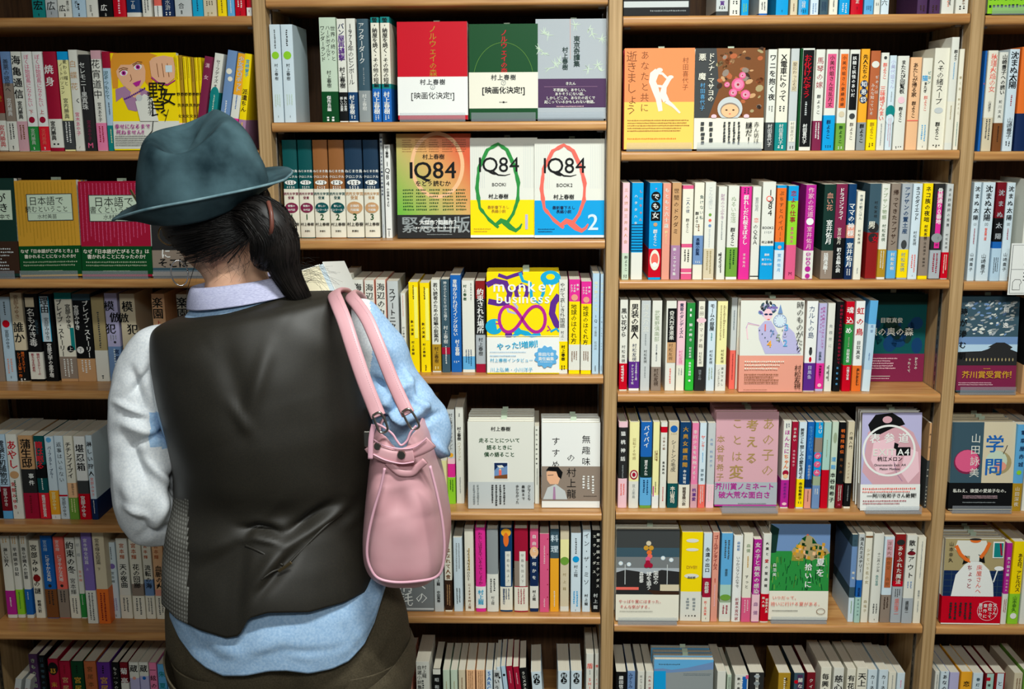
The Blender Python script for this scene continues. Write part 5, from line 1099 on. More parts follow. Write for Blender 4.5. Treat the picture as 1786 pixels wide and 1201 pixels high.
def d_exit(c):
    c.rect(0, 0, 1, .73, 'lavender'); c.poly([(.1, .2), (.3, .08), (.6, .1), (.86, .2), (1, .38), (1, .73), (.2, .73), (.02, .6), (.06, .4)], 'dusty_pink')
    c.poly([(.1, .12), (.22, .02), (.5, 0), (.66, .06), (.72, .12), (.5, .16), (.3, .22), (.16, .22)], 'black'); c.ell(.42, .07, .08, 'dusty_pink', .06)
    c.poly([(.2, .3), (.5, .25), (.7, .4), (.55, .6), (.3, .64), (.16, .48)], 'pale_pink'); c.poly([(.75, .35), (.95, .4), (.98, .6), (.8, .72), (.66, .6)], 'pale_pink'); c.line([(.55, .5), (.6, .62), (.7, .7)], .012, 'mauve'); c.poly([(.55, .3), (.62, .32), (.6, .38), (.54, .36)], 'black')
    c.ring(.46, .385, .43, .035, 'white', n=60)
    c.vtext('表', 'white', .22, .19, .33, .18, 1); c.vtext('参', 'white', .46, .19, .33, .18, 1); c.vtext('道', 'white', .7, .19, .33, .18, 1)
    c.htext('EXIT', 'off_white', .38, .4, .15, 1, track=1.05); c.rect(.58, .35, .82, .435, 'black'); c.htext('A4', 'white', .7, .4, .14, 1)
    c.htext('桃江メロン', 'black', .48, .47, .085, 1); c.htext('Omotesando Exit A4', 'dark_grey', .48, .53, .05, 1); c.htext('Melon Momoe', 'dark_grey', .48, .57, .05, 1)
    c.micro('coral', .03, .755, .95, .79, 1); c.micro('coral', .03, .79, .85, .82, 1); c.htext('―阿川佐和子さん絶賛！', 'black', .52, .845, .08, 1); c.micro('crimson', .04, .885, .8, .94, 2)
face_book('R4', 1500, 1603, 722, 889, .012, 'pink photo cover with a large white ring', d_exit, 'white', band=(.73, .985, 'white'), lean=5, stand=False, n=2, thick=.018, pitch=.01, spine='black', tilt=-.6)
def d_kaku_(c):
    c.rect(0, 0, 1, .71, 'slate'); c.rect(0, 0, 1, .2, 'dark_grey'); c.rect(0, .3, 1, .42, 'mid_grey'); c.rect(0, .42, 1, .55, 'silver'); c.poly([(0, .47), (.15, .44), (.36, .46), (.5, .49), (.72, .44), (1, .46), (1, .71), (0, .71)], 'charcoal'); c.rect(.7, .6, 1, .67, 'beige'); c.rect(0, .63, .36, .66, 'coral'); c.poly([(.5, .66), (1, .68), (1, .71), (.6, .71)], 'dark_brown')
    for (u, v) in ((.07, .37), (.2, .38), (.74, .31), (.87, .33)): c.ell(u, v, .035, 'ice_blue'); c.ell(u, v, .02, 'white')
    for u in (.14, .81): c.rect(u-.006, .38, u+.006, .6, 'pale_grey')
    for (u, v, cc) in ((.51, .15, 'beige'), (.47, .2, 'gold'), (.55, .2, 'gold'), (.52, .25, 'orange'), (.53, .29, 'coral'), (.5, .32, 'rose'), (.5, .36, 'crimson'), (.54, .39, 'crimson'), (.48, .39, 'crimson')): c.ell(u, v, .04, cc, n=16)
    c.vtext('架空の', 'white', .63, .45, .6, .085, 1); c.vtext('球を追う', 'white', .52, .46, .66, .085, 1); c.vtext('森絵都', 'white', .4, .46, .58, .07, 1)
    c.htext('やっぱり賞にはまった。', 'red', .4, .785, .065, 0); c.htext('そんな気がする。', 'red', .32, .845, .065, 0); c.micro('black', .06, .885, .6, .9, 1)
face_book('R5', 1074, 1183, 924, 1081, .012, 'dark stadium cover with a column of coloured balls', d_kaku_, 'ivory', band=(.71, .99, 'ivory'), lean=4, n=4, thick=.015, pitch=.004, side='ivory')
def d_natsu(c):
    c.rect(0, 0, 1, .7, 'green'); c.rect(0, 0, 1, .12, 'steel_blue'); c.poly([(0, .1), (1, .08), (1, .3), (.8, .22), (.4, .28), (.06, .28), (0, .24)], 'steel_blue'); R = random.Random(4)
    c.poly([(0, 0), (.14, .05), (.1, .3), (0, .34)], 'bottle_green')
    c.poly([(.06, .3), (.2, .28), (.35, .3), (.5, .18), (.7, .2), (.9, .26), (1, .3), (1, .7), (0, .7), (0, .3)], 'green')
    c.hold = True
    for k in range(90): c.line([(u := R.uniform(.02, .98), v := R.uniform(.32, .66)), (u+R.uniform(-.02, .02), min(v+R.uniform(.03, .08), .69))], .012, R.choice(['forest', 'leaf_green', 'green', 'dark_green']))
    c.hold = False; c.L += 4
    c.poly([(.36, .28), (.4, .24), (.46, .26), (.5, .18), (.55, .14), (.62, .1), (.66, .12), (.72, .14), (.78, .2), (.86, .22), (.96, .26), (1, .3), (.84, .34), (.7, .38), (.6, .34), (.5, .36), (.4, .34)], 'khaki')
    c.hold = True
    for k in range(36): c.poly([(u := R.uniform(.38, .92), v := R.uniform(.18, .33)), (u+.05, v+.005), (u+.045, v+.04), (u-.005, v+.035)], R.choice(['amber', 'gold', 'peach', 'dark_green', 'tan']))
    c.hold = False; c.L += 4
    c.poly([(.52, .15), (.6, .12), (.58, .18)], 'dark_green'); c.poly([(.7, .14), (.78, .2), (.7, .2)], 'dark_green'); c.ell(.62, .11, .015, 'coral')
    for k in range(10): c.line([(.38+.02*k, .3), (.37+.02*k, .38)], .009, 'gold')
    c.vtext('夏を', 'white', .85, .34, .56, .15, 1); c.vtext('拾いに', 'white', .65, .4, .67, .13, 1); c.vtext('森浩美', 'white', .08, .4, .55, .07, 0)
    c.htext('いつだって、', 'coral', .28, .765, .075, 0); c.htext('拾いに行ける夏がある。', 'coral', .47, .83, .08, 0); c.micro('black', .06, .89, .5, .91, 1); c.ring(.88, .905, .07, .008, 'brown', ry=.05)
face_book('R5', 1340, 1443, 915, 1073, .02, 'green painted cover of a castle on a hill', d_natsu, 'ivory', band=(.695, .985, 'ivory'), lean=4, n=2, thick=.018, pitch=.006)
def d_lake(c):
    c.rect(0, 0, 1, 1, 'sky_blue'); c.poly([(0, .14), (.15, .13), (.3, .15), (.55, .12), (.8, .07), (1, .03), (1, 1), (0, 1)], 'steel_blue'); c.poly([(.2, .2), (1, .14), (1, 1), (.24, 1)], 'grey'); c.rect(0, .17, .2, 1, 'bright_blue'); c.micro('slate', .08, .05, .45, .09, 1); c.micro('slate', .5, .2, .98, .24, 2)
face_book('R6', 1138, 1240, 1149, 1310, .02, 'pale blue cover of lake and mountain', d_lake, 'sky_blue', lean=3, stand=False, n=3, thick=.015, pitch=.012, side='grey')
# far-right bay
def d_f0(c): c.rect(0, .7, 1, 1, 'lime'); c.micro('bottle_green', .02, .74, .98, .96, 3); c.rect(0, 0, 1, .7, 'leaf_green')
face_book('F0', 1722, 1846, -150, 19, .012, 'bright green cover with dark print, cut by the frame', d_f0, 'leaf_green', lean=3, side='forest')
def d_asa(c):
    c.rect(0, 0, 1, .72, 'steel_blue'); c.rect(0, 0, 1, .42, 'slate'); R = random.Random(8)
    c.hold = True
    for k in range(110): c.ell(R.uniform(.06, .94), R.uniform(.04, .4), R.uniform(.02, .055), R.choice(['pale_grey', 'off_white', 'silver', 'grey', 'steel_blue']), R.uniform(.01, .022), n=8, rot=R.uniform(-.2, .8))
    c.hold = False; c.L += 4
    c.rect(0, .5, 1, .6, 'pale_blue'); c.poly([(0, .58), (.4, .57), (.5, .55), (.55, .53), (.5, .53), (.58, .5), (.64, .48), (.78, .48), (.84, .5), (.92, .53), (.88, .55), (1, .58), (1, .72), (0, .72)], 'charcoal')
    for k in range(14): c.ell(.15+.06*k % .9, .66, .012, 'khaki', .03, n=6)
    c.vtext('楊逸', 'white', .78, .06, .38, .1, 1); c.vtext('時が滲む朝', 'black', .07, .1, .68, .13, 1); c.micro('gold', .44, .745, .56, .765, 1); c.htext('芥川賞受賞作！', 'gold', .5, .82, .135, 1); c.micro('pale_pink', .03, .895, .6, .935, 2)
face_book('F3', 1667, 1770, 519, 684, .014, 'cloudy sky cover over temple roof with wine band', d_asa, 'slate', band=(.72, .985, 'wine'), lean=5, n=1, pitch=.003)
def d_gaku(c):
    c.rect(0, 0, .5, .69, 'sage'); c.rect(0, 0, .5, .69, 'slate'); c.rect(.5, 0, 1, .69, 'beige')
    c.ell(.26, .45, .21, 'wine', .2); c.ell(.26, .44, .19, 'rose', .18); c.ell(.76, .46, .2, 'khaki', .19); c.ell(.72, .44, .17, 'pale_green', .17); c.ell(.78, .5, .1, 'salmon', .08); c.line([(.82, .36), (.86, .3), (.88, .26)], .012, 'dark_brown')
    c.vtext('学問', 'blue', .68, .12, .64, .3, 1); c.vtext('山田詠美', 'off_white', .38, .12, .64, .16, 0)
    c.htext('私ねえ、欲望の愛弟子なの。', 'off_white', .5, .78, .068, 1); c.micro('pale_pink', .22, .83, .78, .87, 2); c.micro('grey', .22, .9, .75, .925, 1)
face_book('F4', 1653, 1763, 737, 893, .014, 'two-apple cover, half green and half beige', d_gaku, 'beige', band=(.69, .99, 'black'), lean=4, n=3, thick=.018, pitch=.006)
def d_toko(c):
    c.rect(0, 0, 1, .37, 'khaki'); c.rect(0, .37, 1, .67, 'navy')
    for k in range(8): c.rect(k*.13, .37, k*.13+.006, .67, 'slate'); 
    for k in range(4): c.rect(0, .41+k*.07, 1, .414+k*.07, 'slate')
    c.poly([(.14, .68), (.2, .42), (.34, .3), (.46, .25), (.62, .27), (.76, .36), (.84, .52), (.86, .68)], 'white')
    c.poly([(.2, .02), (.68, .02), (.72, .1), (.62, .2), (.3, .2), (.16, .12)], 'off_white'); c.poly([(.34, .19), (.44, .26), (.3, .3)], 'black'); c.poly([(.56, .18), (.66, .2), (.68, .28), (.58, .26)], 'black')
    c.line([(.18, .08), (.26, .18), (.36, .24), (.44, .26)], .06, 'orange'); c.line([(.74, .04), (.68, .14), (.6, .22)], .06, 'orange'); c.rect(.42, .19, .58, .26, 'off_white'); c.ell(.5, .02, .09, 'orange', .04); c.ell(.5, .005, .1, 'charcoal', .02)
    c.rect(.8, .03, .98, .22, 'white'); c.rect(.82, .045, .97, .21, 'teal'); c.line([(.92, .05), (.95, .19)], .03, 'crimson'); c.line([(.9, .35), (.84, .5)], .02, 'white'); c.ell(.92, .34, .08, 'white', .04)
    c.vtext('山本幸久', 'black', .1, .03, .28, .08, 0); c.vtext('床屋さんへ', 'coral', .59, .3, .64, .1, 0); c.vtext('ちょっと', 'crimson', .43, .3, .58, .1, 0)
    c.ring(.77, .835, .17, .008, 'pale_pink', ry=.17)
    for i, t in enumerate(('父さん、', '会社って', '意外に', '面白いね。')): c.vtext(t, 'white', .89-.08*i, .745, .93, .07, 1)
    c.micro('charcoal', .1, .74, .52, .94, 5, 1)
face_book('F5', 1640, 1743, 940, 1093, .012, 'barber illustration cover with a big white cape', d_toko, 'white', band=(.67, .985, 'red'), lean=4, stand=False, n=4, thick=.015, pitch=.005, side='beige', tilt=.4)
label_books()
V, Fc, M, mts = [], [], [], []
for vv, ff, mt in STK:
    m = PAGES if mt is None else ink(mt)
    if m not in mts: mts.append(m)
    Fc += [tuple(i+len(V) for i in f) for f in ff]; V += vv; M += [mts.index(m)]*len(ff)
so = mesh_obj('books_behind_displays', V, Fc, mts, M); so['kind'] = 'stuff'; tag(so, 'further copies standing close behind the covers displayed face out', 'books')
# small white handwritten card clipped to the shelf edge at the right
def card():
    a = at(1757, 514, -.02); b = at(1835, 424, -.02); w = b.x-a.x; h = b.z-a.z
    r = empty('shelf_card', ((a.x+b.x)/2, -.02, a.z)); v, f = box_data(-w/2, w/2, 0, .0012, 0, h); mesh_obj('card', v, f, ink('white'), parent=r)
    box('clip', -.012, .012, .0012, .022, h*.18, h*.24, ACRYLIC, r)
    c = Canvas(w, h); c.rect(.03, .03, .97, .97, 'mid_grey'); c.rect(.045, .038, .955, .962, 'white'); c.rect(.045, .5, .955, .51, 'mid_grey'); c.micro('dark_grey', .3, .1, .9, .45, 4, 1); c.micro('dark_grey', .35, .54, .9, .75, 3)
    c.line([(.1, .9), (.1, .75), (.15, .7), (.28, .7), (.32, .76), (.28, .8), (.29, .9), (.1, .9)], .012, 'black')
    c.build('handwriting', r); tag(r, 'white handwritten card with a doodle clipped to the right shelf', 'sign')
card()
def tag_slip(key, px, py, wpx, col, dep):
    bay, row, zb = rowinfo(key); a = at(px, py, dep); b = at(px+wpx, py, dep); w = b.x-a.x
    return a, w
# flat plastic shelf labels that lie on two boards
for key, x0, x1, yb_, lab in (('R4', 1259, 1357, 896, 'clear grey plastic tray under the dusty pink cover'), ('R4', 1510, 1608, 889, 'clear grey plastic tray under the pink photo cover')):
    bay, row, zb = rowinfo(key); a, b = at(x0, yb_, -.004), at(x1, yb_, -.004); w = b.x-a.x
    r = clear_stand((a.x+b.x)/2, .008, zb, w); tag(r, lab, 'book stand')
# ------------------------------------------------------------------ the reader, the bag and the open book
import bmesh
from mathutils import noise
def V3(a): return Vector(a)
def catmull(P, n):
    """n points through the rows of P (each row any length)"""
    P = np.asarray(P, float); m = len(P); out = []
    for k in range(n):
        t = k/(n-1)*(m-1); i = min(int(t), m-2); f = t-i
        p0, p1, p2, p3 = P[max(i-1, 0)], P[i], P[i+1], P[min(i+2, m-1)]
        out.append(.5*((2*p1)+(-p0+p2)*f+(2*p0-5*p1+4*p2-p3)*f*f+(-p0+3*p1-3*p2+p3)*f**3))
    return np.array(out)
def px_ring(Lx, Ly, Rx, Ry, Y, d, e=2.0):
    """ring whose left and right extremes are seen at two pixels, with half depth d"""
    a, b = at(Lx, Ly, Y), at(Rx, Ry, Y); c = (a+b)/2; h = (b-a)/2
    return [c.x, c.y, c.z, h.x, h.y, h.z, d, e]
def loft(name, rings, mat, parent, nr=60, na=72, disp=None, cap0=False, cap1=False, post=None, fmat=None, smooth=True, solid=0, backdir=(0, -1, 0), close=True):
    R = catmull(rings, nr); V = []
    for i, r in enumerate(R):
        c, h, d, e = V3(r[:3]), V3(r[3:6]), r[6], r[7]; B = V3(backdir); B = (B-h.normalized()*B.dot(h.normalized())).normalized()
        for j in range(na):
            t = 2*PI*j/na; ct, st = math.cos(t), math.sin(t)
            x = math.copysign(abs(ct)**(2/e), ct); y = math.copysign(abs(st)**(2/e), st)
            p = c+h*x+B*d*y; n = (h.normalized()*ct*1+B*st)
            if disp: p = p+n*disp(i/(nr-1), t, p)
            V.append(p)
    if post: V = post(V, nr, na)
    Fc = [(i*na+j, (i+1)*na+j, (i+1)*na+(j+1) % na, i*na+(j+1) % na) for i in range(nr-1) for j in range(na)]
    M = [fmat(f, V, i // na / (nr-1), (i % na)/na*2*PI) for i, f in enumerate(Fc)] if fmat else None
    if cap0: Fc.append(tuple(range(na))); M and M.append(M[0])
    if cap1: Fc.append(tuple(range(len(V)-1, len(V)-na-1, -1))); M and M.append(M[-1])
    o = mesh_obj(name, V, Fc, mat, M, parent, smooth)
    if solid: s = o.modifiers.new('solid', 'SOLIDIFY'); s.thickness = solid; s.offset = 0
    return o
def tube(name, pts, rad, mat, parent, n=8, m=40, flat=None, ups=None, closed=False):
    """tube through points; rad number or list; flat = (width, thickness) gives a strap"""
    P = catmull([list(p) for p in pts], m); rr = catmull([[r] for r in (rad if isinstance(rad, (list, tuple)) else [rad]*len(pts))], m)[:, 0]
    V = []; up = V3(ups) if ups else Vector((0, 0, 1)); prev = None
    for i in range(m):
        T = V3(P[min(i+1, m-1)]-P[max(i-1, 0)]).normalized()
        if prev is None: N = (up-T*up.dot(T)); N = N.normalized() if N.length > 1e-4 else T.orthogonal().normalized()
        else: N = (prev-T*prev.dot(T)).normalized()
        prev = N; B = T.cross(N)
        for j in range(n):
            t = 2*PI*j/n
            if flat: V.append(V3(P[i])+N*math.sin(t)*flat[1]*rr[i]+B*math.copysign(abs(math.cos(t))**.6, math.cos(t))*flat[0]*rr[i])
            else: V.append(V3(P[i])+(N*math.sin(t)+B*math.cos(t))*rr[i])
    Fc = [(i*n+j, i*n+(j+1) % n, (i+1)*n+(j+1) % n, (i+1)*n+j) for i in range(m-1) for j in range(n)]+[tuple(range(n-1, -1, -1)), tuple(range((m-1)*n, m*n))]
    return mesh_obj(name, V, Fc, mat, None, parent, True)
def fold(px, py, segs):
    """sum of soft ridges (amplitude > 0) and valleys along picture-measured creases of the cloth"""
    s = 0
    for (x0, y0, x1, y1, w, a) in segs:
        dx, dy = x1-x0, y1-y0; L2 = dx*dx+dy*dy; t = ((px-x0)*dx+(py-y0)*dy)/L2; tt = min(max(t, 0), 1)
        q = math.hypot(px-x0-dx*tt, py-y0-dy*tt)/w
        if q < 3: s += a*math.exp(-q*q)*(math.sin(PI*min(max(.08+.84*tt, 0), 1)))
    return s
def to_px(p):
    d = p-CAM; k = F/d.dot(FWD); return W/2+d.dot(RGT)*k, H/2-d.dot(UPV)*k
def nz(p, s, a, seed=0): return a*noise.noise(Vector((p.x*s+seed, p.y*s, p.z*s)))
CLOTH_W = nodes_mat('white_cotton', .85, .15, 'cfd4d8', 'e2e5e6', sc=300, bump=.25, dist=.0006)
CLOTH_B = nodes_mat('light_blue_cotton', .85, .15, '8fb0d2', 'a6c3df', sc=260, bump=.3, dist=.0006)
CLOTH_L = nodes_mat('lavender_cotton', .85, .15, 'a3a4c2', 'bfc0d8', sc=220, bump=.25, dist=.0006, scale=(1, 1, 6))
SATIN = nodes_mat('dark_satin', .54, .5, '1c1912', '242017', sc=500, bump=.12, dist=.0003)
TWILL = nodes_mat('olive_brown_twill', .8, .2, '4b4333', '5b513f', sc=400, bump=.2, dist=.0005)
LEGG = principled('dark_leggings', lin('26282b'), .7, .2)
SKIN = nodes_mat('skin', .5, .35, 'c9987c', 'd8ab8e', sc=30, bump=.02)
HAIRM = nodes_mat('black_hair', .5, .4, '0d0b0a', '1e1916', sc=30, bump=.1, scale=(1, 1, 1))
PINK = nodes_mat('pink_leather', .42, .4, 'c9949a', 'd5a5aa', sc=8, bump=.05, dist=.002)
PINK2 = principled('pink_piping', lin('deaab9'), .35, .4)
BRASS = principled('brass', (.55, .4, .2, 1), .3, .5, 1.0)
STEEL = principled('antique_steel', (.4, .38, .33, 1), .28, .5, 1.0)
def plaid():
    m = principled('grey_plaid', lin('6c6b64'), .85, .15); nt = m.node_tree; b = nt.nodes['Principled BSDF']; tc = nt.nodes.new('ShaderNodeTexCoord'); outs = []
    for ax, s in (('X', 180), ('Z', 150)):
        w = nt.nodes.new('ShaderNodeTexWave'); w.bands_direction = ax; w.inputs['Scale'].default_value = s/6.28*2; nt.links.new(tc.outputs['Object'], w.inputs[0]); outs.append(w)
    mx = nt.nodes.new('ShaderNodeMath'); mx.operation = 'MULTIPLY'; nt.links.new(outs[0].outputs['Fac'], mx.inputs[0]); nt.links.new(outs[1].outputs['Fac'], mx.inputs[1])
    w = nt.nodes.new('ShaderNodeTexWave'); w.bands_direction = 'Z'; w.inputs['Scale'].default_value = 4; nt.links.new(tc.outputs['Object'], w.inputs[0])
    ad = nt.nodes.new('ShaderNodeMath'); ad.operation = 'MULTIPLY_ADD'; ad.inputs[1].default_value = .25; nt.links.new(w.outputs['Fac'], ad.inputs[0]); nt.links.new(mx.outputs[0], ad.inputs[2])
    cr = nt.nodes.new('ShaderNodeValToRGB'); cr.color_ramp.elements[0].color = lin('4d4b45'); cr.color_ramp.elements[1].color = lin('8d8c85'); nt.links.new(ad.outputs[0], cr.inputs[0]); nt.links.new(cr.outputs[0], b.inputs['Base Color'])
    return m
PLAID = plaid()
YB = -.42
person = empty('person', (at(500, 1100, YB).x, YB, 0.0)); tag(person, 'person in teal hat, dark satin vest and pale shirt, reading with back turned', 'person')
PI_ = person
def rel(o):
    """children are modelled in world space; keep them there under the moved parent"""
    o.location = -Vector(person.location); return o
# --- torso rings of the vest
VR = [px_ring(405, 532, 495, 512, -.41, .05), px_ring(335, 549, 556, 511, -.41, .066), px_ring(290, 562, 596, 512, -.41, .08), px_ring(266, 582, 618, 526, -.41, .098), px_ring(266, 625, 634, 580, -.415, .112), px_ring(275, 680, 644, 655, -.42, .12),
      px_ring(291, 745, 650, 735, -.425, .122), px_ring(304, 810, 648, 810, -.425, .116), px_ring(307, 870, 652, 880, -.42, .112), px_ring(300, 950, 662, 945, -.42, .128), px_ring(294, 1010, 668, 985, -.425, .144), px_ring(292, 1060, 672, 1020, -.43, .153)]
VF = [(426, 956, 496, 992, 9, .007), (598, 898, 502, 992, 9, .008), (415, 925, 470, 955, 9, -.006), (390, 600, 430, 745, 22, -.006), (470, 600, 428, 740, 14, .006), (400, 700, 440, 760, 10, .005), (500, 560, 600, 620, 30, .005), (300, 640, 360, 600, 26, .005), (430, 936, 495, 970, 13, -.015), (592, 876, 500, 968, 15, -.017), (330, 1000, 420, 945, 26, .008), (345, 1040, 430, 960, 16, -.005),
      (520, 930, 470, 900, 40, -.008), (440, 1072, 505, 990, 12, .008), (455, 1085, 520, 1000, 10, -.008), (620, 850, 560, 930, 20, .006), (380, 780, 420, 880, 40, .004), (520, 700, 560, 850, 50, -.004), (600, 960, 640, 900, 14, .004)]
def vdisp(u, t, p):
    x, y = to_px(p); s = math.sin(t)
    return (fold(x, y, VF)*(1 if s > 0 else .3))+nz(p, 7, .004)+nz(p, 22, .0012, 5)
HEM = [(285, 1052), (310, 1078), (350, 1098), (395, 1112), (418, 1108), (436, 1078), (470, 1068), (540, 1067), (600, 1050), (640, 1030), (672, 1008), (700, 1000)]
def hem_post(curve, frac):
    xs, ys = [c[0] for c in curve], [c[1] for c in curve]
    def post(V, nr, na):
        k0 = int(nr*frac); base = [V[k0*na+j].copy() for j in range(na)]
        for j in range(na):
            e = V[(nr-1)*na+j]; x, y = to_px(e)
            ty = float(np.interp(x, xs, ys)); s = math.sin(2*PI*j/na)
            if s < 0: ty = 1060 if curve is HEM else 1120
            z1 = at(x, ty, e.y).z; z0 = base[j].z
            for i in range(k0, nr):
                v = V[i*na+j]; f = (i-k0)/(nr-1-k0); v.z = z0+(z1-z0)*f
        return V
    return post
def vmat(f, V, u, t):
    x, y = to_px(V[f[0]]); return 1 if (y > 868 and x < 331 and u > .5) or math.sin(t) < -.35 else 0
vest = rel(loft('vest', VR, [SATIN, PLAID], person, 150, 200, vdisp, post=hem_post(HEM, .66), fmat=vmat, solid=.0025)); vest['label'] = 'dark satin back with grey plaid side panels'
# cinch tabs and buckle on the vest
def on_back(x, y, off=.004, R=VR):
    """a point just off the back surface of the vest at a pixel"""
    dg_obj = vest; best = None
    for v in VBACK:
        d = (v[0]-x)**2+(v[1]-y)**2
        if best is None or d < best[0]: best = (d, v)
    yy = best[1][2].y-off
    return at(x, y, yy)
VBACK = []
for k, v in enumerate(vest.data.vertices):
    j = k % 200
    if 0 < j < 100: q = to_px(v.co); VBACK.append((q[0], q[1], v.co.copy()))
vestp = vest
def on_vest(name, pts, w, mat, off=.004, th=.0015):
    P = [on_back(x, y, off) for x, y in pts]
    return rel(tube(name, P, 1.0, mat, person, n=8, m=24, flat=(w, th), ups=(0, -1, 0)))
on_vest('cinch_tab', [(428, 951), (455, 963), (494, 986)], .0022, SATIN, .001)
on_vest('cinch_tab', [(596, 894), (560, 925), (500, 986)], .0022, SATIN, .001)
on_vest('cinch_tab', [(456, 1010), (475, 997), (492, 991)], .0018, SATIN, .001)
b0 = on_back(497, 988, .012); V, Fc = box_data(-.013, .013, -.0015, .0015, -.0022, .0022, .0006)
bk = mesh_obj('buckle', V, Fc, BRASS, None, person); bk.location = b0-person.location; bk.rotation_euler = (0, -.62, 0); bk['label'] = 'small brass buckle'
# --- shirt body under the vest with its tail
SR = [px_ring(322, 880, 636, 880, -.42, .095), px_ring(316, 950, 648, 950, -.42, .108), px_ring(308, 1010, 672, 1000, -.425, .131), px_ring(303, 1070, 692, 1040, -.43, .147), px_ring(310, 1140, 694, 1110, -.43, .152)]
TAIL = [(290, 1050), (303, 1075), (318, 1112), (340, 1145), (362, 1164), (390, 1178), (430, 1178), (470, 1170), (500, 1169), (540, 1174), (580, 1166), (610, 1152), (636, 1124), (655, 1085), (668, 1045), (680, 1010)]
SF = [(430, 1150, 520, 1100, 24, .006), (360, 1110, 420, 1165, 16, .004), (560, 1080, 640, 1060, 12, .003), (480, 1150, 600, 1130, 14, -.003), (330, 1090, 350, 1130, 8, .004)]
def sdisp(u, t, p):
    x, y = to_px(p); return fold(x, y, SF)+nz(p, 9, .004, 3)+nz(p, 40, .0012, 9)
rel(loft('shirt_tail', SR, CLOTH_B, person, 70, 140, sdisp, post=hem_post(TAIL, .3), solid=.0015))
# --- the shirt under the vest
def tmat(f, V, u, t):
    x, y = to_px(V[f[0]]); return 1 if (y > 715 and y < 790 and x < 330) or (x > 640 and y > 640) else 0
TR = [px_ring(345, 552, 545, 518, -.41, .055), px_ring(290, 568, 590, 526, -.41, .062), px_ring(264, 592, 610, 540, -.41, .075), px_ring(262, 625, 628, 582, -.415, .085), px_ring(268, 680, 640, 655, -.42, .092), px_ring(286, 745, 644, 735, -.425, .095), px_ring(308, 810, 640, 810, -.425, .092), px_ring(318, 880, 636, 880, -.42, .088)]
rel(loft('shirt_body', TR, [CLOTH_W, CLOTH_B], person, 70, 110, lambda u, t, p: nz(p, 12, .004, 6), fmat=tmat, solid=.001))
# --- collar and yoke
def cdisp(u, t, p): return nz(p, 30, .0015, 2)
rel(loft('shirt_yoke', [px_ring(352, 520, 500, 492, -.40, .05), px_ring(334, 538, 520, 508, -.405, .062), px_ring(322, 556, 560, 520, -.41, .07)], CLOTH_B, person, 20, 72, cdisp, solid=.001))
rel(loft('shirt_collar', [px_ring(344, 505, 502, 483, -.392, .052), px_ring(338, 499, 508, 476, -.395, .06), px_ring(333, 503, 513, 482, -.40, .066), px_ring(330, 517, 518, 494, -.403, .07), px_ring(329, 536, 523, 508, -.405, .074)], CLOTH_L, person, 24, 90, lambda u, t, p: nz(p, 28, .0022, 4), solid=.0012))
# --- sleeves
def sleeve(name, pts, mats, fm, folds, seedn, nr=170, na=150):
    """pts: x, y of the axis, half width in pixels, plane Y"""
    rings = []
    P = [at(x, y, Y) for x, y, w, Y in pts]
    for i, (x, y, w, Y) in enumerate(pts):
        T = (P[min(i+1, len(P)-1)]-P[max(i-1, 0)]).normalized(); B = Vector((0, -1, 0)); B = (B-T*B.dot(T))
        if B.length < .35: B = Vector((0, 0, 1))-T*T.z
        B.normalize(); S = B.cross(T)
        if S.x < 0: S = -S
        r = (at(x+w, y, Y)-at(x, y, Y)).length
        rings.append([*P[i], *(S*r), *B, r*.92])
    R = catmull(rings, nr); V = []
    for i, r in enumerate(R):
        c, S, B = V3(r[:3]), V3(r[3:6]), V3(r[6:9]).normalized()
        for j in range(na):
            t = 2*PI*j/na; n = S.normalized()*math.cos(t)+B*math.sin(t); p = c+S*math.cos(t)+B*math.sin(t)*r[9]
            x, y = to_px(p); wv = 1.6*fold(x, y, folds) if math.sin(t) > -.3 else 0
            V.append(p+n*(wv+nz(p, 13, .008, seedn)+.006*max(0, .35-abs(noise.noise(Vector((p.x*16+seedn, p.y*16, p.z*9)))))+nz(p, 38, .0016, seedn+3)))
    Fc = [(i*na+j, (i+1)*na+j, (i+1)*na+(j+1) % na, i*na+(j+1) % na) for i in range(nr-1) for j in range(na)]
    o = mesh_obj(name, V, Fc, mats, [fm(*to_px(V[f[0]])) for f in Fc], person, True)
    s = o.modifiers.new('solid', 'SOLIDIFY'); s.thickness = .0014
    return rel(o)
LS = [(300, 592, 26, -.41), (268, 606, 36, -.41), (246, 650, 42, -.41), (243, 715, 46, -.415), (246, 790, 48, -.425), (256, 860, 53, -.43), (270, 905, 50, -.40), (305, 905, 42, -.34), (360, 840, 36, -.29), (405, 770, 30, -.26), (430, 720, 26, -.25)]
LF = [(205, 700, 262, 726, 5, .007), (226, 690, 262, 640, 6, -.006), (250, 800, 300, 850, 6, .007), (225, 780, 300, 742, 6, -.007), (300, 860, 315, 940, 5, .007), (215, 880, 262, 900, 6, .005), (240, 935, 300, 915, 6, -.006), (215, 735, 270, 760, 10, .008), (222, 760, 262, 850, 13, -.010), (262, 740, 300, 830, 12, .009), (290, 860, 262, 930, 12, .010), (310, 800, 300, 880, 12, -.008), (245, 640, 275, 740, 9, .006), (228, 900, 270, 930, 10, -.006), (232, 640, 255, 720, 7, -.004), (212, 820, 240, 900, 14, .005), (285, 770, 318, 790, 6, .006)]
sl = sleeve('sleeve', LS, [CLOTH_W, CLOTH_B], lambda x, y: 1 if (262 < x and 718 < y < 778) else 0, LF, 11); sl['label'] = 'white sleeve with a light blue inset'
RS = [(585, 555, 34, -.41), (622, 566, 44, -.405), (652, 610, 49, -.40), (672, 660, 52, -.395), (700, 715, 62, -.395), (722, 760, 62, -.38), (715, 775, 50, -.33), (690, 740, 40, -.28), (660, 700, 32, -.25), (640, 672, 27, -.24)]
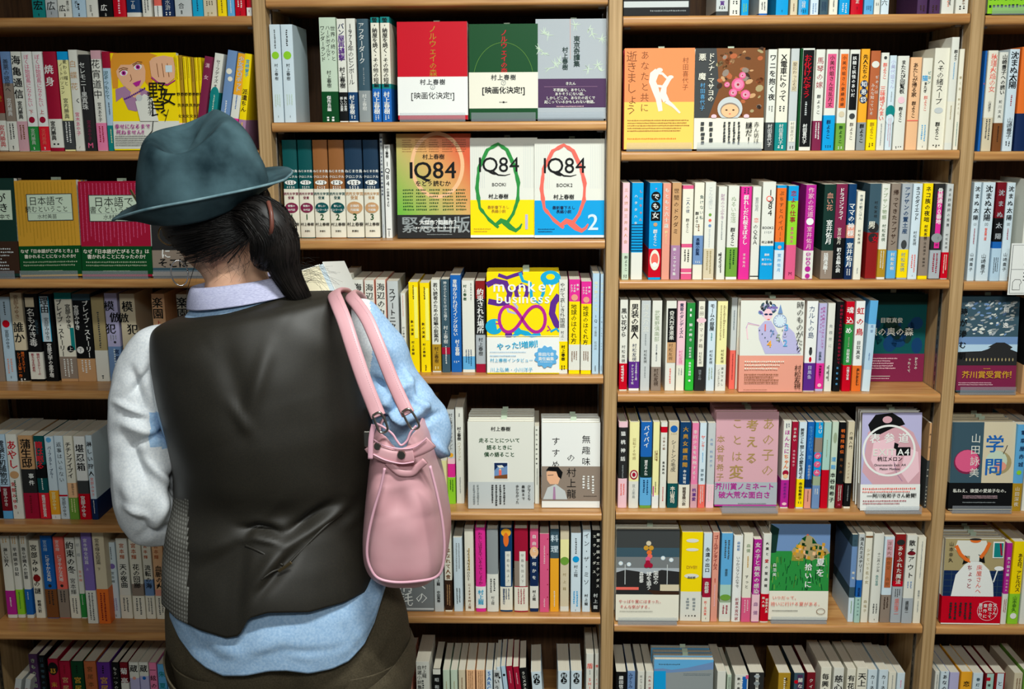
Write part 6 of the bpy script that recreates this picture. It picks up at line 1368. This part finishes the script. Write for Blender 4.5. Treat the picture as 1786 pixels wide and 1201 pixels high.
RF = [(655, 705, 700, 735, 5, .009), (700, 640, 722, 700, 6, .006), (668, 600, 690, 660, 7, -.005), (720, 740, 765, 720, 5, -.007), (745, 760, 780, 800, 5, .007), (715, 690, 745, 715, 5, .006), (610, 600, 640, 660, 5, .006), (700, 800, 765, 820, 6, .005), (640, 720, 715, 660, 10, .010), (650, 740, 725, 690, 9, -.010), (690, 745, 745, 700, 9, .008), (655, 660, 690, 700, 8, -.007), (640, 600, 700, 640, 22, .004), (735, 730, 770, 790, 10, .006), (700, 790, 760, 750, 14, -.006), (672, 690, 690, 730, 6, .008)]
sr = sleeve('sleeve', RS, [CLOTH_B, CLOTH_W], lambda x, y: 1 if x < 652-abs(y-600)*.12 and y < 672 else 0, RF, 23); sr['label'] = 'light blue sleeve with white shoulder'
# --- shorts
HR = [px_ring(318, 960, 640, 960, -.42, .088), px_ring(302, 1010, 680, 1000, -.425, .104), px_ring(294, 1060, 702, 1050, -.43, .118), px_ring(296, 1110, 712, 1100, -.43, .126), px_ring(302, 1138, 717, 1132, -.43, .126), px_ring(308, 1160, 719, 1156, -.43, .118)]
def hdisp(u, t, p):
    x, y = to_px(p); return nz(p, 8, .005, 7)+nz(p, 30, .0015, 1)-(.022*math.exp(-((x-502)/26)**2)*min(1, max(0, (y-1090)/80)) if math.sin(t) > 0 else 0)+fold(x, y, [(320, 1100, 345, 1180, 8, .004), (690, 1080, 640, 1160, 10, .004), (520, 1120, 600, 1150, 10, -.003)])
rel(loft('shorts', HR, TWILL, person, 60, 140, hdisp))
def leg_loft(name, a, mat, disp, solid=0, na=72, nr=40): return rel(loft(name, a, mat, person, nr, na, disp, solid=solid))
ld = lambda u, t, p: nz(p, 12, .004, 4)+nz(p, 34, .001, 1)
leg_loft('shorts_leg', [px_ring(305, 1130, 506, 1140, -.43, .105), px_ring(318, 1190, 498, 1196, -.43, .098), px_ring(332, 1260, 496, 1262, -.43, .095)], TWILL, ld, .002)
leg_loft('shorts_leg', [px_ring(504, 1140, 720, 1125, -.43, .105), px_ring(511, 1196, 718, 1185, -.43, .098), px_ring(516, 1262, 712, 1250, -.43, .095)], TWILL, ld, .002)
# turned-up cuffs lie along slanting lines on each leg
leg_loft('cuff', [px_ring(297, 1120, 400, 1190, -.43, .1), px_ring(301, 1140, 420, 1205, -.43, .104), px_ring(310, 1168, 440, 1222, -.43, .104), px_ring(322, 1192, 460, 1240, -.43, .1)], TWILL, ld, .003)
leg_loft('cuff', [px_ring(590, 1192, 716, 1112, -.43, .1), px_ring(580, 1205, 722, 1130, -.43, .104), px_ring(570, 1225, 724, 1158, -.43, .104), px_ring(565, 1240, 720, 1178, -.43, .1)], TWILL, ld, .003)
# --- the body, one continuous skin
def skin_part(bm, pts, radii, edges=None, seg=14):
    """tapered limb of spheres and cones, later fused by remeshing"""
    P = [V3(p) for p in pts]
    for i in range(len(P)-1):
        a, b, ra, rb = P[i], P[i+1], radii[i], radii[i+1]; n = max(2, int((b-a).length/(min(ra, rb)*.5)))
        for k in range(n+1):
            f = k/n; c = a.lerp(b, f); r = ra+(rb-ra)*f
            bmesh.ops.create_icosphere(bm, subdivisions=2, radius=r, matrix=Matrix.Translation(c))
HEAD_C = at(377, 380, -.375)
FACE = Vector((-.62, .74, -.26)).normalized(); HU = Vector((-.30, .12, .95)); HU = (HU-FACE*HU.dot(FACE)).normalized(); HS = FACE.cross(HU)
def hp(f, s, u): return HEAD_C+FACE*f+HS*s+HU*u
def head_mesh(bm):
    m = bmesh.new(); bmesh.ops.create_uvsphere(m, u_segments=48, v_segments=36, radius=1)
    for v in m.verts:
        x, y, z = v.co   # x face, y side, z up
        f = x*.096; s = y*.074; u = z*(.115 if z < 0 else .095)
        if z < 0: s *= 1-.34*(-z)**1.5*(1 if x > -.2 else .6); f *= (1-.12*(-z)) if x > 0 else (1-.42*(-z)**1.2)
        if x > 0.3 and z < -.1: f += .006
        nose = math.exp(-((y/.13)**2))*math.exp(-(((z+.18)/.2)**2)) if x > .6 else 0
        f += .022*nose
        for sy in (-.36, .36): f -= .008*math.exp(-(((y-sy)/.17)**2)-(((z-.05)/.12)**2)) if x > .5 else 0
        f += .006*math.exp(-((y/.25)**2)-(((z+.5)/.07)**2)) if x > .4 else 0
        f += .006*math.exp(-((y/.2)**2)-(((z+.82)/.12)**2)) if x > .2 else 0
        v.co = hp(f, s, u)
    for sy in (-1, 1):   # ears
        for k in range(7):
            a = k/6*2.6-1.3; bmesh.ops.create_icosphere(m, subdivisions=2, radius=.0065, matrix=Matrix.Translation(hp(-.006-.010*math.cos(a), sy*.073, -.005+.024*math.sin(a))))
        bmesh.ops.create_icosphere(m, subdivisions=2, radius=.011, matrix=Matrix.Translation(hp(-.004, sy*.071, -.005)))
    me = bpy.data.meshes.new('t'); m.to_mesh(me); bm.from_mesh(me); m.free(); bpy.data.meshes.remove(me)
def hand(bm, wrist, palm_dir, fing_dir, thumb_dir, curl_to):
    """palm with five unequal bent fingers curling towards curl_to"""
    p, fd, td, cd = V3(wrist), V3(fing_dir).normalized(), V3(thumb_dir).normalized(), V3(curl_to).normalized()
    skin_part(bm, [p, p+fd*.03, p+fd*.075], [.022, .024, .024]); skin_part(bm, [p+fd*.03+td*.018, p+fd*.075+td*.022], [.016, .014]); skin_part(bm, [p+fd*.03-td*.018, p+fd*.072-td*.024], [.016, .013])
    for k, (off, L) in enumerate(((.028, .068), (.010, .078), (-.009, .073), (-.027, .058))):
        a = p+fd*(.078-abs(k-1)*.003)+td*off; b = a+fd*L*.42+cd*L*.12; c = b+fd*L*.18+cd*L*.26; d = c-fd*L*.04+cd*L*.24
        skin_part(bm, [a-fd*.012, b, c, d], [.0088, .0082, .0074, .0064])
    a = p+fd*.022+td*.024; skin_part(bm, [a, a+td*.026+fd*.018, a+td*.034+fd*.045+cd*.008, a+td*.026+fd*.066+cd*.018], [.013, .011, .0095, .008])
bm = bmesh.new(); head_mesh(bm)
neck0, neck1 = at(412, 470, -.385), at(420, 545, -.405)
skin_part(bm, [HEAD_C+Vector((.01, .0, -.05)), neck0, neck1], [.058, .052, .062])
for (x, y, r, Y) in ((445, 610, .07, -.42), (455, 680, .082, -.425), (470, 760, .085, -.425), (478, 840, .08, -.42), (485, 920, .08, -.42), (495, 1000, .085, -.425), (500, 1070, .092, -.43)):
    c = at(x, y, Y)
    for dx in (-.05, 0, .05): bmesh.ops.create_icosphere(bm, subdivisions=3, radius=r*(.98 if dx == 0 else .86), matrix=Matrix.Translation(c+Vector((dx, 0, 0))))
shL, elL, wrL = at(296, 612, -.40), at(262, 890, -.41), at(440, 712, -.245)
shR, elR, wrR = at(592, 572, -.41), at(722, 765, -.38), at(636, 668, -.235)
cL = at(445, 600, -.42); skin_part(bm, [cL, shL], [.055, .034]); skin_part(bm, [cL, shR], [.055, .034])
skin_part(bm, [shL, elL, wrL], [.028, .026, .02]); skin_part(bm, [shR, elR, wrR], [.034, .03, .022])
for x, X in ((410, -1), (612, 1)):
    hp_ = at(x, 1110, -.43); kn = Vector((hp_.x*.97, -.44, .44)); an = Vector((hp_.x*.98, -.42, .09))
    skin_part(bm, [hp_, kn, an], [.082, .052, .034]); skin_part(bm, [an-Vector((0, .0, .045)), an+Vector((0, .07, -.05)), an+Vector((0, .14, -.06))], [.036, .034, .026])
gut = at(590, 560, -.235)
hand(bm, wrR, None, (gut-wrR)+Vector((-.03, 0, .02)), (-.3, -.2, .9), (-.4, -.35, .3))
hand(bm, wrL, None, Vector((.12, .05, .5)), (.9, 0, .2), (.5, -.4, .3))
bme = bpy.data.meshes.new('body'); bm.to_mesh(bme); bm.free()
body = bpy.data.objects.new('body', bme); COL.objects.link(body); body.parent = person; rel(body)
bme.materials.append(SKIN)
rm = body.modifiers.new('remesh', 'REMESH'); rm.mode = 'VOXEL'; rm.voxel_size = .0042; rm.use_smooth_shade = True
sm = body.modifiers.new('smooth', 'SMOOTH'); sm.iterations = 6; sm.factor = .6
bpy.context.view_layer.update(); me2 = bpy.data.meshes.new_from_object(body.evaluated_get(bpy.context.evaluated_depsgraph_get()))
body.modifiers.clear(); old = body.data; body.data = me2; me2.name = 'body'; bpy.data.meshes.remove(old)
if not me2.materials: me2.materials.append(SKIN)
me2.polygons.foreach_set('use_smooth', [True]*len(me2.polygons))
# leggings and shoes
for x in (410, 612):
    hp_ = at(x, 1110, -.43); kn = Vector((hp_.x*.97, -.44, .44)); an = Vector((hp_.x*.98, -.42, .09)); rings = []
    for p, r in ((hp_.lerp(kn, .25), .083), (hp_.lerp(kn, .6), .068), (kn, .056), (kn.lerp(an, .35), .056), (kn.lerp(an, .8), .038), (an, .037)): rings.append([*p, r, 0, 0, r, 2])
    rel(loft('legging', rings, LEGG, person, 40, 36, lambda u, t, p: nz(p, 15, .002)))
    sh = [[an.x, an.y-.05, .045, .03, 0, 0, .044, 2.4], [an.x, an.y-.02, .052, .04, 0, 0, .05, 2.4], [an.x, an.y+.05, .045, .042, 0, 0, .042, 2.6], [an.x, an.y+.12, .034, .044, 0, 0, .03, 2.6], [an.x, an.y+.17, .026, .028, 0, 0, .02, 2.4]]
    rel(loft('shoe', sh, principled('shoe_leather', lin('2a211b'), .4), person, 24, 28, cap0=True, cap1=True, backdir=(0, 0, 1)))
# eyes, glasses temple, earring
for sy in (-1, 1):
    c = hp(.083, sy*.031, .006)-person.location; m = bmesh.new(); bmesh.ops.create_uvsphere(m, u_segments=16, v_segments=12, radius=.0115); me = bpy.data.meshes.new('eye'); m.to_mesh(me); m.free(); me.materials.append(ink('off_white')); o = bpy.data.objects.new('eye', me); COL.objects.link(o); o.parent = person; o.location = c
    m = bmesh.new(); bmesh.ops.create_uvsphere(m, u_segments=12, v_segments=8, radius=.0055); me = bpy.data.meshes.new('iris'); m.to_mesh(me); m.free(); me.materials.append(ink('dark_brown')); q = bpy.data.objects.new('iris', me); COL.objects.link(q); q.parent = o; q.location = FACE*.0075
    tube('lips' if sy > 0 else 'upper_lip', [hp(.094, -.02, -.058-.003*sy)-person.location, hp(.103, 0, -.057-.004*sy)-person.location, hp(.094, .02, -.058-.003*sy)-person.location], [.002, .0038, .002], ink('coral'), person, m=10)
    tube('eyebrow', [hp(.094, sy*.016, .026)-person.location, hp(.094, sy*.032, .031)-person.location, hp(.082, sy*.048, .026)-person.location], [.002, .0022, .001], HAIRM, person, m=10)
pr = lambda p: p-person.location
def ringpts(c, a, b, n=24): return [c+a*math.cos(2*PI*k/n)+b*math.sin(2*PI*k/n) for k in range(n+1)]
gl = tube('glasses', [pr(at(228, 332, -.30)), pr(at(240, 352, -.32)), pr(at(252, 372, -.335)), pr(at(266, 380, -.36))], .0022, BRASS, person, m=16)
for sy in (-1, 1): tube('glasses_rim', [pr(p) for p in ringpts(hp(.108, sy*.034, .002), HS*.026, HU*.02)], .0012, BRASS, person, m=40)
ec = at(313, 476, -.42)
er = tube('hoop_earring', [pr(p) for p in ringpts(ec, Vector((.012, .004, .004)), Vector((-.004, .0, .02)))], .0011, principled('silver_metal', (.75, .75, .75, 1), .2, .5, 1.0), person, m=40); er['label'] = 'thin silver hoop earring'
# --- hair: a close cap swept to the right, a knot and a tail
def cap_r(th, ph): return 1.0
hb = bmesh.new(); bmesh.ops.create_uvsphere(hb, u_segments=80, v_segments=60, radius=1)
kill = []
for v in hb.verts:
    x, y, z = v.co; f = x*.104; s = y*.086; u = z*.122
    if z < 0 and x < .3: f *= 1-.30*(-z)**1.5; s *= 1-.16*(-z)**2
    v.co = hp(f, s, u)+Vector((0, 0, 0)); n = v.co-HEAD_C
    v.co += n.normalized()*(noise.noise(Vector((v.co.z*90, v.co.x*14, v.co.y*14)))*.0022)
    lim = -.43 if x < -.1 else (-.43+(x+.1)*.9)
    if z < lim or x > .34 or z > .42: kill.append(v)
bmesh.ops.delete(hb, geom=kill, context='VERTS')
me = bpy.data.meshes.new('hair'); hb.to_mesh(me); hb.free(); me.materials.append(HAIRM); me.polygons.foreach_set('use_smooth', [True]*len(me.polygons))
hair = bpy.data.objects.new('hair', me); COL.objects.link(hair); hair.parent = person; rel(hair)
bun = at(468, 405, -.44); tail = [at(440, 385, -.46), at(472, 392, -.465), at(488, 420, -.46), at(492, 455, -.455), at(504, 485, -.45), at(522, 515, -.44), at(548, 552, -.41)]
tube('hair_knot', [pr(at(425, 372, -.455)), pr(at(455, 378, -.46)), pr(at(476, 405, -.46)), pr(at(470, 440, -.455)), pr(at(452, 452, -.45))], [.02, .032, .036, .029, .012], HAIRM, person, n=24, m=30)
tube('ponytail', [pr(p) for p in tail], [.012, .026, .030, .026, .021, .016, .004], HAIRM, person, n=20, m=40)
tie = at(470, 375, -.47); tube('hair_tie', [pr(at(468, 352, -.48)), pr(at(473, 372, -.494)), pr(at(474, 396, -.498)), pr(at(470, 412, -.49))], .0035, principled('brown_hair_tie', lin('6b3e33'), .4), person, m=16)
R = random.Random(3); SV, SFc = [], []
def strand(P, r0, m=14):
    Q = catmull([list(p) for p in P], m); b = len(SV)
    for i in range(m):
        T = V3(Q[min(i+1, m-1)]-Q[max(i-1, 0)]).normalized(); A = T.orthogonal().normalized(); B = T.cross(A); r = r0*(1-.7*i/m)
        for k in range(3): SV.append(V3(Q[i])+(A*math.cos(2.1*k)+B*math.sin(2.1*k))*r-person.location)
    for i in range(m-1):
        for k in range(3): SFc.append((b+i*3+k, b+i*3+(k+1) % 3, b+(i+1)*3+(k+1) % 3, b+(i+1)*3+k))
def surf(ff, ss, uu, k=1.0):
    n = math.sqrt(ff*ff+ss*ss+uu*uu); x, y, z = ff/n, ss/n, uu/n; f, s, u = x*.106*k, y*.088*k, z*.124*k
    if z < 0 and x < .3: f *= 1-.30*(-z)**1.5; s *= 1-.16*(-z)**2
    return hp(f, s, u)
kn0 = bun-HEAD_C; kx, ky, kz = kn0.dot(FACE)/.106, kn0.dot(HS)/.088, kn0.dot(HU)/.124
for i in range(620):
    side = R.uniform(-1, 1); up = R.uniform(-.47, .25); fx = -.75+abs(side)*.75
    a = (fx+R.uniform(-.1, .1), side*ky/abs(ky)*-1 if R.random() < .8 else side, up)
    pts = [surf(a[0]+(kx-a[0])*t, a[1]+(ky-a[1])*t, a[2]+(kz-a[2])*t+.10*math.sin(PI*t), R.uniform(1.0, 1.03)) for t in (0, .2, .4, .6, .8, .97)]
    strand(pts, R.uniform(.0004, .0008))
for i in range(420):
    o3 = Vector((R.gauss(0, 1), R.gauss(0, 1), R.gauss(0, 1))).normalized(); rr = [.012, .027, .031, .027, .022, .018, R.uniform(.004, .014)]
    strand([p+o3*r for p, r in zip(tail, rr)], R.uniform(.0004, .0008), 16)
KP = [at(425, 372, -.455), at(455, 378, -.46), at(476, 405, -.46), at(470, 440, -.455), at(452, 452, -.45)]
for i in range(420):
    o3 = Vector((R.gauss(0, 1), R.gauss(0, 1), R.gauss(0, 1))).normalized(); k_ = R.uniform(1.0, 1.06)
    strand([p+o3*r*k_ for p, r in zip(KP, [.02, .032, .036, .029, .012])], R.uniform(.0005, .001), 16)
for i in range(46):   # loose hairs at the nape and over the shoulder
    a = at(R.uniform(335, 470), R.uniform(425, 448), -.455); strand([a, a+Vector((R.uniform(-.01, .01), -.006, -.015)), a+Vector((R.uniform(-.03, .03), -.004, -R.uniform(.02, .05)))], .00028, 8)
for i in range(40):
    a = at(R.uniform(505, 535), R.uniform(460, 500), -.43); strand([a, a+Vector((R.uniform(.0, .03), .0, R.uniform(-.0, .012))), a+Vector((R.uniform(.02, .06), .02, R.uniform(-.03, .012)))], .00028, 8)
strand([at(345, 445, -.45), at(335, 478, -.45), at(326, 510, -.45), at(325, 545, -.46)], .0008, 20)
hs = mesh_obj('hair_strands', SV, SFc, HAIRM, None, person, True); hs['kind'] = 'stuff'
# --- hat
DENIM = nodes_mat('teal_denim', .8, .15, '11262d', '56747c', sc=12, bump=0, detail=8, lo=.3, hi=.75)
nt = DENIM.node_tree; b_ = nt.nodes['Principled BSDF']; tn = nt.nodes.new('ShaderNodeTexNoise'); tn.inputs['Scale'].default_value = 900; bp = nt.nodes.new('ShaderNodeBump'); bp.inputs['Strength'].default_value = .5; bp.inputs['Distance'].default_value = .0008
nt.links.new(tn.outputs[0], bp.inputs['Height']); nt.links.new(bp.outputs[0], b_.inputs['Normal'])
YH = -.385; HB = (0, -1, -.30)
CR = [px_ring(248, 366, 466, 322, YH, .108, 2), px_ring(243, 335, 460, 300, YH, .106, 2), px_ring(243, 305, 448, 280, YH, .103, 2.1), px_ring(246, 272, 436, 256, YH, .099, 2.1), px_ring(252, 246, 418, 232, YH, .094, 2.2), px_ring(260, 232, 404, 218, YH, .088, 2.2), px_ring(270, 228, 394, 214, YH, .08, 2.2), px_ring(288, 234, 376, 224, YH, .06, 2.2), px_ring(318, 244, 348, 240, YH, .02, 2)]
def hatd(u, t, p):
    return nz(p, 10, .003, 8)
def hatpost(V, nr, na):
    for i in range(nr):
        u = i/(nr-1); w = max(0, (u-.38)/.35); w = min(w, 1)**1.5
        for j in range(na):
            a = math.cos(2*PI*j/na); v = V[i*na+j]; x, y = to_px(v)
            v.z -= w*.021*math.exp(-((x-312)/44)**2); v.z += w*.004*math.exp(-((x-385)/14)**2)
            s = abs(math.sin(2*PI*j/na)); front = math.sin(2*PI*j/na) < 0
            if front: v.x += -a*.02*w*s
    return V
hat = rel(loft('hat_crown', CR, DENIM, person, 70, 120, hatd, cap1=True, post=hatpost, solid=.002, backdir=HB))
def brim():
    c0 = CR[0]; c = V3(c0[:3]); h = V3(c0[3:6]); hn = h.normalized(); B = Vector(HB); B = (B-hn*B.dot(hn)).normalized(); U = hn.cross(B)*-1
    if U.z < 0: U = -U
    U = (U+Vector((0, .0, 0))).normalized(); V = []; na, nr = 140, 14
    for i in range(nr):
        r = i/(nr-1)
        for j in range(na):
            t = 2*PI*j/na; ct, st = math.cos(t), math.sin(t); back = max(st, 0); front = max(-st, 0); sd = abs(ct)**2
            wd = .037+.012*back+.014*front
            rad = r*wd*(1-.32*back**2); base = c+h*ct+B*.108*st
            out = (hn*ct+B*st)
            lift = .046*back**1.3*r-.020*front*r+(-.002 if ct < 0 else .006)*sd*r-.004*back
            p = base+out*rad+U*lift+nz(base, 12, .003, 2)*U
            V.append(p)
    Fc = [(i*na+j, (i+1)*na+j, (i+1)*na+(j+1) % na, i*na+(j+1) % na) for i in range(nr-1) for j in range(na)]
    o = mesh_obj('hat_brim', V, Fc, DENIM, None, person, True); s = o.modifiers.new('solid', 'SOLIDIFY'); s.thickness = .003; rel(o)
    tube('brim_binding', [pr(V[(nr-1)*na+j]) for j in list(range(0, na, 4))+[0]], .0021, nodes_mat('denim_binding', .8, .15, '4f6d76', '7b969c', sc=30, bump=0), person, m=160)
    return V
BV = brim()
# hat seam along the rim of the crown
sp = [pr(at(x, y, YH-.09)) for x, y in ((256, 246), (290, 256), (330, 252), (360, 238), (378, 220))]
# --- open book in the reader's hands
def open_book():
    o0 = at(556, 463, -.225); d = (at(582, 521, -.235)-o0).normalized(); g = o0; wv = (at(514, 474, -.225)-at(554, 461, -.225)).normalized(); up = -d
    root = empty('open_book', g); tag(root, 'open book with cream pages held up by the reader', 'book'); nrm = wv.cross(up).normalized()
    if nrm.y > 0: nrm = -nrm
    Hh, Wd = .188, .127
    r2 = (Vector((.05, 1, .02))); r2 = (r2-up*r2.dot(up)).normalized(); n2 = up.cross(r2).normalized()
    if n2.x > 0: n2 = -n2
    for nm, wdir, n_, th, mt, shift in (('left_pages', wv, nrm, .010, PAGES, 0), ('right_pages', r2, n2, .008, PAGES, 1)):
        q = []; k = 9
        for a in range(k):
            f = a/(k-1); bulge = .006*math.sin(PI*min(f*1.6, 1))*(1-f*.3)
            for s in (0, 1):
                q += [wdir*Wd*f+n_*(bulge if s == 0 else -th)+up*0, wdir*Wd*f+n_*(bulge if s == 0 else -th)-up*Hh]
        Fc = []
        for a in range(k-1):
            b = a*4; Fc += [(b, b+4, b+5, b+1), (b+2, b+3, b+7, b+6), (b, b+2, b+6, b+4), (b+1, b+5, b+7, b+3)]
        Fc += [(0, 1, 3, 2), (k*4-4, k*4-2, k*4-1, k*4-3)]
        mesh_obj(nm, q, Fc, ink('cream') if nm == 'left_pages' else ink('ice_blue'), None, root)  # right pages coloured blue-white to imitate the light falling on them
        cq = [wdir*(Wd+.003)*f+n_*(-th-.0005-t)+up*(.003-(Hh+.006)*z) for f in (0, 1) for t in (0, .002) for z in (0, 1)]
        mesh_obj('cover', cq, [(0, 1, 5, 4), (2, 6, 7, 3), (0, 2, 3, 1), (4, 5, 7, 6), (0, 4, 6, 2), (1, 3, 7, 5)], ink('white'), None, root)
    return root
open_book()
# --- pink handbag
YG = -.50
bag = empty('handbag', (at(705, 1015, YG).x, -.45, at(705, 1020, YG).z)); tag(bag, 'pink leather handbag with stitched straps on the right shoulder of the person', 'bag')
pb = lambda p: p-bag.location
GR = [(664, 742, .105), (652, 762, .112), (648, 790, .116), (645, 820, .120), (641, 870, .126), (637, 915, .130), (636, 942, .132), (638, 966, .132), (647, 984, .126), (668, 996, .11), (700, 1002, .07)]
GRr = [728, 738, 746, 752, 764, 773, 777, 777, 772, 756, 725]
BR = []
for (l, y, d), r in zip(GR, GRr):
    yr = y+(4 if y < 800 else 0)-(4 if y > 1000 else 0); q = px_ring(l, y+ (2 if y > 1000 else 0), r, yr-6 if y > 1000 else yr, YG, d, 3.4); q[1] = -.45; BR.append(q)
def bagd(u, t, p):
    x, y = to_px(p); s = math.sin(t)
    return nz(p, 7, .002, 5)+(fold(x, y, [(690, 850, 700, 900, 22, -.007), (735, 850, 742, 900, 22, .006), (668, 840, 660, 900, 16, .005), (690, 925, 735, 922, 26, .003)]) if s > .2 else 0)
def bagpost(V, nr, na):
    for i in range(0, int(nr*.26)):
        f = 1-i/(nr*.26)
        for j in range(na):
            v = V[i*na+j]; s = math.sin(2*PI*j/na); c = math.cos(2*PI*j/na)
            if abs(c) < .75: v.z -= f*.030*math.exp(-((c-.22 if s > 0 else c)/.28)**2)*(1 if abs(s) > .5 else 0)
    return V
bo = loft('bag_body', BR, PINK, bag, 90, 120, bagd, cap1=True, post=bagpost, solid=.003); bo.location = -Vector(bag.location)
def gy(x, y, off=0): return at(x, y, -.582-off)
def bag_surface(x, y, off=.002, cl=None):
    best = None
    for q in BSURF:
        d = (q[0]-x)**2+(q[1]-y)**2
        if best is None or d < best[0]: best = (d, q[2])
    return at(x, y, min(best[1], cl or BCLAMP)-off)
BCLAMP = -.562
BSURF = [(655, 705, 700, 735, 5, .009), (700, 640, 722, 700, 6, .006), (668, 600, 690, 660, 7, -.005), (720, 740, 765, 720, 5, -.007), (745, 760, 780, 800, 5, .007), (715, 690, 745, 715, 5, .006), (610, 600, 640, 660, 5, .006), (700, 800, 765, 820, 6, .005), ]
for k, v in enumerate(bo.data.vertices):
    j = k % 120
    if 0 <= j <= 60: q = to_px(v.co); BSURF.append((q[0], q[1], v.co.y))
def on_bag(name, pts, r, mat, flat=None, off=.002, m=50): return tube(name, [pb(bag_surface(x, y, off, -.5835 if name == 'piping' else None)) for x, y in pts], r, mat, bag, n=10, m=m, flat=flat, ups=(0, -1, 0))
on_bag('piping', [(671, 816), (664, 850), (652, 890), (643, 930), (640, 965), (646, 990), (660, 1008), (690, 1015), (730, 1013), (760, 1006), (772, 988), (775, 950), (771, 905), (762, 860), (750, 812)], .0022, PINK2, None, .008, 90)
on_bag('belt', [(646, 776), (655, 786), (680, 796), (700, 796), (722, 793)], 1.0, PINK, (.0115, .003), .012, 30)
on_bag('belt', [(705, 792), (728, 784), (745, 776), (752, 770)], 1.0, PINK, (.0105, .003), .009, 24)
on_bag('belt_edge', [(650, 765), (668, 776), (695, 782), (722, 780), (744, 764)], .0012, PINK2, None, .015)
on_bag('belt_edge', [(651, 792), (672, 802), (700, 808), (722, 805)], .0012, PINK2, None, .015)
on_bag('belt_tab', [(676, 805), (690, 818), (700, 824), (718, 824), (728, 815), (742, 803)], 1.0, PINK, (.006, .003), .006, 24)
on_bag('top_piping', [(656, 738), (668, 744), (684, 756), (692, 768), (700, 776), (710, 768), (716, 754), (726, 742)], .0018, PINK2, None, .003)
def disc(name, x, y, r, th, mat, off):
    m = bmesh.new(); bmesh.ops.create_cone(m, cap_ends=True, segments=28, radius1=r, radius2=r*.86, depth=th, matrix=Matrix.Rotation(PI/2, 4, 'X')); me = bpy.data.meshes.new(name); m.to_mesh(me); m.free(); me.materials.append(mat)
    o = bpy.data.objects.new(name, me); COL.objects.link(o); o.parent = bag; o.location = pb(bag_surface(x, y, off)); return o
disc('snap_stud', 700, 793, .0068, .004, STEEL, .017); disc('snap_stud', 658, 778, .0055, .003, STEEL, .017)
def strap(pts, w, name='strap'):
    P = [pb(at(x, y, Y)) for x, y, Y in pts]
    o = tube(name, P, [1.0]*len(P), PINK, bag, n=14, m=80, flat=(w, .0042), ups=(0, -1, .2))
    # stitching along one edge
    Q = catmull([list(p) for p in P], 150); V, Fc = [], []
    for i in range(4, 74, 1):
        a, b = V3(Q[i]), V3(Q[i+1]); T = (b-a).normalized(); Sd = T.cross(Vector((0, -1, 0))).normalized(); c = a+Sd*w*.62+Vector((0, -.0046, 0)); n = len(V)
        V += [c-Sd*.0004, c+Sd*.0004, c+Sd*.0004+T*(b-a).length*.55, c-Sd*.0004+T*(b-a).length*.55]; Fc.append((n, n+1, n+2, n+3))
    s = mesh_obj('stitching', V, Fc, ink('pale_pink'), None, o); s['kind'] = 'stuff'
    return o
strap([(660, 726, -.585), (652, 706, -.58), (634, 660, -.57), (617, 610, -.555), (601, 560, -.53), (589, 530, -.50), (583, 513, -.45), (592, 508, -.40), (606, 516, -.345), (622, 560, -.31), (640, 640, -.30), (655, 725, -.32)], .0115)
strap([(712, 722, -.56), (704, 706, -.555), (684, 662, -.54), (664, 612, -.525), (642, 560, -.50), (624, 532, -.47), (612, 517, -.43), (616, 513, -.39), (630, 524, -.345), (650, 570, -.31), (680, 640, -.30), (705, 720, -.32)], .0105)
for (x0, y0, x1, y1, Y) in ((657, 722, 669, 750, -.588), (708, 716, 724, 744, -.565)):
    a, b = at(x0, y0, Y), at(x1, y1, Y); s = Vector((.006, 0, .002))
    tube('strap_ring', [pb(p) for p in (a-s, a+s, b+s, b-s, a-s)], .0018, STEEL, bag, m=60)
vv, ff = box_data(-.006, .006, -.002, .002, -.012, .012, .001); pd = mesh_obj('padlock', vv, ff, STEEL, None, bag); pd.location = pb(at(642, 765, -.575))
tube('strap_tab', [pb(at(x, y, -.583)) for x, y in ((652, 740), (647, 765), (646, 800))], 1.0, PINK2, bag, n=8, m=16, flat=(.004, .0015), ups=(0, -1, 0))
